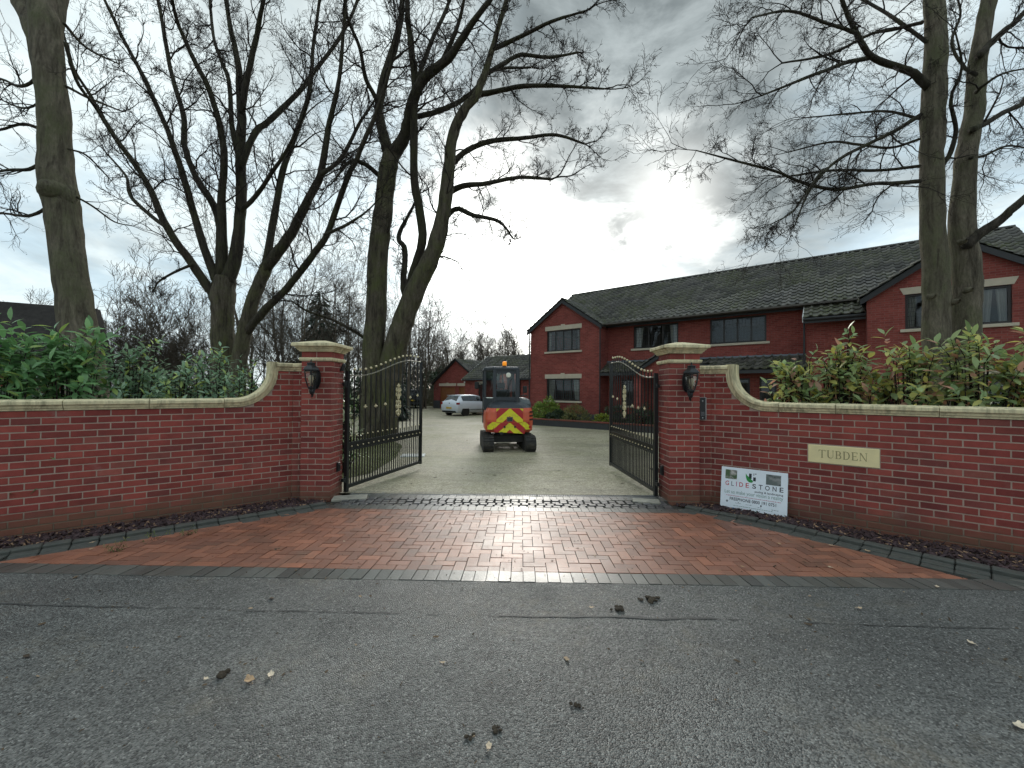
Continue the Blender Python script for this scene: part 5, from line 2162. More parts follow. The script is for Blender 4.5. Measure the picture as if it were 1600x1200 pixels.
# right flank of the gable
wall_panel(H, (0, -1.0, 0), R(90), [(0, HZ), (1.0, HZ), (1.0, e0), (0, e0)], [])
wall_panel(H, (-4.35, 7.8, 0), R(-90), [(0, HZ), (7.8, HZ), (7.8, 5.0), (3.9, 7.7), (0, 5.0)], [])
wall_panel(H, (-4.35, 0.0, 0), R(-90), [(0, HZ), (1.0, HZ), (1.0, e0), (0, e0)], [])
# --- main front (u 0..8.66, v 0)
holes = [(1.40, 3.62, 3.66, 4.80), (5.02, 7.24, 3.66, 4.80), (6.10, 6.62, 0.95, 2.10), (6.98, 7.60, 0.95, 2.10), (0.75, 1.45, 0.75, 2.10)]
wl_, Mw = wall_panel(H, (0, 0, 0), 0, [(0, HZ), (8.66, HZ), (8.66, 5.05), (0, 5.05)], holes)
window(H, Mw, *holes[0], 3, 0, False, True, 0.20)
window(H, Mw, *holes[1], 4, 0, False, True, 0.0)
window(H, Mw, *holes[2], 1, 0, False, True)
window(H, Mw, *holes[3], 1, 0, False, True)
window(H, Mw, *holes[4], 1, 0, False, True)
MB().box(0.0, 8.66, -0.012, -0.002, HZ, 0.28).build('plinth', PLINTH, H, None, None, None, None, Mw)
# --- stepped bay (u 8.66..10.4, v -0.8)
wall_panel(H, (8.66, 0, 0), R(-90), [(0, HZ), (0.8, HZ), (0.8, 4.5), (0, 5.0)], [])
wall_panel(H, (8.66, -0.8, 0), 0, [(0, HZ), (1.76, HZ), (1.76, 4.52), (0, 4.52)], [])
# --- right gable (u 10.42..14.77, v -1.8)
holes = [(0.95, 1.66, 3.60, 4.74), (2.60, 3.25, 3.60, 4.74), (0.95, 1.66, 0.95, 2.10), (2.60, 3.25, 0.95, 2.10)]
e1 = 4.80
wl_, Mw = wall_panel(H, (10.42, -1.8, 0), 0, [(0, HZ), (gw, HZ), (gw, e1), (gw / 2, 6.27), (0, e1)], holes)
window(H, Mw, *holes[0], 1, 0.22, False, True, 0.38, splay=True)
window(H, Mw, *holes[1], 1, 0.22, False, True, 0.42, 0.0, splay=True)
window(H, Mw, *holes[2], 1, 0.22, False, True, 0.3, splay=True)
window(H, Mw, *holes[3], 1, 0.22, False, True, 0.3, splay=True)
wall_panel(H, (10.42, 0, 0), R(-90), [(0, HZ), (1.8, HZ), (1.8, e1), (0, e1)], [])
wall_panel(H, (14.77, -1.8, 0), R(90), [(0, HZ), (1.8, HZ), (1.8, e1), (0, e1)], [])
wall_panel(H, (14.77, 0, 0), R(90), [(0, HZ), (7.8, HZ), (7.8, 5.0), (3.9, 7.7), (0, 5.0)], [])
wall_panel(H, (14.77, 7.8, 0), R(180), [(0, HZ), (19.12, HZ), (19.12, 5.0), (0, 5.0)], [])
# floor and inner walls so that the rooms are closed and dark
fl = MB()
fl.box(-4.2, 14.6, 0.15, 7.6, 2.55, 2.75).box(-4.2, -0.14, -0.86, 0.16, 2.55, 2.75).box(10.56, 14.6, -1.66, 0.16, 2.55, 2.75)
fl.box(-4.2, 14.6, 3.9, 4.0, HZ, 5.0).box(-4.2, 14.6, -0.8, 7.6, 4.905, 4.975)
fl.build('inner_floor', ROOM, H)

# --- roofs
DECK = plain('roof_deck', (0.03, 0.03, 0.03), 0.8)


def slab(name, pts, t=0.07, mat=DECK, parent=None):
    """closed slab under a roof slope"""
    P = [Vector(p) for p in pts]
    nn = (P[1] - P[0]).cross(P[2] - P[0]).normalized()
    n = len(P)
    vs = P + [p - nn * t for p in P]
    fs = [tuple(range(n)), tuple(range(2 * n - 1, n - 1, -1))] + [(i, i + n, (i + 1) % n + n, (i + 1) % n) for i in range(n)]
    return MB().add(vs, fs).build(name, mat, parent)


def zmain(v):
    return EZ + (v + 0.35) * (RZ - EZ) / (RV + 0.35)


roofs = []
ov = 0.30
sv = -0.35
main = slab('roof', [(-4.5, -0.35, EZ), (14.95, -0.35, EZ), (14.95, RV, RZ), (-4.5, RV, RZ)], parent=H)
L_main = math.hypot(RV + 0.35, RZ - EZ)
ub = Vector((0, RV + 0.35, RZ - EZ)).normalized()


def keep_main(u, v):
    uu = u - 4.5
    vv = -0.35 + v * ub.y
    zz = EZ + v * ub.z
    # cut away where the two gable roofs stand higher
    if abs(uu + 2.175) < 2.45 and (6.45 - abs(uu + 2.175) * 0.676) > zz + 0.04:
        return False
    if abs(uu - 12.595) < 2.45 and (6.30 - abs(uu - 12.595) * 0.676) > zz + 0.04:
        return False
    return True


roofs.append((main, Roof(main, (-4.5, -0.35, EZ), (1, 0, 0), ub, 19.45, L_main, keep_main)))
slab('roof_back', [(14.95, 8.15, EZ), (-4.5, 8.15, EZ), (-4.5, RV, RZ), (14.95, RV, RZ)], parent=H)
rg_ = MB()
RIDGE = plain('ridge_tile', (0.055, 0.052, 0.046), 0.7, var=0.25, scale=5)
for i in range(43):
    x0 = -4.52 + i * 0.453
    rg_ = MB()
    arcp = [(0.115 * math.cos(a), 0.10 * math.sin(a)) for a in [PI * k / 8 for k in range(9)]]
    rg_.prism([(RV + p[0], RZ + 0.01 + p[1]) for p in arcp], x0, x0 + 0.445, 'x')
    rg_.build('ridge_tile', RIDGE, main)
# catslide over the bay
cat = slab('bay_roof', [(8.60, -1.38, zmain(-1.38)), (10.50, -1.38, zmain(-1.38)), (10.50, -0.34, zmain(-0.34)), (8.60, -0.34, zmain(-0.34))], parent=H)
roofs.append((cat, Roof(cat, (8.60, -1.38, zmain(-1.38)), (1, 0, 0), ub, 1.86, 1.25)))
MB().prism([(-1.38, zmain(-1.38) + 0.04), (-0.36, zmain(-0.36) + 0.04), (-0.36, zmain(-0.36) - 0.16), (-1.38, zmain(-1.38) - 0.16)], 8.57, 8.598, 'x').build('verge_board', plain('white_verge', (0.62, 0.62, 0.60), 0.6), cat)
# gable roofs
for (uc, vf, zr, ze, nm) in ((-2.175, -1.0, 6.45, 4.98, 'gable_roof'), (12.595, -1.8, 6.30, 4.80, 'gable_roof')):
    vb = -0.35 + (zr - EZ) * (RV + 0.35) / (RZ - EZ)
    hw = gw / 2 + 0.18
    zl_ = zr - hw * 0.676
    for sgn in (-1, 1):
        eb = (uc + sgn * hw)
        vlow = max(-0.35 + (zl_ - EZ) * (RV + 0.35) / (RZ - EZ), vf + 0.2) + 0.0
        pts = [(eb, vf - 0.16, zl_), (eb, vlow, zl_), (uc, vb, zr), (uc, vf - 0.16, zr)]
        if sgn < 0:
            pts = pts[::-1]
        part = slab(nm, pts, parent=H)
        bvec = Vector((-sgn * hw, 0, zr - zl_)).normalized()
        Ls = math.hypot(hw, zr - zl_)
        if sgn < 0:
            o_, a_ = (eb, vb, zl_), (0, -1, 0)
            span = vb - (vf - 0.16)
            kf = (lambda vlow, vb, Ls: (lambda u, v: (vb - u) < vlow + (vb - vlow) * (v / Ls) + 0.1))(vlow, vb, Ls)
        else:
            o_, a_ = (eb, vf - 0.16, zl_), (0, 1, 0)
            span = vb - (vf - 0.16)
            kf = (lambda vlow, vb, Ls, vf: (lambda u, v: (vf - 0.16 + u) < vlow + (vb - vlow) * (v / Ls) + 0.1))(vlow, vb, Ls, vf)
        roofs.append((part, Roof(part, o_, a_, bvec, span, Ls, kf)))
        # barge board on the gable face
        bb_ = MB()
        vs = []
        for (x_, z_) in ((eb, zl_ - 0.02), (uc, zr - 0.02), (uc, zr - 0.20), (eb, zl_ - 0.20)):
            vs.append((x_, z_))
        bb_.prism(vs, vf - 0.165, vf - 0.125, 'y')
        bb_.build('barge_board', FASCIA, part)
    for i in range(int((vb - vf) / 0.45) + 1):
        y0 = vf - 0.16 + i * 0.453
        r_ = MB()
        r_.prism([(uc + p[0], zr + 0.015 + p[1]) for p in arcp], y0, y0 + 0.445, 'y')
        r_.build('ridge_tile', RIDGE, main)
# gutters, fascia, downpipes
for (u0, u1, v, z) in ((0.05, 8.58, -0.38, 4.94), (8.6, 10.40, -1.42, zmain(-1.38) - 0.06)):
    MB().box(u0, u1, v + 0.04, v + 0.07, z - 0.14, z + 0.02).build('fascia', FASCIA, H)
    MB().tube([(u0, v, z), (u1, v, z)], 0.055, 8).build('gutter', FASCIA, H)
for (u, v, zt) in ((0.05, -1.05, 4.9), (8.60, -0.86, 4.4), (-4.40, -1.05, 4.9)):
    MB().tube([(u, v, HZ), (u, v, zt)], 0.035, 8).build('downpipe', FASCIA, H)
# porch: lean-to along the front with a gablet over the door
PVE, PZE, PZW = -1.05, 2.42, 3.02
por = slab('porch_roof', [(0.02, PVE, PZE), (8.64, PVE, PZE), (8.64, 0.0, PZW), (0.02, 0.0, PZW)], parent=H)
pb_ = Vector((0, -PVE, PZW - PZE)).normalized()
roofs.append((por, Roof(por, (0.02, PVE, PZE), (1, 0, 0), pb_, 8.6, math.hypot(PVE, PZW - PZE) - 0.05, lambda u, v: not (abs(u - 3.6) < 1.5 - v * 0.3))))
MB().box(0.02, 8.64, -0.16, -0.004, 3.00, 3.07).build('flashing', FLASH, por)
MB().box(0.03, 8.62, PVE - 0.02, PVE + 0.01, PZE - 0.15, PZE - 0.02).build('fascia', FASCIA, por)
for sgn in (-1, 1):
    uc, hw, zr = 3.6, 1.55, 3.35
    eb = uc + sgn * hw
    zl_ = 2.36
    pts = [(eb, -1.75, zl_), (eb, -0.02, zl_), (uc, -0.02, zr), (uc, -1.75, zr)]
    if sgn < 0:
        pts = pts[::-1]
    part = slab('porch_gable_roof', pts, parent=H)
    bvec = Vector((-sgn * hw, 0, zr - zl_)).normalized()
    Ls = math.hypot(hw, zr - zl_)
    if sgn < 0:
        roofs.append((part, Roof(part, (eb, -0.02, zl_), (0, -1, 0), bvec, 1.73, Ls)))
    else:
        roofs.append((part, Roof(part, (eb, -1.75, zl_), (0, 1, 0), bvec, 1.73, Ls)))
    q = MB()
    q.prism([(eb, zl_), (uc, zr), (uc, zr - 0.17), (eb, zl_ - 0.17)], -1.765, -1.73, 'y')
    q.build('barge_board', FASCIA, part)
wall_panel(H, (2.15, -1.6, 0), 0, [(0, 2.1), (2.9, 2.1), (2.9, 2.35), (1.45, 3.27), (0, 2.35)], [])
for u_ in (2.25, 4.95):
    MB().cbox(u_ - 0.17, u_ + 0.17, -1.6, -1.28, HZ, 2.2, 0.005).build('porch_pier', HWALL, H)
dr = empty('front_door', (0, 0, 0), parent=H)
MB().box(3.0, 4.2, -0.03, -0.004, HZ, 1.95).build('door_frame', FRAME, dr)
MB().cbox(3.1, 4.1, -0.06, -0.032, HZ, 1.88, 0.006).build('door_panel', plain('door_brown', (0.05, 0.025, 0.015), 0.45), dr)
lay_tiles(H, roofs, 300)

# ---- link wing and garage (one low building)
LK = empty('garage_block', (5.10, 22.10, 0), R(-38.46), 'low red brick garage wing with brown garage doors behind the silver car', 'garage')
lv0, lz = 4.0, 2.42
holes = [(1.5, 2.3, 0.35, 1.95)]
wl_, Mw = wall_panel(LK, (-14.65, lv0, 0), 0, [(0, HZ), (10.3, HZ), (10.3, lz), (0, lz)], holes)
window(LK, Mw, *holes[0], 1, 0.24, False, False)
wall_panel(LK, (-14.65, 10.0, 0), R(-90), [(0, HZ), (6.0, HZ), (6.0, lz), (3.0, 4.42), (0, lz)], [])
lroof = slab('roof', [(-14.8, lv0 - 0.25, lz - 0.08), (-4.37, lv0 - 0.25, lz - 0.08), (-4.37, 7.0, 4.42), (-14.8, 7.0, 4.42)], parent=LK)
slab('roof_back', [(-4.37, 10.25, lz - 0.08), (-14.8, 10.25, lz - 0.08), (-14.8, 7.0, 4.42), (-4.37, 7.0, 4.42)], parent=LK)
lb_ = Vector((0, 7.0 - lv0 + 0.25, 4.5 - lz)).normalized()
lroofs = [(lroof, Roof(lroof, (-14.8, lv0 - 0.25, lz - 0.08), (1, 0, 0), lb_, 10.4, math.hypot(3.25, 4.5 - lz)))]
vb_ = MB()
vb_.prism([(lv0 - 0.25, lz - 0.06), (7.0, 4.48), (7.0, 4.40), (lv0 - 0.25, lz - 0.15)], -14.84, -14.805, 'x')
vb_.build('verge_board', plain('pale_verge', (0.55, 0.55, 0.52), 0.6), lroof)
MB().tube([(-14.7, lv0 - 0.3, lz - 0.12), (-4.4, lv0 - 0.3, lz - 0.12)], 0.055, 8).build('gutter', FASCIA, LK)
MB().tube([(-8.9, lv0 - 0.05, HZ), (-8.9, lv0 - 0.05, lz - 0.1)], 0.04, 8).build('downpipe', FASCIA, LK)
MB().ball((-14.55, lv0 - 0.14, 2.12), 0.07, 8, 6).build('security_lamp', plain('lamp_white', (0.75, 0.75, 0.72), 0.4), LK)
gu, gv, gz = -21.4, 6.5, 2.05
gwid = 6.3
holes = [(0.95, 2.97, HZ, 1.72), (3.45, 5.45, HZ, 1.72)]
wl_, Mw = wall_panel(LK, (gu, gv, 0), 0, [(0, HZ), (gwid, HZ), (gwid, gz), (gwid / 2, 4.27), (0, gz)], holes)
GDOOR = plain('garage_door', (0.235, 0.085, 0.028), 0.5, var=0.12, scale=5)
for (x0, x1, z0, z1) in holes:
    gd = empty('garage_door', (0, 0, 0), parent=LK)
    gd.matrix_basis = Mw
    nplk = 9
    for k in range(nplk):
        zz0 = z0 + (z1 - z0) * k / nplk
        zz1 = z0 + (z1 - z0) * (k + 1) / nplk
        MB().cbox(x0 + 0.05, x1 - 0.05, 0.07, 0.10, zz0 + 0.006, zz1 - 0.006, 0.006).build('plank', GDOOR, gd)
    MB().box(x0, x0 + 0.05, 0.05, 0.11, z0, z1).box(x1 - 0.05, x1, 0.05, 0.11, z0, z1).box(x0 + 0.05, x1 - 0.05, 0.051, 0.109, z1 - 0.02, z1).box(x0 + 0.05, x1 - 0.05, 0.10, 0.112, z0, z1 - 0.02).build('door_frame', GDOOR, gd)
    MB().cbox(x0 - 0.18, x1 + 0.14, -0.015, 0.05, z1 + 0.12, z1 + 0.37, 0.006).build('lintel', SILL, LK, None, None, None, None, Mw)
    MB().prism([((x0 + x1) / 2 - 0.08, z1 + 0.125), ((x0 + x1) / 2 + 0.08, z1 + 0.125), ((x0 + x1) / 2 + 0.12, z1 + 0.43), ((x0 + x1) / 2 - 0.12, z1 + 0.43)], -0.03, 0.04, 'y').build('keystone', SILL, LK, None, None, None, None, Mw)
MB().box(0, 0.94, -0.03, -0.003, HZ, 0.45).box(3.0, 3.44, -0.03, -0.003, HZ, 0.45).build('plinth', PLINTH, LK, None, None, None, None, Mw)
wall_panel(LK, (gu, gv + 7, 0), R(-90), [(0, HZ), (7, HZ), (7, gz), (0, gz)], [])
gs = (4.32 - gz) / (gwid / 2 + 0.2)
for sgn in (-1, 1):
    uc = gu + gwid / 2
    hw = gwid / 2 + 0.25
    eb = uc + sgn * hw
    zl_ = 4.32 - hw * gs
    pts = [(eb, gv - 0.2, zl_), (eb, gv + 7.2, zl_), (uc, gv + 7.2, 4.32), (uc, gv - 0.2, 4.32)]
    if sgn < 0:
        pts = pts[::-1]
    part = slab('garage_roof', pts, parent=LK)
    bvec = Vector((-sgn * hw, 0, 4.32 - zl_)).normalized()
    Ls = math.hypot(hw, 4.32 - zl_)
    lroofs.append((part, Roof(part, (eb, gv + 7.2, zl_) if sgn < 0 else (eb, gv - 0.2, zl_), (0, -1, 0) if sgn < 0 else (0, 1, 0), bvec, 7.4, Ls)))
    q = MB()
    q.prism([(eb, zl_ + 0.02), (uc, 4.34), (uc, 4.20), (eb, zl_ - 0.12)], gv - 0.215, gv - 0.18, 'y')
    q.build('barge_board', FASCIA, part)
lay_tiles(LK, lroofs, 150)

# ---- raised planter in front of the house
PW = empty('raised_planter', (5.10, 22.10, 0), R(-38.46), 'low dark brick planter wall with red brick capping in front of the house', 'planter')
PDARK = plain('planter_brick', (0.040, 0.040, 0.042), 0.75, var=0.2, scale=7)
MB().box(-6.0, 4.6, -3.05, -2.84, -0.40, 0.02).box(-6.0, -5.79, -2.83, 0, -0.40, 0.019).build('retaining_wall', PDARK, PW)
ME_CAP = MB().cbox(-0.105, 0.105, -0.125, 0.125, 0, 0.06, 0.006).mesh('capping_brick', BR)
for i in range(49):
    put('capping_brick', ME_CAP, Matrix.Translation((-5.9 + i * 0.216, -2.945, 0.022)) @ Matrix.Rotation(rb.uniform(-0.02, 0.02), 4, 'Z'), PW)
MB().box(-5.78, 4.6, -2.83, -1.03, -0.4, -0.04).build('planting_soil', SOIL, PW)

# ---- timber fence beside the garage
WOOD = plain('fence_wood', (0.125, 0.115, 0.065), 0.85, var=0.3, scale=4)
fn = empty('timber_fence', (-13.6, 43.0, -0.3), R(4), 'weathered horizontal board fence between the black car and the garage', 'fence')
for k in range(9):
    MB().box(0, 7.2, -0.012, 0.012, 0.08 + k * 0.19, 0.24 + k * 0.19).build('fence_board', WOOD, fn)
for k in range(5):
    MB().box(k * 1.8 - 0.05, k * 1.8 + 0.05, -0.115, -0.013, 0, 1.85).build('fence_post', WOOD, fn)

# ---- neighbour's dark roof beyond the left wall
THATCH = m_ground('dark_roof', (0.020, 0.018, 0.017), (0.048, 0.042, 0.038), 5, 0.6)
NB = empty('neighbour_cottage', (-26.5, 17.0, 0), R(30), 'dark roofed cottage behind the shrubs at the far left', 'house')
MB().box(-4, 6.5, -2.6, 2.6, -0.5, 2.2).build('wall', HWALL, NB)
MB().prism([(-3.1, 2.0), (3.1, 2.0), (0.25, 5.35), (-0.25, 5.35)], -4.5, 7.0, 'x').build('roof', THATCH, NB)
# ================================================================== trees 


def norm(v):
    l = math.sqrt(v[0] * v[0] + v[1] * v[1] + v[2] * v[2]) or 1.0
    return (v[0] / l, v[1] / l, v[2] / l)


def tubes_np(P, Rr, sides):
    """P (N,n,3) polylines, Rr (N,n) radii -> verts, quads (open tubes)"""
    N, n, _ = P.shape
    T = np.empty_like(P)
    T[:, 1:-1] = P[:, 2:] - P[:, :-2]
    T[:, 0] = P[:, 1] - P[:, 0]
    T[:, -1] = P[:, -1] - P[:, -2]
    T /= np.linalg.norm(T, axis=2, keepdims=True) + 1e-9
    ref = np.where(np.abs(T[..., 2:3]) < 0.85, np.array([0, 0, 1.0]), np.array([1.0, 0, 0]))
    # one reference per polyline keeps rings aligned
    ref = np.repeat(ref[:, :1], n, axis=1)
    A = np.cross(T, ref)
    A /= np.linalg.norm(A, axis=2, keepdims=True) + 1e-9
    B = np.cross(T, A)
    an = np.arange(sides) * 2 * PI / sides
    V = P[:, :, None, :] + Rr[:, :, None, None] * (A[:, :, None, :] * np.cos(an)[None, None, :, None] + B[:, :, None, :] * np.sin(an)[None, None, :, None])
    base = (np.arange(N) * n * sides)[:, None, None]
    i = np.arange(n - 1)[None, :, None] * sides
    k = np.arange(sides)[None, None, :]
    k2 = (k + 1) % sides
    F = np.stack([base + i + k, base + i + k2, base + i + sides + k2, base + i + sides + k], -1).reshape(-1, 4)
    return V.reshape(-1, 3), F


class Tree:
    def __init__(self, seed, scale=1.0):
        self.r = random.Random(seed)
        self.b = {1: [], 2: [], 3: [], 4: []}
        self.s = scale
        self.trunks = []
        self.onetrunk = False
        self.cnt = 0
        self.trop = 0.10
        self.wob = 0.22
        self.kids = {1: (5, 8), 2: (4, 6), 3: (2, 4)}
        self.maxlev = 4
        self.minrad = 0.0028

    NSEG = {1: 8, 2: 5, 3: 3, 4: 2}

    def branch(self, p, d, L, rad, lev):
        r = self.r
        n = self.NSEG[lev]
        st = L / n
        P = [p]
        D = [d]
        w = self.wob * (1.0 if lev < 3 else 1.3)
        for i in range(n):
            d = norm((d[0] + r.gauss(0, w), d[1] + r.gauss(0, w), d[2] + r.gauss(0, w) + self.trop))
            p = (p[0] + d[0] * st, p[1] + d[1] * st, p[2] + d[2] * st)
            P.append(p)
            D.append(d)
        tip = max(rad * 0.28, self.minrad)
        R_ = [max(rad + (tip - rad) * (i / n) ** 0.8, self.minrad) for i in range(n + 1)]
        self.b[lev].append((P, R_))
        if lev >= self.maxlev:
            return
        lo, hi = self.kids[lev]
        for c in range(r.randint(lo, hi)):
            t = r.uniform(0.18, 1.0) if c else 1.0
            i = min(int(t * n), n)
            dd = D[i]
            self.child(P[i], dd, L * r.uniform(0.34, 0.62) * (1.15 - 0.45 * t), R_[i] * r.uniform(0.45, 0.7), lev + 1, r.uniform(22, 58))

    def child(self, p, d, L, rad, lev, ang):
        r = self.r
        a = norm((r.gauss(0, 1), r.gauss(0, 1), r.gauss(0, 1)))
        dot = a[0] * d[0] + a[1] * d[1] + a[2] * d[2]
        a = norm((a[0] - d[0] * dot, a[1] - d[1] * dot, a[2] - d[2] * dot))
        c, s_ = math.cos(R(ang)), math.sin(R(ang))
        self.branch(p, norm((d[0] * c + a[0] * s_, d[1] * c + a[1] * s_, d[2] * c + a[2] * s_)), L, rad, lev)

    def limb(self, pts, rads, spacing=0.55, length=(1.2, 2.6), start=0.15, sides=10, lev=1, end=True, bump=0.05, fall=0.55):
        """a traced limb; side branches grow from it"""
        r = self.r
        pts = [Vector(p) for p in pts]
        # catmull-rom
        P, Q = [], []
        ext = [pts[0] * 2 - pts[1]] + pts + [pts[-1] * 2 - pts[-2]]
        nsub = 5
        for i in range(len(pts) - 1):
            p0, p1, p2, p3 = ext[i:i + 4]
            for k in range(nsub):
                t = k / nsub
                P.append(0.5 * ((2 * p1) + (p2 - p0) * t + (2 * p0 - 5 * p1 + 4 * p2 - p3) * t * t + (3 * p1 - p0 - 3 * p2 + p3) * t ** 3))
                Q.append(rads[i] + (rads[i + 1] - rads[i]) * t)
        P.append(pts[-1])
        Q.append(rads[-1])
        # slight crookedness
        wv = Vector((0, 0, 0))
        for i in range(1, len(P)):
            q = Q[i]
            wv = wv * 0.6 + Vector((r.gauss(0, 1), r.gauss(0, 1), 0)) * (0.10 * min(q, 0.10))
            P[i] = P[i] + wv
        Q = [q * (1 + r.uniform(-bump, bump)) for q in Q]
        self.trunks.append(([P[0] - (P[1] - P[0]).normalized() * Q[0] * 0.6] + P, [Q[0] * 0.1] + Q, sides))
        tot = sum((b - a).length for a, b in zip(P, P[1:]))
        acc, nxt = 0.0, tot * start
        for i in range(len(P) - 1):
            seg = (P[i + 1] - P[i])
            l = seg.length
            while nxt < acc + l:
                t = (nxt - acc) / l
                f = nxt / tot
                p = P[i].lerp(P[i + 1], t)
                dd = seg.normalized()
                L = r.uniform(*length) * (1.0 - fall * f)
                self.child(tuple(p), tuple(dd), L, min(Q[i] * 0.5, 0.012 + 0.011 * L), lev, r.uniform(32, 72))
                nxt += spacing * r.uniform(0.6, 1.4)
            acc += l
        if end:
            dd = (P[-1] - P[-2]).normalized()
            for k in range(2):
                self.child(tuple(P[-1]), tuple(dd), length[1] * 0.8, Q[-1] * 0.8, lev, r.uniform(5, 30))

    def meshes(self, sides={1: 5, 2: 4, 3: 3, 4: 3}):
        parts = []
        for big in (True, False):
            tv, tf, n = [], [], 0
            for (P, Q, sd) in self.trunks:
                if (sd >= 12 or self.onetrunk) != big:
                    continue
                pp = np.array([[tuple(p) for p in P]])
                qq = np.array([Q])
                v, f = tubes_np(pp, qq, sd)
                if sd >= 10:
                    c = np.repeat(pp[0], sd, axis=0)
                    ang = np.tile(np.arange(sd), len(P)) * 2 * PI / sd
                    hz = c[:, 2] * 3.1
                    k = 1 + 0.035 * np.sin(3 * ang + hz * 0.25 + n) + 0.022 * np.sin(5 * ang - hz * 0.4) + 0.02 * np.sin(hz * 0.5 + 2 * ang)
                    v = c + (v - c) * k[:, None]
                tv.append(v)
                tf.append(f + n)
                n += len(v)
            parts.append((np.concatenate(tv), np.concatenate(tf)) if tv else None)
        cv, cf, m = [], [], 0
        for lev, L in self.b.items():
            if not L:
                continue
            P = np.array([x[0] for x in L])
            Q = np.array([x[1] for x in L])
            v, f = tubes_np(P, Q, sides[lev])
            cv.append(v)
            cf.append(f + m)
            m += len(v)
        return parts[0], ((np.concatenate(cv), np.concatenate(cf)) if cv else None), parts[1]

    def build(self, name, loc, label, bark=BARK, twig=TWIG, group=None):
        root = empty(name, loc, 0, label, 'tree', group)
        (tv, tf), cr, lm_ = self.meshes()
        off = np.array(loc, dtype=np.float64)
        o = bpy.data.objects.new('trunk', np_mesh('trunk', tv - off, tf, bark, True))
        link(o, root)
        if lm_:
            o = bpy.data.objects.new('limbs', np_mesh('limbs', lm_[0] - off, lm_[1], BARK_LIMB, True))
            link(o, root)
        if cr:
            o = bpy.data.objects.new('crown', np_mesh('crown', cr[0] - off, cr[1], twig, True))
            link(o, root)
        return root


def traced(pts, d0, d1, wpx=True):
    """pixel polyline (x, y, width) spreading from distance d0 to d1 -> world points and radii"""
    n = len(pts)
    P, Q = [], []
    wlast = pts[0][2]
    for i, p in enumerate(pts):
        d = d0 + (d1 - d0) * (i / (n - 1)) ** 1.3
        w = p[2] if len(p) > 2 else None
        P.append(spot(p[0], p[1], d))
        Q.append((w, d))
    # fill missing widths by interpolation
    ws = [q[0] for q in Q]
    idx = [i for i, w in enumerate(ws) if w is not None]
    out = []
    for i in range(n):
        a = max([k for k in idx if k <= i])
        b = min([k for k in idx if k >= i], default=a)
        w = ws[a] if a == b else ws[a] + (ws[b] - ws[a]) * (i - a) / (b - a)
        out.append(w / 2 / 650.0 * Q[i][1] * math.cos(math.atan((pts[i][0] - 800) / 650.0)))
    return P, out


# --- the great leaning trunk at the far left
D1 = 8.6
T = Tree(101)
T.trop = 0.02
P, Q = traced([(140, 690, 84), (134, 610, 76), (122, 520, 68), (106, 420, 62), (92, 330, 64), (84, 290, 66), (80, 200, 58), (72, 110, 57), (64, 40, 58), (52, -40, 44), (40, -140, 36), (20, -300, 22)], D1, D1)
T.limb(P, Q, 9, (1, 2), 0.9, 16, end=False, bump=0.03)
P, Q = traced([(62, 120, 34), (44, 40, 36), (26, 0, 36), (5, -60, 32), (-40, -180, 22), (-90, -320, 12)], D1, D1 + 1.0)
T.limb(P, Q, 0.7, (1.6, 3.0), 0.5, 12)
P, Q = traced([(70, 110, 34), (78, 20, 36), (92, -60, 32), (115, -180, 24), (150, -330, 12)], D1, D1 + 1.5)
T.limb(P, Q, 0.7, (1.6, 3.0), 0.3, 12)
for (ln, dd) in (([(68, 246, 9), (40, 262, 8), (0, 264, 6), (-60, 280, 3)], 0.8), ([(72, 322, 8), (40, 336, 7), (-10, 332, 5), (-70, 345, 3)], 1.2), ([(70, 205, 8), (30, 190, 7), (-20, 200, 5), (-80, 170, 3)], -0.6), ([(62, 110, 9), (25, 130, 7), (-15, 118, 5), (-70, 140, 3)], 1.5), ([(66, 150, 6), (30, 165, 5), (-10, 150, 3)], 2.2)):
    P, Q = traced(ln, D1, D1 + dd)
    T.limb(P, Q, 0.22, (0.6, 1.3), 0.2, 6, lev=2)
for (ln, dd) in (([(95, 60, 9), (112, 120, 7), (140, 160, 6), (175, 215, 4), (205, 250, 2.5)], 1.5), ([(104, 300, 5), (140, 320, 4), (175, 345, 3), (205, 352, 2)], 1.0), ([(100, 230, 5), (130, 240, 4), (165, 275, 2.5)], 1.3), ([(96, 130, 6), (135, 150, 5), (185, 170, 3)], 2.2), ([(92, 30, 7), (130, 70, 5), (180, 95, 3)], 2.6)):
    P, Q = traced(ln, D1, D1 + dd)
    T.limb(P, Q, 0.22, (0.5, 1.2), 0.2, 6, lev=2)
kn = T.r
P = [spot(80, 300, D1 - 0.28), spot(74, 290, D1 - 0.34), spot(70, 283, D1 - 0.40)]
T.trunks.append(([Vector(spot(92, 306, D1)), Vector(spot(82, 300, D1 - 0.12)), Vector(spot(74, 294, D1 - 0.22)), Vector(spot(71, 290, D1 - 0.32)), Vector(spot(70, 288, D1 - 0.38)), Vector(spot(70, 288, D1 - 0.39))], [0.30, 0.27, 0.22, 0.16, 0.08, 0.01], 14))
b1 = spot(140, 690, D1)
T.build('deciduous_tree', (b1[0], b1[1], G(*b1[:2])), 'thick leaning bare trunk with a round knot at the far left', BARK_R)

# --- the many stemmed tree behind the left wall
D2 = 15.0
T = Tree(202)
T.minrad = 0.0042
T.trop = 0.09
T.kids = {1: (6, 9), 2: (4, 7), 3: (2, 4)}


def L2_(pts, dd, sp=0.50, ln=(1.2, 3.0), st=0.2, sides=8, d0=D2):
    P, Q = traced(pts, d0, d0 + dd)
    T.limb(P, Q, sp, ln, st, sides)


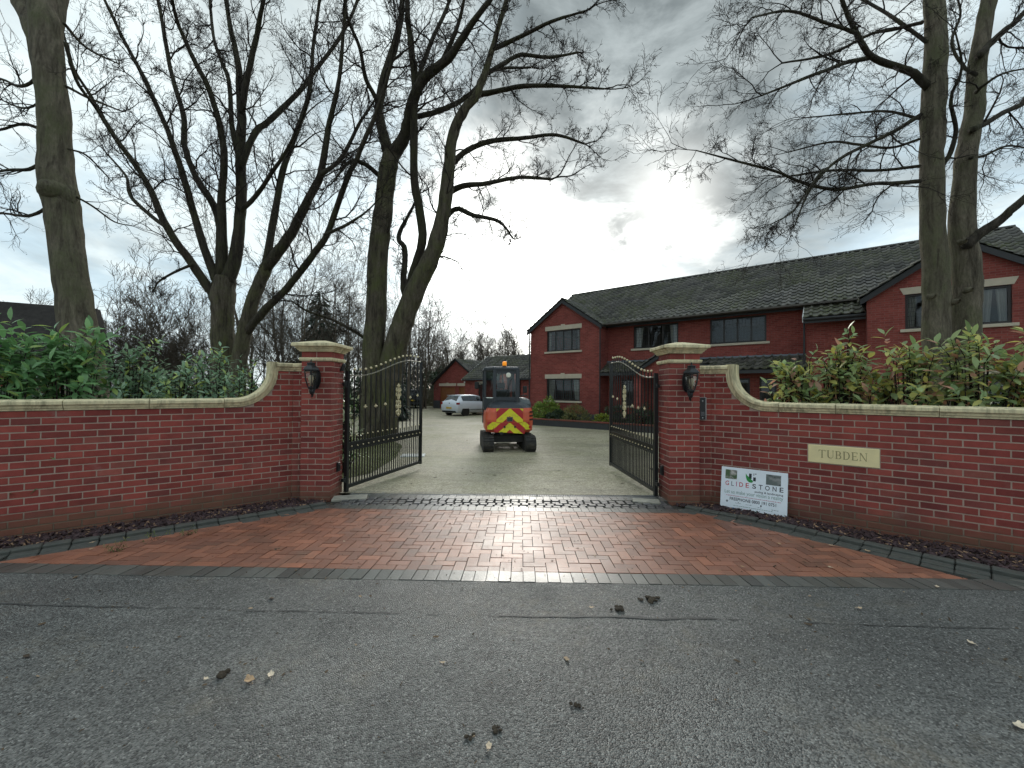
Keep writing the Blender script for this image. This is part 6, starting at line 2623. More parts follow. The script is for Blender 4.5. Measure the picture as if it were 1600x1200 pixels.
P, Q = traced([(352, 700, 50), (351, 620, 42), (350, 560, 39), (347, 500, 38), (346, 462, 42), (350, 432, 34)], D2, D2)
T.limb(P, Q, 9, (1, 2), 0.95, 14, end=False)
L2_([(336, 468, 20), (326, 452, 18), (290, 400, 15), (257, 355, 14), (224, 280, 11), (173, 210, 9), (135, 145, 7), (107, 100, 5), (90, 40, 3)], -2.2)
L2_([(255, 352, 9), (228, 332, 8), (200, 303, 7), (192, 272, 5), (160, 235, 3)], 1.5, ln=(0.8, 1.8))
L2_([(340, 445, 20), (334, 430, 17), (313, 373, 14), (285, 280, 12), (257, 200, 10), (224, 126, 9), (191, 65, 7), (159, 0, 6), (130, -60, 4)], -1.0)
L2_([(345, 440, 20), (338, 336, 14), (303, 275, 12), (285, 224, 11), (282, 177, 10), (261, 103, 8), (247, 28, 7), (233, -40, 5)], 1.6)
L2_([(346, 430, 20), (344, 327, 15), (345, 233, 12), (327, 149, 10), (299, 89, 9), (275, 37, 7), (262, -10, 6), (250, -80, 4)], -2.8)
L2_([(354, 440, 26), (366, 400, 22), (373, 327, 19), (373, 257, 18), (374, 190, 16), (372, 140, 14), (368, 93, 11), (350, 10, 8), (345, -70, 5)], 0.4)
L2_([(373, 262, 12), (395, 205, 11), (420, 182, 10), (467, 135, 8), (490, 103, 7), (523, 61, 6), (551, 5, 5), (570, -60, 3)], 2.5, st=0.1)
L2_([(373, 330, 9), (400, 300, 8), (420, 270, 7), (440, 240, 6), (466, 190, 4), (480, 150, 3)], -2.0, ln=(0.8, 2.0))
L2_([(374, 170, 12), (382, 120, 11), (397, 47, 9), (406, 0, 7), (420, -70, 4)], -1.0)
L2_([(372, 250, 11), (358, 190, 9), (352, 120, 8), (330, 60, 6), (322, 0, 5), (315, -60, 3)], 2.0)
P, Q = traced([(372, 700, 34), (372, 600, 30), (376, 545, 26), (392, 471, 23), (415, 415, 20)], D2 - 0.4, D2 - 0.5)
T.limb(P, Q, 9, (1, 2), 0.95, 12, end=False)
L2_([(412, 420, 20), (448, 373, 17), (471, 327, 15), (495, 280, 13), (502, 252, 12), (513, 187, 9), (527, 117, 7), (537, 0, 5), (540, -60, 3)], -1.6, d0=D2 - .5)
L2_([(414, 412, 14), (429, 317, 12), (443, 252, 10), (457, 215, 9), (481, 140, 8), (485, 75, 6), (495, 0, 5), (500, -60, 3)], 1.4, d0=D2 - .5)
L2_([(384, 520, 15), (410, 488, 14), (448, 448, 12), (485, 401, 11), (509, 364, 10), (537, 285, 9), (560, 233, 8), (590, 160, 6), (610, 90, 4)], -2.5, d0=D2 - .5)
L2_([(505, 366, 6), (540, 350, 5), (570, 330, 3), (590, 310, 2)], -1.0, ln=(0.6, 1.5), d0=D2 - 2.0)
L2_([(300, 412, 6), (270, 425, 5), (245, 440, 4), (238, 455, 2.5)], -1.0, ln=(0.3, 0.8), d0=D2 - .5)
L2_([(500, 270, 8), (530, 245, 7), (560, 190, 5), (585, 150, 3)], 1.2, d0=D2 - 1.4)
b2 = spot(352, 700, D2)
T.build('deciduous_tree', (b2[0], b2[1], G(*b2[:2])), 'spreading bare tree with many upright stems behind the left wall')

# --- the double trunk inside the gateway
D3 = 14.4
T = Tree(303)
T.minrad = 0.0042
T.trop = 0.05
T.kids = {1: (7, 9), 2: (4, 7), 3: (2, 4)}


def L3_(pts, dd, sp=0.42, ln=(1.2, 3.0), st=0.2, sides=8, d0=D3):
    P, Q = traced(pts, d0, d0 + dd)
    T.limb(P, Q, sp, ln, st, sides)


P, Q = traced([(578, 705, 52), (580, 660, 40), (583, 600, 36), (585, 540, 35), (587, 475, 34), (589, 400, 32), (596, 325, 30), (604, 262, 28), (612, 236, 26)], D3 - .2, D3 - .3)
T.limb(P, Q, 3, (1, 2), 0.5, 14, end=False)
P, Q = traced([(598, 705, 60), (600, 660, 46), (606, 610, 40), (613, 565, 38), (626, 510, 35), (650, 450, 31), (675, 400, 27), (690, 345, 23), (699, 280, 20), (705, 215, 17), (720, 175, 15), (745, 140, 12), (768, 75, 9), (790, 0, 7), (810, -70, 4)], D3, D3 - 1.8)
T.limb(P, Q, 0.6, (1.4, 3.0), 0.42, 14)
L3_([(608, 240, 20), (598, 208, 17), (590, 160, 15), (604, 100, 14), (620, 45, 11), (626, 0, 9), (628, -80, 5)], 1.6)
L3_([(610, 245, 22), (630, 210, 19), (640, 165, 18), (660, 120, 16), (700, 85, 13), (730, 40, 10), (762, -5, 8), (800, -60, 4)], -2.6)
L3_([(636, 475, 16), (646, 420, 15), (660, 365, 14), (646, 280, 13), (645, 200, 13), (647, 125, 12), (640, 60, 10), (635, 0, 8), (632, -70, 5)], -1.2, st=0.35)
L3_([(690, 345, 9), (712, 325, 8), (740, 335, 7), (780, 345, 5), (802, 372, 2.5)], -2.0, 0.4, (0.5, 1.3))
L3_([(700, 300, 10), (725, 288, 9), (760, 285, 7), (810, 275, 6), (862, 278, 4)], -2.2, 0.4, (0.7, 1.7))
L3_([(704, 255, 10), (730, 232, 9), (765, 218, 8), (820, 212, 6), (870, 208, 5), (915, 222, 3)], 0.8, 0.4, (0.7, 1.7))
L3_([(742, 145, 9), (775, 138, 8), (820, 130, 7), (885, 130, 5), (945, 134, 3)], -2.0, 0.4, (0.7, 1.8))
L3_([(755, 112, 8), (785, 96, 7), (815, 80, 6), (860, 84, 5), (905, 76, 3)], 1.0, 0.4, (0.7, 1.8))
L3_([(770, 70, 8), (815, 50, 6), (860, 28, 5), (915, 10, 3)], -1.5, 0.4, (0.7, 1.8))
L3_([(645, 180, 9), (690, 168, 8), (735, 142, 7), (770, 105, 5), (830, 100, 3)], 2.2, 0.45, (0.7, 1.8))
L3_([(648, 130, 8), (668, 70, 7), (690, 20, 6), (715, -40, 4)], 1.5)
L3_([(690, 90, 8), (715, 30, 6), (730, -40, 4)], -0.8)
L3_([(592, 160, 8), (570, 120, 7), (560, 70, 6), (540, 20, 5), (530, -40, 3)], -1.5)
L3_([(600, 280, 8), (570, 255, 7), (545, 250, 6), (520, 280, 3)], -2.0, 0.4, (0.6, 1.4))
L3_([(640, 480, 13), (630, 440, 11), (632, 390, 9), (622, 368, 8), (640, 330, 5), (655, 300, 3)], 1.6, 0.5, (0.6, 1.4))
L3_([(584, 540, 6), (560, 522, 5), (520, 500, 5), (480, 486, 4), (455, 470, 2.5)], -1.5, 0.5, (0.3, 0.9))
b3 = spot(586, 700, D3)
T.build('deciduous_tree', (b3[0], b3[1], G(*b3[:2])), 'tall bare tree with a forked double trunk just inside the left gate')

# --- twin trunk on the right
D4 = 9.2
T = Tree(404)
T.minrad = 0.0026
T.trop = -0.02
T.kids = {1: (7, 9), 2: (4, 7), 3: (2, 4)}


def L4_(pts, dd, sp=0.34, ln=(0.7, 1.6), st=0.12, sides=7, d0=D4):
    P, Q = traced(pts, d0, d0 + dd)
    T.limb(P, Q, sp, ln, st, sides)


P, Q = traced([(1466, 690, 66), (1466, 620, 58), (1466, 560, 52), (1464, 470, 47), (1462, 370, 45), (1462, 280, 43), (1463, 210, 42), (1469, 140, 43), (1471, 70, 40), (1466, 0, 37), (1462, -90, 33), (1455, -250, 22)], D4, D4)
T.limb(P, Q, 6, (1, 2), 0.95, 16, end=False, bump=0.03)
P, Q = traced([(1500, 690, 60), (1503, 620, 55), (1508, 540, 52), (1511, 470, 50), (1511, 400, 50), (1510, 330, 46), (1517, 233, 38), (1530, 163, 35), (1540, 70, 33), (1553, 0, 30), (1568, -90, 25), (1590, -250, 15)], D4 + 0.12, D4 + 0.3)
T.limb(P, Q, 6, (1, 2), 0.95, 16, end=False, bump=0.03)
L4_([(1512, 384, 24), (1535, 364, 23), (1567, 341, 20), (1600, 313, 18), (1680, 240, 14), (1760, 150, 8)], -0.6, 0.5, (1.0, 2.0), 0.4)
L4_([(1524, 200, 15), (1545, 190, 13), (1575, 172, 12), (1600, 161, 11), (1680, 120, 6)], 0.8)
L4_([(1538, 82, 17), (1552, 66, 15), (1580, 40, 14), (1600, 23, 13), (1660, -40, 9)], 0.5)
L4_([(1456, 132, 18), (1436, 112, 16), (1413, 100, 14), (1367, 82, 12), (1343, 42, 10), (1325, 0, 8), (1310, -60, 5)], -1.0)
L4_([(1370, 84, 9), (1330, 92, 8), (1301, 103, 7), (1264, 117, 6), (1194, 145, 3)], -1.4)
L4_([(1445, 175, 9), (1404, 201, 8), (1367, 219, 7), (1320, 243, 6), (1292, 266, 5), (1264, 303, 4), (1245, 350, 2)], -1.2)
L4_([(1442, 257, 7), (1400, 262, 6), (1367, 264, 6), (1301, 264, 5), (1236, 273, 3)], 0.8)
L4_([(1442, 281, 9), (1400, 284, 8), (1367, 285, 7), (1311, 294, 7), (1255, 282, 6), (1217, 266, 5), (1157, 250, 4), (1090, 232, 2)], -1.5)
L4_([(1443, 214, 6), (1395, 228, 5), (1340, 222, 5), (1301, 219, 4), (1235, 235, 2)], 1.4)
L4_([(1450, 28, 8), (1400, 40, 7), (1367, 47, 6), (1301, 79, 5), (1227, 93, 3)], 1.2)
L4_([(1443, 182, 6), (1390, 170, 5), (1340, 173, 4), (1264, 180, 2)], 2.0)
L4_([(1455, 60, 8), (1400, 20, 7), (1350, -10, 5), (1280, -30, 3)], 1.6)
L4_([(1345, 45, 8), (1300, 30, 6), (1240, 10, 5), (1180, 20, 3)], -1.6, d0=D4 - 0.8)
L4_([(1290, 262, 5), (1262, 300, 4), (1240, 330, 3), (1205, 350, 2)], -1.0, 0.25, (0.4, 1.0), d0=D4 - .8)
L4_([(1468, 268, 12), (1488, 240, 10), (1500, 200, 9), (1492, 150, 7), (1510, 100, 5), (1500, 40, 3)], -0.7, 0.35, (0.5, 1.2))
L4_([(1522, 244, 8), (1545, 240, 6), (1580, 225, 5), (1620, 230, 3)], 1.2)
L4_([(1532, 140, 9), (1543, 130, 7), (1575, 110, 5), (1620, 100, 3)], -0.8)
L4_([(1534, 112, 9), (1515, 100, 7), (1495, 60, 6), (1510, 10, 4), (1490, -40, 3)], 0.8)
# little stubs and knots
for (px_, py_) in ((1462, 462), (1500, 470), (1512, 375), (1520, 452)):
    p = spot(px_, py_, D4 - 0.30)
    T.trunks.append(([Vector((p[0], p[1] + 0.12, p[2])), Vector((p[0], p[1], p[2])), Vector((p[0] - 0.01, p[1] - 0.035, p[2] + 0.01))], [0.07, 0.05, 0.02], 12))
b4 = spot(1484, 690, D4)
T.build('deciduous_tree', (b4[0], b4[1], G(*b4[:2])), 'bare tree with two close straight trunks behind the nameplate wall', BARK_R)

# --- woodland behind: each tree its own object, shapes shared between look-alikes


def wild_tree(seed, hgt, stems, spread, twigs=(5, 8), upright=0.12):
    T = Tree(seed)
    T.minrad = 0.009
    T.onetrunk = True
    T.maxlev = 3
    T.trop = upright
    T.wob = 0.17
    T.kids = {1: twigs, 2: (3, 5)}
    r = T.r
    for s_ in range(stems):
        az = r.uniform(0, 2 * PI)
        lean = r.uniform(0.02, spread)
        x, y = (0.0, 0.0) if stems == 1 else (r.uniform(-0.4, 0.4), r.uniform(-0.4, 0.4))
        pts = [Vector((x, y, -0.4))]
        d = Vector((math.cos(az) * lean, math.sin(az) * lean, 1)).normalized()
        n = 7
        hh = hgt * r.uniform(0.75, 1.0)
        for i in range(n):
            d = (d + Vector((r.gauss(0, 0.07), r.gauss(0, 0.07), 0.02))).normalized()
            pts.append(pts[-1] + d * hh * 0.8 / n)
        r0 = 0.013 * hh * r.uniform(0.8, 1.2) / (1 if stems == 1 else 1.7)
        rads = [r0 * (1 - 0.85 * (i / n)) for i in range(n + 1)]
        T.limb(pts, rads, hh * 0.030, (hh * 0.20, hh * 0.40), 0.22 if stems == 1 else 0.14, 7, fall=0.6)
    return T.meshes({1: 4, 2: 3, 3: 3, 4: 3})


WILD = []
for seed, hh, st, sp, tw in ((1, 14, 1, 0.10, (8, 11)), (2, 16, 1, 0.16, (8, 11)), (3, 12, 2, 0.20, (7, 10)), (4, 15, 1, 0.08, (8, 11)), (5, 9, 5, 0.32, (6, 9)), (6, 13, 2, 0.14, (6, 9))):
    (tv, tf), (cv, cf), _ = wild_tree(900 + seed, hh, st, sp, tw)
    WILD.append((np_mesh('trunk', tv, tf, BARK_FAR, True), np_mesh('crown', cv, cf, TWIG_HAZED, False), hh))
rw = random.Random(77)


def place_wild(px, d, k, sc, label, tilt=0.03):
    x = (px - 800) / 650.0 * d
    root = empty('woodland_tree', (x, d, G(x, d)), rw.uniform(0, 6.28), label, 'tree', 'bare trees behind the drive')
    root.scale = (sc, sc, sc)
    link(bpy.data.objects.new('trunk', WILD[k][0]), root)
    link(bpy.data.objects.new('crown', WILD[k][1]), root)


ORD = ['leftmost', 'second', 'third', 'fourth', 'fifth', 'sixth', 'seventh', 'eighth', 'ninth', 'tenth', 'eleventh', 'twelfth', 'thirteenth', 'fourteenth', 'fifteenth', 'sixteenth', 'seventeenth', 'eighteenth', 'nineteenth', 'twentieth', 'twenty first', 'twenty second', 'twenty third', 'twenty fourth']


def wood(rows, where, jit=0.08):
    for i, (px, d, k, sc) in enumerate(sorted(rows)):
        sc *= 1.14 if 390 < px < 690 else 1.0
        o = ORD[i] if i == 0 else ORD[i] + ' from left'
        place_wild(px, d, k, sc * rw.uniform(1 - jit, 1 + jit), 'bare tree, %s of those %s' % (o, where))


wood(((20, 34, 2, .85), (62, 30, 4, .95), (175, 26, 4, 1.0), (205, 28, 4, 1.12), (235, 25, 4, 1.08), (265, 27, 4, .95), (290, 30, 5, .72), (318, 27, 4, .85), (325, 35, 0, .7), (150, 38, 5, .75)), 'in the thicket behind the left shrubs')
wood(((405, 27, 0, .95), (432, 30, 3, .95), (455, 34, 1, .85), (415, 38, 5, .9), (475, 29, 5, .9), (498, 36, 0, 1.0), (520, 31, 3, .85), (545, 40, 1, .95), (560, 33, 5, .85), (640, 36, 0, .85), (655, 45, 3, 1.0), (668, 39, 5, .9), (682, 50, 1, .95), (398, 44, 1, 1.0), (537, 48, 3, 1.1), (470, 46, 4, 1.1), (580, 46, 2, 1.0), (625, 48, 4, 1.1), (510, 42, 4, 1.0)), 'in the wood left of the garage')
wood(((693, 56, 5, 1.0), (706, 52, 0, .95), (716, 60, 3, 1.05), (728, 57, 1, .95), (742, 60, 5, 1.0), (756, 56, 2, 1.0), (768, 62, 0, 1.05), (782, 57, 3, .95), (795, 60, 1, .95), (808, 56, 5, 1.0), (820, 60, 0, 1.05), (834, 58, 3, .95), (850, 62, 2, 1.0), (720, 66, 4, 1.3), (760, 68, 4, 1.35), (800, 66, 4, 1.3), (745, 64, 3, 1.1), (775, 66, 5, 1.15), (690, 64, 4, 1.3)), 'rising behind the garage roofs')
wood(((1055, 48, 3, 1.12), (1072, 50, 0, 1.12), (1090, 49, 5, 1.2)), 'showing above the house roof')

# --- leaves, bushes
LEAF = {}


def leaf_verts(L, W, fold=0.25, curl=0.18, n=4):
    """pointed oval leaf along +x, face up +z"""
    prof = [(0.0, 0.04), (0.22, 0.72), (0.5, 1.0), (0.78, 0.68), (1.0, 0.02)]
    V = []
    for (t, w) in prof:
        z = -curl * L * t * t
        V += [(t * L, -w * W / 2, z + fold * w * W / 2), (t * L, 0, z), (t * L, w * W / 2, z + fold * w * W / 2)]
    F = []
    for i in range(len(prof) - 1):
        a = 3 * i
        F += [(a, a + 3, a + 4, a + 1), (a + 1, a + 4, a + 5, a + 2)]
    return np.array(V, dtype=np.float32), np.array(F, dtype=np.int32)


def frames_from(d, up):
    d = d / (np.linalg.norm(d, axis=1, keepdims=True) + 1e-9)
    y = np.cross(up, d)
    y /= np.linalg.norm(y, axis=1, keepdims=True) + 1e-9
    z = np.cross(d, y)
    return np.stack([d, y, z], 2)            # columns


def foliage(root, name, P, A, S_, lv, mat, nobj, rs, centre, part='leaf'):
    """nearest leaves become pieces of their own, the rest one mass"""
    V0, F0 = lv
    n = len(P)
    wp = P + np.array(centre)
    score = np.linalg.norm(wp - np.array([0, 0, CAMH]), axis=1)
    order = np.argsort(score)
    key = (name, mat.name)
    me = np_mesh(part, V0, F0, mat, True)
    for k in order[:nobj]:
        s_ = float(S_[k])
        A3 = A[k] * s_
        M = Matrix(((A3[0, 0], A3[0, 1], A3[0, 2], P[k, 0]), (A3[1, 0], A3[1, 1], A3[1, 2], P[k, 1]), (A3[2, 0], A3[2, 1], A3[2, 2], P[k, 2]), (0, 0, 0, 1)))
        put(part, me, M, root)
    idx = order[nobj:]
    if len(idx):
        V = np.einsum('nij,vj->nvi', A[idx] * S_[idx][:, None, None], V0) + P[idx][:, None, :]
        F = (np.arange(len(idx)) * len(V0))[:, None, None] + F0[None]
        o = bpy.data.objects.new(name, np_mesh(name, V.reshape(-1, 3), F.reshape(-1, 4), mat, True, np.repeat(rs.rand(len(idx)), len(V0))))
        link(o, root, 'stuff')


def shrub(loc, size, nshoots, mat, label, seed, leafL=0.13, leafW=0.045, per=10, nobj=60, whorl=0.22, name='laurel_shrub', group=None, up=0.5, droop=0.15, stem=TWIG, shootr=0.006, cat='shrub', hmin=0.15):
    rs = np.random.RandomState(seed)
    root = empty(name, loc, 0, label, cat, group)
    sx, sy, sz = size
    # shoot tips spread through the crown
    az = rs.uniform(0, 2 * PI, nshoots)
    rad = np.sqrt(rs.uniform(0.0, 1.0, nshoots))
    hz = rs.uniform(hmin, 1.0, nshoots)
    lim = np.sqrt(np.clip(1 - (np.clip(hz - 0.45, 0, 1) / 0.58) ** 2, 0.05, 1))
    tip = np.stack([np.cos(az) * rad * lim * sx, np.sin(az) * rad * lim * sy, hz * sz], 1)
    tip += rs.normal(0, 0.05, tip.shape)
    tall = rs.choice(nshoots, max(1, int(nshoots * 0.03)), replace=False)
    tip[tall, 2] = sz * rs.uniform(1.0, 1.12, len(tall))
    tip[tall, :2] *= 0.7
    ax = np.stack([tip[:, 0] / sx, tip[:, 1] / sy, np.full(nshoots, up) + tip[:, 2] / sz * 0.5], 1)
    ax += rs.normal(0, 0.25, ax.shape)
    ax /= np.linalg.norm(ax, axis=1, keepdims=True)
    m = MB()
    for k in range(min(nshoots, 90)):
        b = np.array([tip[k, 0] * 0.25, tip[k, 1] * 0.25, 0.0])
        mid = b * 0.5 + tip[k] * 0.5 + np.array([0, 0, 0.08 * sz])
        m.tube([tuple(b), tuple(mid), tuple(tip[k] - ax[k] * 0.05), tuple(tip[k] + ax[k] * whorl * 0.6)], [shootr * 1.8, shootr * 1.3, shootr, shootr * 0.5], 4, False)
    m.build('stems', stem, root)
    N = nshoots * per
    si = np.repeat(np.arange(nshoots), per)
    t = np.tile(np.linspace(-1.0, 1.0, per), nshoots)
    phi = np.tile(np.arange(per) * 2.399, nshoots) + rs.uniform(0, 6.28, nshoots)[si]
    a = ax[si]
    ref = np.where(np.abs(a[:, 2:3]) < 0.9, np.array([[0, 0, 1.0]]), np.array([[1.0, 0, 0]]))
    e1 = np.cross(a, ref)
    e1 /= np.linalg.norm(e1, axis=1, keepdims=True)
    e2 = np.cross(a, e1)
    radial = e1 * np.cos(phi)[:, None] + e2 * np.sin(phi)[:, None]
    open_ = np.clip(1.0 - 0.55 * t, 0.3, 1.6)[:, None]
    d = radial * open_ + a * (0.45 + 0.25 * t[:, None]) + np.array([0, 0, -droop]) + rs.normal(0, 0.16, (N, 3))
    P = tip[si] + a * (t * whorl * 0.5)[:, None]
    upv = a * 0.7 + rs.normal(0, 0.25, (N, 3)) + np.array([0, -0.15, 1.0])
    A = frames_from(d, upv)
    S_ = rs.uniform(0.65, 1.15, N)
    foliage(root, 'foliage', P, A, S_, leaf_verts(leafL, leafW), mat, nobj, rs, loc)
    return root


def at_wall(side, s, back, z=-0.1):
    Mf, f = (MF_L, 1) if side == 'L' else (MF_R, -1)
    p = Mf @ Vector((s, -f * back, 0))
    return (p.x, p.y, z)


# shrubs behind the left wall, far left to pillar
shrub(at_wall('L', 2.95, 0.75), (0.62, 0.62, 2.12), 170, LAUREL, 'tall glossy laurel bush at the far left end of the left wall', 11, 0.175, 0.060, 10, 120)
shrub(at_wall('L', 2.40, 0.72), (0.50, 0.55, 2.14), 160, LAUREL, 'tall glossy laurel bush in front of the thick leaning trunk', 12, 0.175, 0.060, 10, 120)
shrub(at_wall('L', 3.6, 0.95), (0.7, 0.6, 2.1), 80, LAUREL, 'glossy laurel bush beyond the end of the left wall', 19, 0.175, 0.060, 10, 20)
shrub(at_wall('L', 1.85, 0.75), (0.46, 0.46, 1.98), 170, VIBURNUM, 'bushy viburnum with grey green leaves right of the thick leaning trunk', 13, 0.11, 0.042, 9, 100, name='viburnum_shrub')
shrub(at_wall('L', 1.35, 0.70), (0.46, 0.42, 1.80), 170, VIBURNUM, 'low viburnum with yellowish leaves in the middle of the left wall', 14, 0.10, 0.038, 9, 90, name='viburnum_shrub')
shrub(at_wall('L', 0.92, 0.75), (0.42, 0.42, 2.02), 170, VIBURNUM, 'viburnum with a tall shoot below the many stemmed tree', 15, 0.115, 0.040, 9, 90, name='viburnum_shrub')
shrub(at_wall('L', 0.52, 0.62), (0.30, 0.34, 1.84), 110, VIBURNUM, 'small viburnum in the curve of the left wall coping', 16, 0.10, 0.036, 9, 70, name='viburnum_shrub')
# photinia behind the right wall
shrub(at_wall('R', 0.98, 0.70), (0.42, 0.42, 1.92), 80, PHOTINIA, 'leggy photinia with pale green leaves at the start of the right wall', 31, 0.145, 0.060, 8, 90, name='photinia_shrub', hmin=0.62, shootr=0.007)
shrub(at_wall('R', 1.50, 0.80), (0.50, 0.45, 2.12), 110, PHOTINIA, 'photinia with pink and green leaves left of the twin trunk', 32, 0.15, 0.062, 8, 110, name='photinia_shrub', hmin=0.62, shootr=0.007)
shrub(at_wall('R', 2.15, 0.80), (0.46, 0.45, 2.08), 100, PHOTINIA, 'photinia with orange tinted leaves in front of the twin trunk', 33, 0.15, 0.062, 8, 110, name='photinia_shrub', hmin=0.50, shootr=0.007)
shrub(at_wall('R', 2.72, 0.78), (0.50, 0.45, 2.12), 135, PHOTINIA, 'photinia with reddish tips right of the twin trunk', 34, 0.15, 0.062, 9, 120, name='photinia_shrub', hmin=0.35, shootr=0.007)
shrub(at_wall('R', 3.30, 0.85), (0.5, 0.5, 2.08), 120, PHOTINIA, 'dense green photinia at the far right end of the right wall', 35, 0.15, 0.062, 9, 90, name='photinia_shrub', hmin=0.3)
# variegated shrub by the left gate hinge
shrub((-3.30, 8.2, G(0, 8.2)), (0.26, 0.30, 1.45), 45, VARIEG, 'cream variegated shrub behind the hinge of the left gate', 41, 0.13, 0.05, 9, 60, name='variegated_shrub')


def rounded_bush(loc, size, n, mat, label, seed, leafL, leafW, name='rounded_bush', nobj=0, cat='bush'):
    """dense clipped bush: leaves on and inside a lumpy dome"""
    rs = np.random.RandomState(seed)
    root = empty(name, loc, 0, label, cat)
    v = rs.normal(0, 1, (n, 3))
    v[:, 2] = np.abs(v[:, 2]) * 0.9 + 0.02
    v /= np.linalg.norm(v, axis=1, keepdims=True)
    lump = 1 + 0.14 * np.sin(v[:, 0] * 5.1 + seed) * np.cos(v[:, 1] * 4.3) + 0.10 * np.sin(v[:, 2] * 7 + v[:, 0] * 6)
    rr_ = (rs.uniform(0.45, 1.0, n) ** 0.4) * lump
    P = v * rr_[:, None] * np.array(size)
    d = v + rs.normal(0, 0.6, (n, 3))
    A = frames_from(d, v + rs.normal(0, 0.5, (n, 3)) + np.array([0, 0, 0.4]))
    m = MB()
    for k in range(14):
        q = P[k * (n // 14)]
        m.tube([(0, 0, 0), tuple(q * 0.5 + np.array([0, 0, 0.05])), tuple(q * 0.95)], [0.02, 0.012, 0.005], 4, False)
    m.build('stems', TWIG, root)
    foliage(root, 'foliage', P, A, rs.uniform(0.7, 1.3, n), leaf_verts(leafL, leafW), mat, nobj, rs, loc)
    return root


def hpt(u, v, z):
    p = H.matrix_basis @ Vector((u, v, z))
    return (p.x, p.y, z)


rounded_bush(hpt(-2.55, -2.05, -0.1), (0.85, 0.7, 1.12), 2600, BUSH_A, 'rounded light green bush under the left gable window', 51, 0.11, 0.06)
rounded_bush(hpt(-1.65, -2.35, -0.1), (0.80, 0.45, 0.55), 1800, BUSH_D, 'low dark green bush beside the rounded light green bush', 52, 0.09, 0.05)
rounded_bush(hpt(-0.75, -2.2, -0.1), (0.70, 0.6, 0.88), 1800, BUSH_B, 'olive feathery bush at the corner of the left gable', 53, 0.12, 0.025)
rounded_bush(hpt(0.75, -2.2, -0.1), (0.45, 0.45, 0.48), 900, BUSH_Y, 'small yellow green bush in the planter left of the right gate', 54, 0.10, 0.05)
rounded_bush(hpt(1.15, -1.6, -0.1), (0.60, 0.5, 0.90), 1200, BUSH_D, 'dark green bush behind the small yellow green bush', 55, 0.10, 0.05)
rounded_bush(hpt(2.75, -2.3, -0.1), (0.60, 0.55, 0.95), 1300, BUSH_D, 'dark bush seen through the middle of the right gate', 56, 0.10, 0.05)
rounded_bush(hpt(4.1, -2.4, -0.1), (0.45, 0.45, 0.6), 800, BUSH_D, 'low dark bush seen through the hinge side of the right gate', 57, 0.09, 0.04)


def hedge_mass(loc, size, n, label, seed, mat=BUSH_D, leafL=0.22, name='evergreen_bush'):
    return rounded_bush(loc, size, n, mat, label, seed, leafL, leafL * 0.45, name)


def at_px(px, d):
    x = (px - 800) / 650.0 * d
    return (x, d, G(x, d) - 0.05)


hedge_mass(at_px(235, 20), (1.5, 1.3, 2.5), 2200, 'dark green bush behind the viburnums, left of the many stemmed tree', 61)
hedge_mass(at_px(440, 24), (2.2, 1.5, 2.4), 2200, 'dark evergreen bush right of the many stemmed tree', 62)
hedge_mass(at_px(545, 26), (2.0, 1.5, 2.6), 2200, 'dark evergreen bush behind the forked double trunk', 63)
hedge_mass(at_px(500, 30), (2.4, 1.5, 3.0), 2000, 'dark evergreen bush below the dark conifer', 65)
hedge_mass(at_px(655, 47), (3.0, 2.0, 4.2), 2600, 'dark evergreen growth behind the timber fence', 66, leafL=0.3)
hedge_mass(at_px(685, 52), (2.5, 2.0, 4.6), 2200, 'ivy covered growth behind the left corner of the garage', 67, leafL=0.3)
hedge_mass(at_px(830, 66), (2.6, 2.4, 8.6), 2600, 'ivy clad evergreen rising behind the garage wing next to the house', 68, leafL=0.4)
hedge_mass(at_px(20, 16), (2.0, 1.4, 2.0), 1800, 'dark bush behind the laurels at the far left', 69)


def conifer(loc, hgt, rad, n, label, seed):
    rs = np.random.RandomState(seed)
    root = empty('conifer_tree', loc, 0, label, 'tree')
    MB().tube([(0, 0, -0.3), (0, 0, hgt * 0.5), (0.05, 0, hgt)], [rad * 0.09, rad * 0.05, 0.01], 8).build('trunk', BARK_FAR, root)
    z = hgt * (1 - np.sqrt(rs.uniform(0.0, 0.96, n)))
    lim = rad * (1 - z / hgt) ** 0.8 * (1 + 0.25 * np.sin(z * 4.0 + rs.uniform(0, 1, n)))
    az = rs.uniform(0, 2 * PI, n)
    rr_ = lim * rs.uniform(0.35, 1.05, n) ** 0.6
    P = np.stack([np.cos(az) * rr_, np.sin(az) * rr_, z + 0.3], 1)
    d = np.stack([np.cos(az), np.sin(az), np.full(n, -0.35)], 1) + rs.normal(0, 0.3, (n, 3))
    A = frames_from(d, np.array([[0, 0, 1.0]]) + rs.normal(0, 0.35, (n, 3)))
    foliage(root, 'crown', P, A, rs.uniform(0.7, 1.4, n), leaf_verts(0.55, 0.13, 0.3, 0.3), NEEDLE, 0, rs, loc)


conifer(at_px(498, 33), 9.4, 2.1, 4200, 'dark conifer standing behind the left gate pillar', 71)
conifer(at_px(610, 24), 2.9, 0.62, 1600, 'small dark cone shaped evergreen seen through the left gate', 72)

# ================================================================== lawn, grass, litter
lawn = [(-9.5, 6.9), (-3.3, 6.9), (-2.75, 8.2), (-2.9, 10.5), (-3.4, 13.0), (-4.6, 15.2), (-7.0, 16.5), (-10.5, 16.0)]
vs = [(p[0], p[1], G(*p) + 0.012) for p in lawn]
MB().add(vs + [(-6, 11, G(0, 11) + 0.03)], [(i, (i + 1) % 8, 8) for i in range(8)]).build('lawn', TURF, None, 'structure')
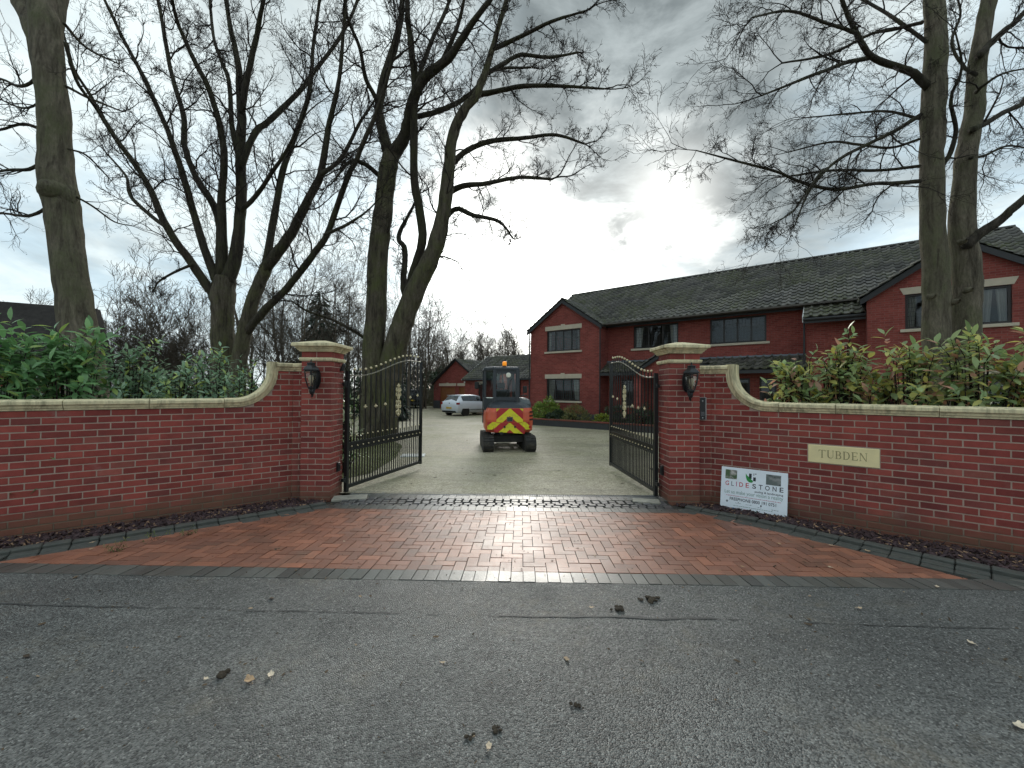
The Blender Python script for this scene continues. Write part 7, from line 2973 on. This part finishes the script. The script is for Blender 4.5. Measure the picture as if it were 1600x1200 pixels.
# bed soil behind both walls
MB().add([(-3.35, 6.35, -0.12), (-9.0, 1.8, -0.12), (-12, 5, -0.11), (-9.6, 6.88, -0.11), (-3.4, 6.88, -0.10)], [(0, 1, 2, 3, 4)][::-1]).build('bed_soil', SOIL, None, 'structure')
MB().add([(2.95, 6.3, -0.12), (2.95, 9.0, -0.14), (9, 9.6, -0.14), (10, 2.0, -0.12), (8.2, 2.0, -0.12)], [(4, 3, 2, 1, 0)]).build('bed_soil', SOIL, None, 'structure')


def inside(p, poly):
    c = False
    for i in range(len(poly)):
        a, b = poly[i], poly[i - 1]
        if (a[1] > p[1]) != (b[1] > p[1]) and p[0] < (b[0] - a[0]) * (p[1] - a[1]) / (b[1] - a[1]) + a[0]:
            c = not c
    return c


rg = np.random.RandomState(9)
pts = []
while len(pts) < 9000:
    q = (rg.uniform(-10, -2.6), 6.9 + 9.4 * rg.uniform(0, 1) ** 1.3)
    if inside(q, lawn):
        pts.append((q[0], q[1], G(*q) + 0.012))
P = np.array(pts)
n = len(P)
az = rg.uniform(0, 2 * PI, n)
hh = rg.uniform(0.025, 0.075, n)
w = 0.006
e = np.stack([np.cos(az) * w, np.sin(az) * w, np.zeros(n)], 1)
tipv = P + np.stack([rg.normal(0, 0.02, n), rg.normal(0, 0.02, n), hh], 1)
V = np.stack([P - e, P + e, tipv], 1).reshape(-1, 3)
F = np.arange(n * 3).reshape(-1, 3)
o = bpy.data.objects.new('lawn_grass', np_mesh('lawn_grass', V, F, GRASS, attr=np.repeat(rg.rand(n), 3)))
link(o, None, 'stuff', 'short winter grass on the lawn round the double trunk', 'grass')

# weeds in the joint of the left edging
for (px, py, lbl) in ((245, 842, 'small weed with silvery leaves growing by the left block edging'), (293, 835, 'small green weed on the clay paving by the left block edging'), (183, 862, 'small flat weed near the left tip of the clay paving')):
    d = 650 * 1.55 / (py - 605)
    x = (px - 800) / 650 * d
    shrub((x, d, -0.025 * max(0, d - 3.34)), (0.07, 0.05, 0.05), 9, GRASS, lbl, px, 0.035, 0.010, 7, 20, 0.03, 'weed', None, 0.3, shootr=0.001, cat='weed')

# loose dead leaves that catch the eye


def dead_leaf(px, py, size, ang, label, mat=DEADLEAF, curl=0.35):
    h = 609 + (px - 800) * 0.007
    d = 650 * 1.53 / (py - h)
    if d > 3.34:
        d = 650 * (1.53 - 0.025 * 3.34) / (py - h - 650 * 0.025)
    x = (px - 800) / 650 * d
    rl = random.Random(px * 7 + py)
    m = MB()
    N = 18
    rim = []
    for i in range(N):
        a = 2 * PI * i / N
        lobe = 0.85 + 0.14 * math.cos(5 * a) + rl.uniform(-0.08, 0.08)
        rx, ry = size * lobe * math.cos(a), size * 0.62 * lobe * math.sin(a)
        rim.append((rx, ry, curl * (rx * rx + ry * ry) / size * 0.9 + rl.uniform(0, 0.1) * size))
    m.add([(0, 0, 0.004)] + [(p[0], p[1], p[2] + 0.005) for p in rim], [(0, 1 + i, 1 + (i + 1) % N) for i in range(N)])
    m.tube([(-size * 0.9, 0, 0.008), (-size * 1.3, size * 0.1, 0.012)], 0.0015, 4)
    zz = -0.025 * max(0, d - 3.34) + (0.001 if d < 3.34 else 0.002)
    o = m.build('dead_leaf', mat, None, None, label, 'leaf', 'loose dead leaves', Matrix.Translation((x, d, zz)) @ Matrix.Rotation(ang, 4, 'Z'))


for (px, py, s_, lbl) in (
    (768, 1162, .022, 'tan dead leaf on the road at the bottom centre of the photo'),
    (397, 1060, .040, 'large pale dead leaf flattened on the road at the left'),
    (430, 1052, .028, 'brown dead leaf next to the large pale leaf on the road'),
    (330, 1058, .018, 'small pale leaf left of the flattened leaves on the road'),
    (1515, 1003, .026, 'pale oak leaf on the right side of the road'),
    (1588, 1131, .034, 'brown oak leaf at the right edge of the road'),
    (1341, 949, .022, 'yellowish leaf on the road right of the mud clod'),
    (567, 931, .016, 'small cream leaf on the road below the charcoal edging'),
    (925, 948, .018, 'curled brown leaf left of the mud clod'),
    (1355, 861, .030, 'round tan leaf lying on the right block edging'),
    (1297, 852, .026, 'brown leaf on the right block edging below the nameplate'),
    (1296, 886, .022, 'pinkish leaf on the clay paving near the right edging'),
    (1160, 885, .018, 'small pinkish leaf on the clay paving at the right'),
    (1037, 849, .020, 'pale leaf on the right half of the clay paving'),
    (615, 817, .022, 'white curled leaf on the back of the clay paving at the left'),
    (148, 848, .024, 'pale leaf on the left block edging'),
    (147, 858, .020, 'pale leaf just below the left block edging'),
    (1462, 916, .024, 'thin tan leaf at the right tip of the paving'),
    (696, 1033, .016, 'small brown leaf in the middle of the road'),
    (1218, 850, .026, 'tan leaf beneath the sign board on the right edging'),
    (541, 846, .018, 'brown curled leaf at the left of the clay paving'),
    (853, 894, .014, 'cream leaf on the front charcoal edging at the left of centre'),
    (916, 905, .016, 'pale leaf on the front charcoal edging right of centre')):
    dead_leaf(px, py, s_, (px * 0.37) % 6.28, lbl)


def clod(px, py, size, n, label, seed, mat=MUD, name='mud_clod'):
    h = 609 + (px - 800) * 0.007
    d = 650 * 1.53 / (py - h)
    x = (px - 800) / 650 * d
    rl = random.Random(seed)
    m = MB()
    for k in range(n):
        r_ = size * rl.uniform(0.15, 0.42)
        cx, cy = rl.gauss(0, size * 0.5), rl.gauss(0, size * 0.3)
        prof = [(max(r_ * math.sin(PI * i / 5), r_ * .05) * rl.uniform(0.8, 1.15), -r_ * 0.5 * math.cos(PI * i / 5)) for i in range(6)]
        m.lathe(prof, 7, Matrix.Translation((cx, cy, r_ * 0.38)) @ Matrix.Rotation(rl.uniform(-0.6, 0.6), 4, 'X') @ Matrix.Rotation(rl.uniform(0, 6), 4, 'Z'))
    m.build(name, mat, None, None, label, 'mud', None, Matrix.Translation((x, d, 0.0)))


clod(1018, 934, 0.062, 16, 'dark lump of mud on the road in front of the paving', 1)
clod(968, 950, 0.045, 9, 'flattened crumbs of mud left of the dark lump', 2)
clod(905, 1097, 0.028, 7, 'small mud crumb in the middle of the road', 3)
clod(780, 1132, 0.028, 8, 'small mud crumb above the leaf at the bottom of the road', 4)
clod(740, 1145, 0.026, 7, 'thin scrap of mud left of the bottom road crumb', 5)
clod(355, 1050, 0.050, 6, 'reddish brown scrap between the flattened leaves on the road', 6)

# scattered grit, twigs and leaf scraps: nobody could count it
rl = np.random.RandomState(15)
n = 1100
X = rl.uniform(-5.5, 5.5, n)
Yv = np.where(rl.rand(n) < 0.5, rl.uniform(1.4, 3.3, n), rl.uniform(3.3, 6.2, n))
ok = (Yv < 3.3) | (np.abs(X) < 2.3 + (6.0 - Yv) * 0.75)
X, Yv = X[ok], Yv[ok]
X = np.concatenate([X, rl.uniform(-2.4, 4.2, 260)])
Yv = np.concatenate([Yv, 6.7 + 9 * rl.uniform(0, 1, 260) ** 1.4])
n = len(X)
Z = np.array([G(a, b) for a, b in zip(X, Yv)]) + 0.004
C = np.stack([X, Yv, Z], 1)
ln = rl.uniform(0.003, 0.012, n) * np.where(Yv > 6.6, 2.0, 1.0) * np.where(rl.rand(n) < 0.12, 2.2, 1)
wd = ln * rl.uniform(0.2, 0.7, n)
az = rl.uniform(0, 2 * PI, n)
d = np.stack([np.cos(az), np.sin(az), rl.normal(0, 0.12, n)], 1)
s_ = np.stack([-np.sin(az), np.cos(az), rl.normal(0, 0.2, n)], 1)
V = np.stack([C - d * ln[:, None] - s_ * wd[:, None] * .4, C + d * ln[:, None] * .7 - s_ * wd[:, None], C + d * ln[:, None] + s_ * wd[:, None] * .5, C - d * ln[:, None] * .6 + s_ * wd[:, None], C + np.array([0, 0, 0.006])], 1).reshape(-1, 3)
F = ((np.arange(n) * 5)[:, None, None] + np.array([(0, 1, 4), (1, 2, 4), (2, 3, 4), (3, 0, 4)])[None]).reshape(-1, 3)
o = bpy.data.objects.new('leaf_litter', np_mesh('leaf_litter', V, F, LITTER, attr=np.repeat(rl.rand(n), 5)))
link(o, None, 'stuff', 'fine scraps of leaf, twig and grit strewn over road and paving', 'litter')
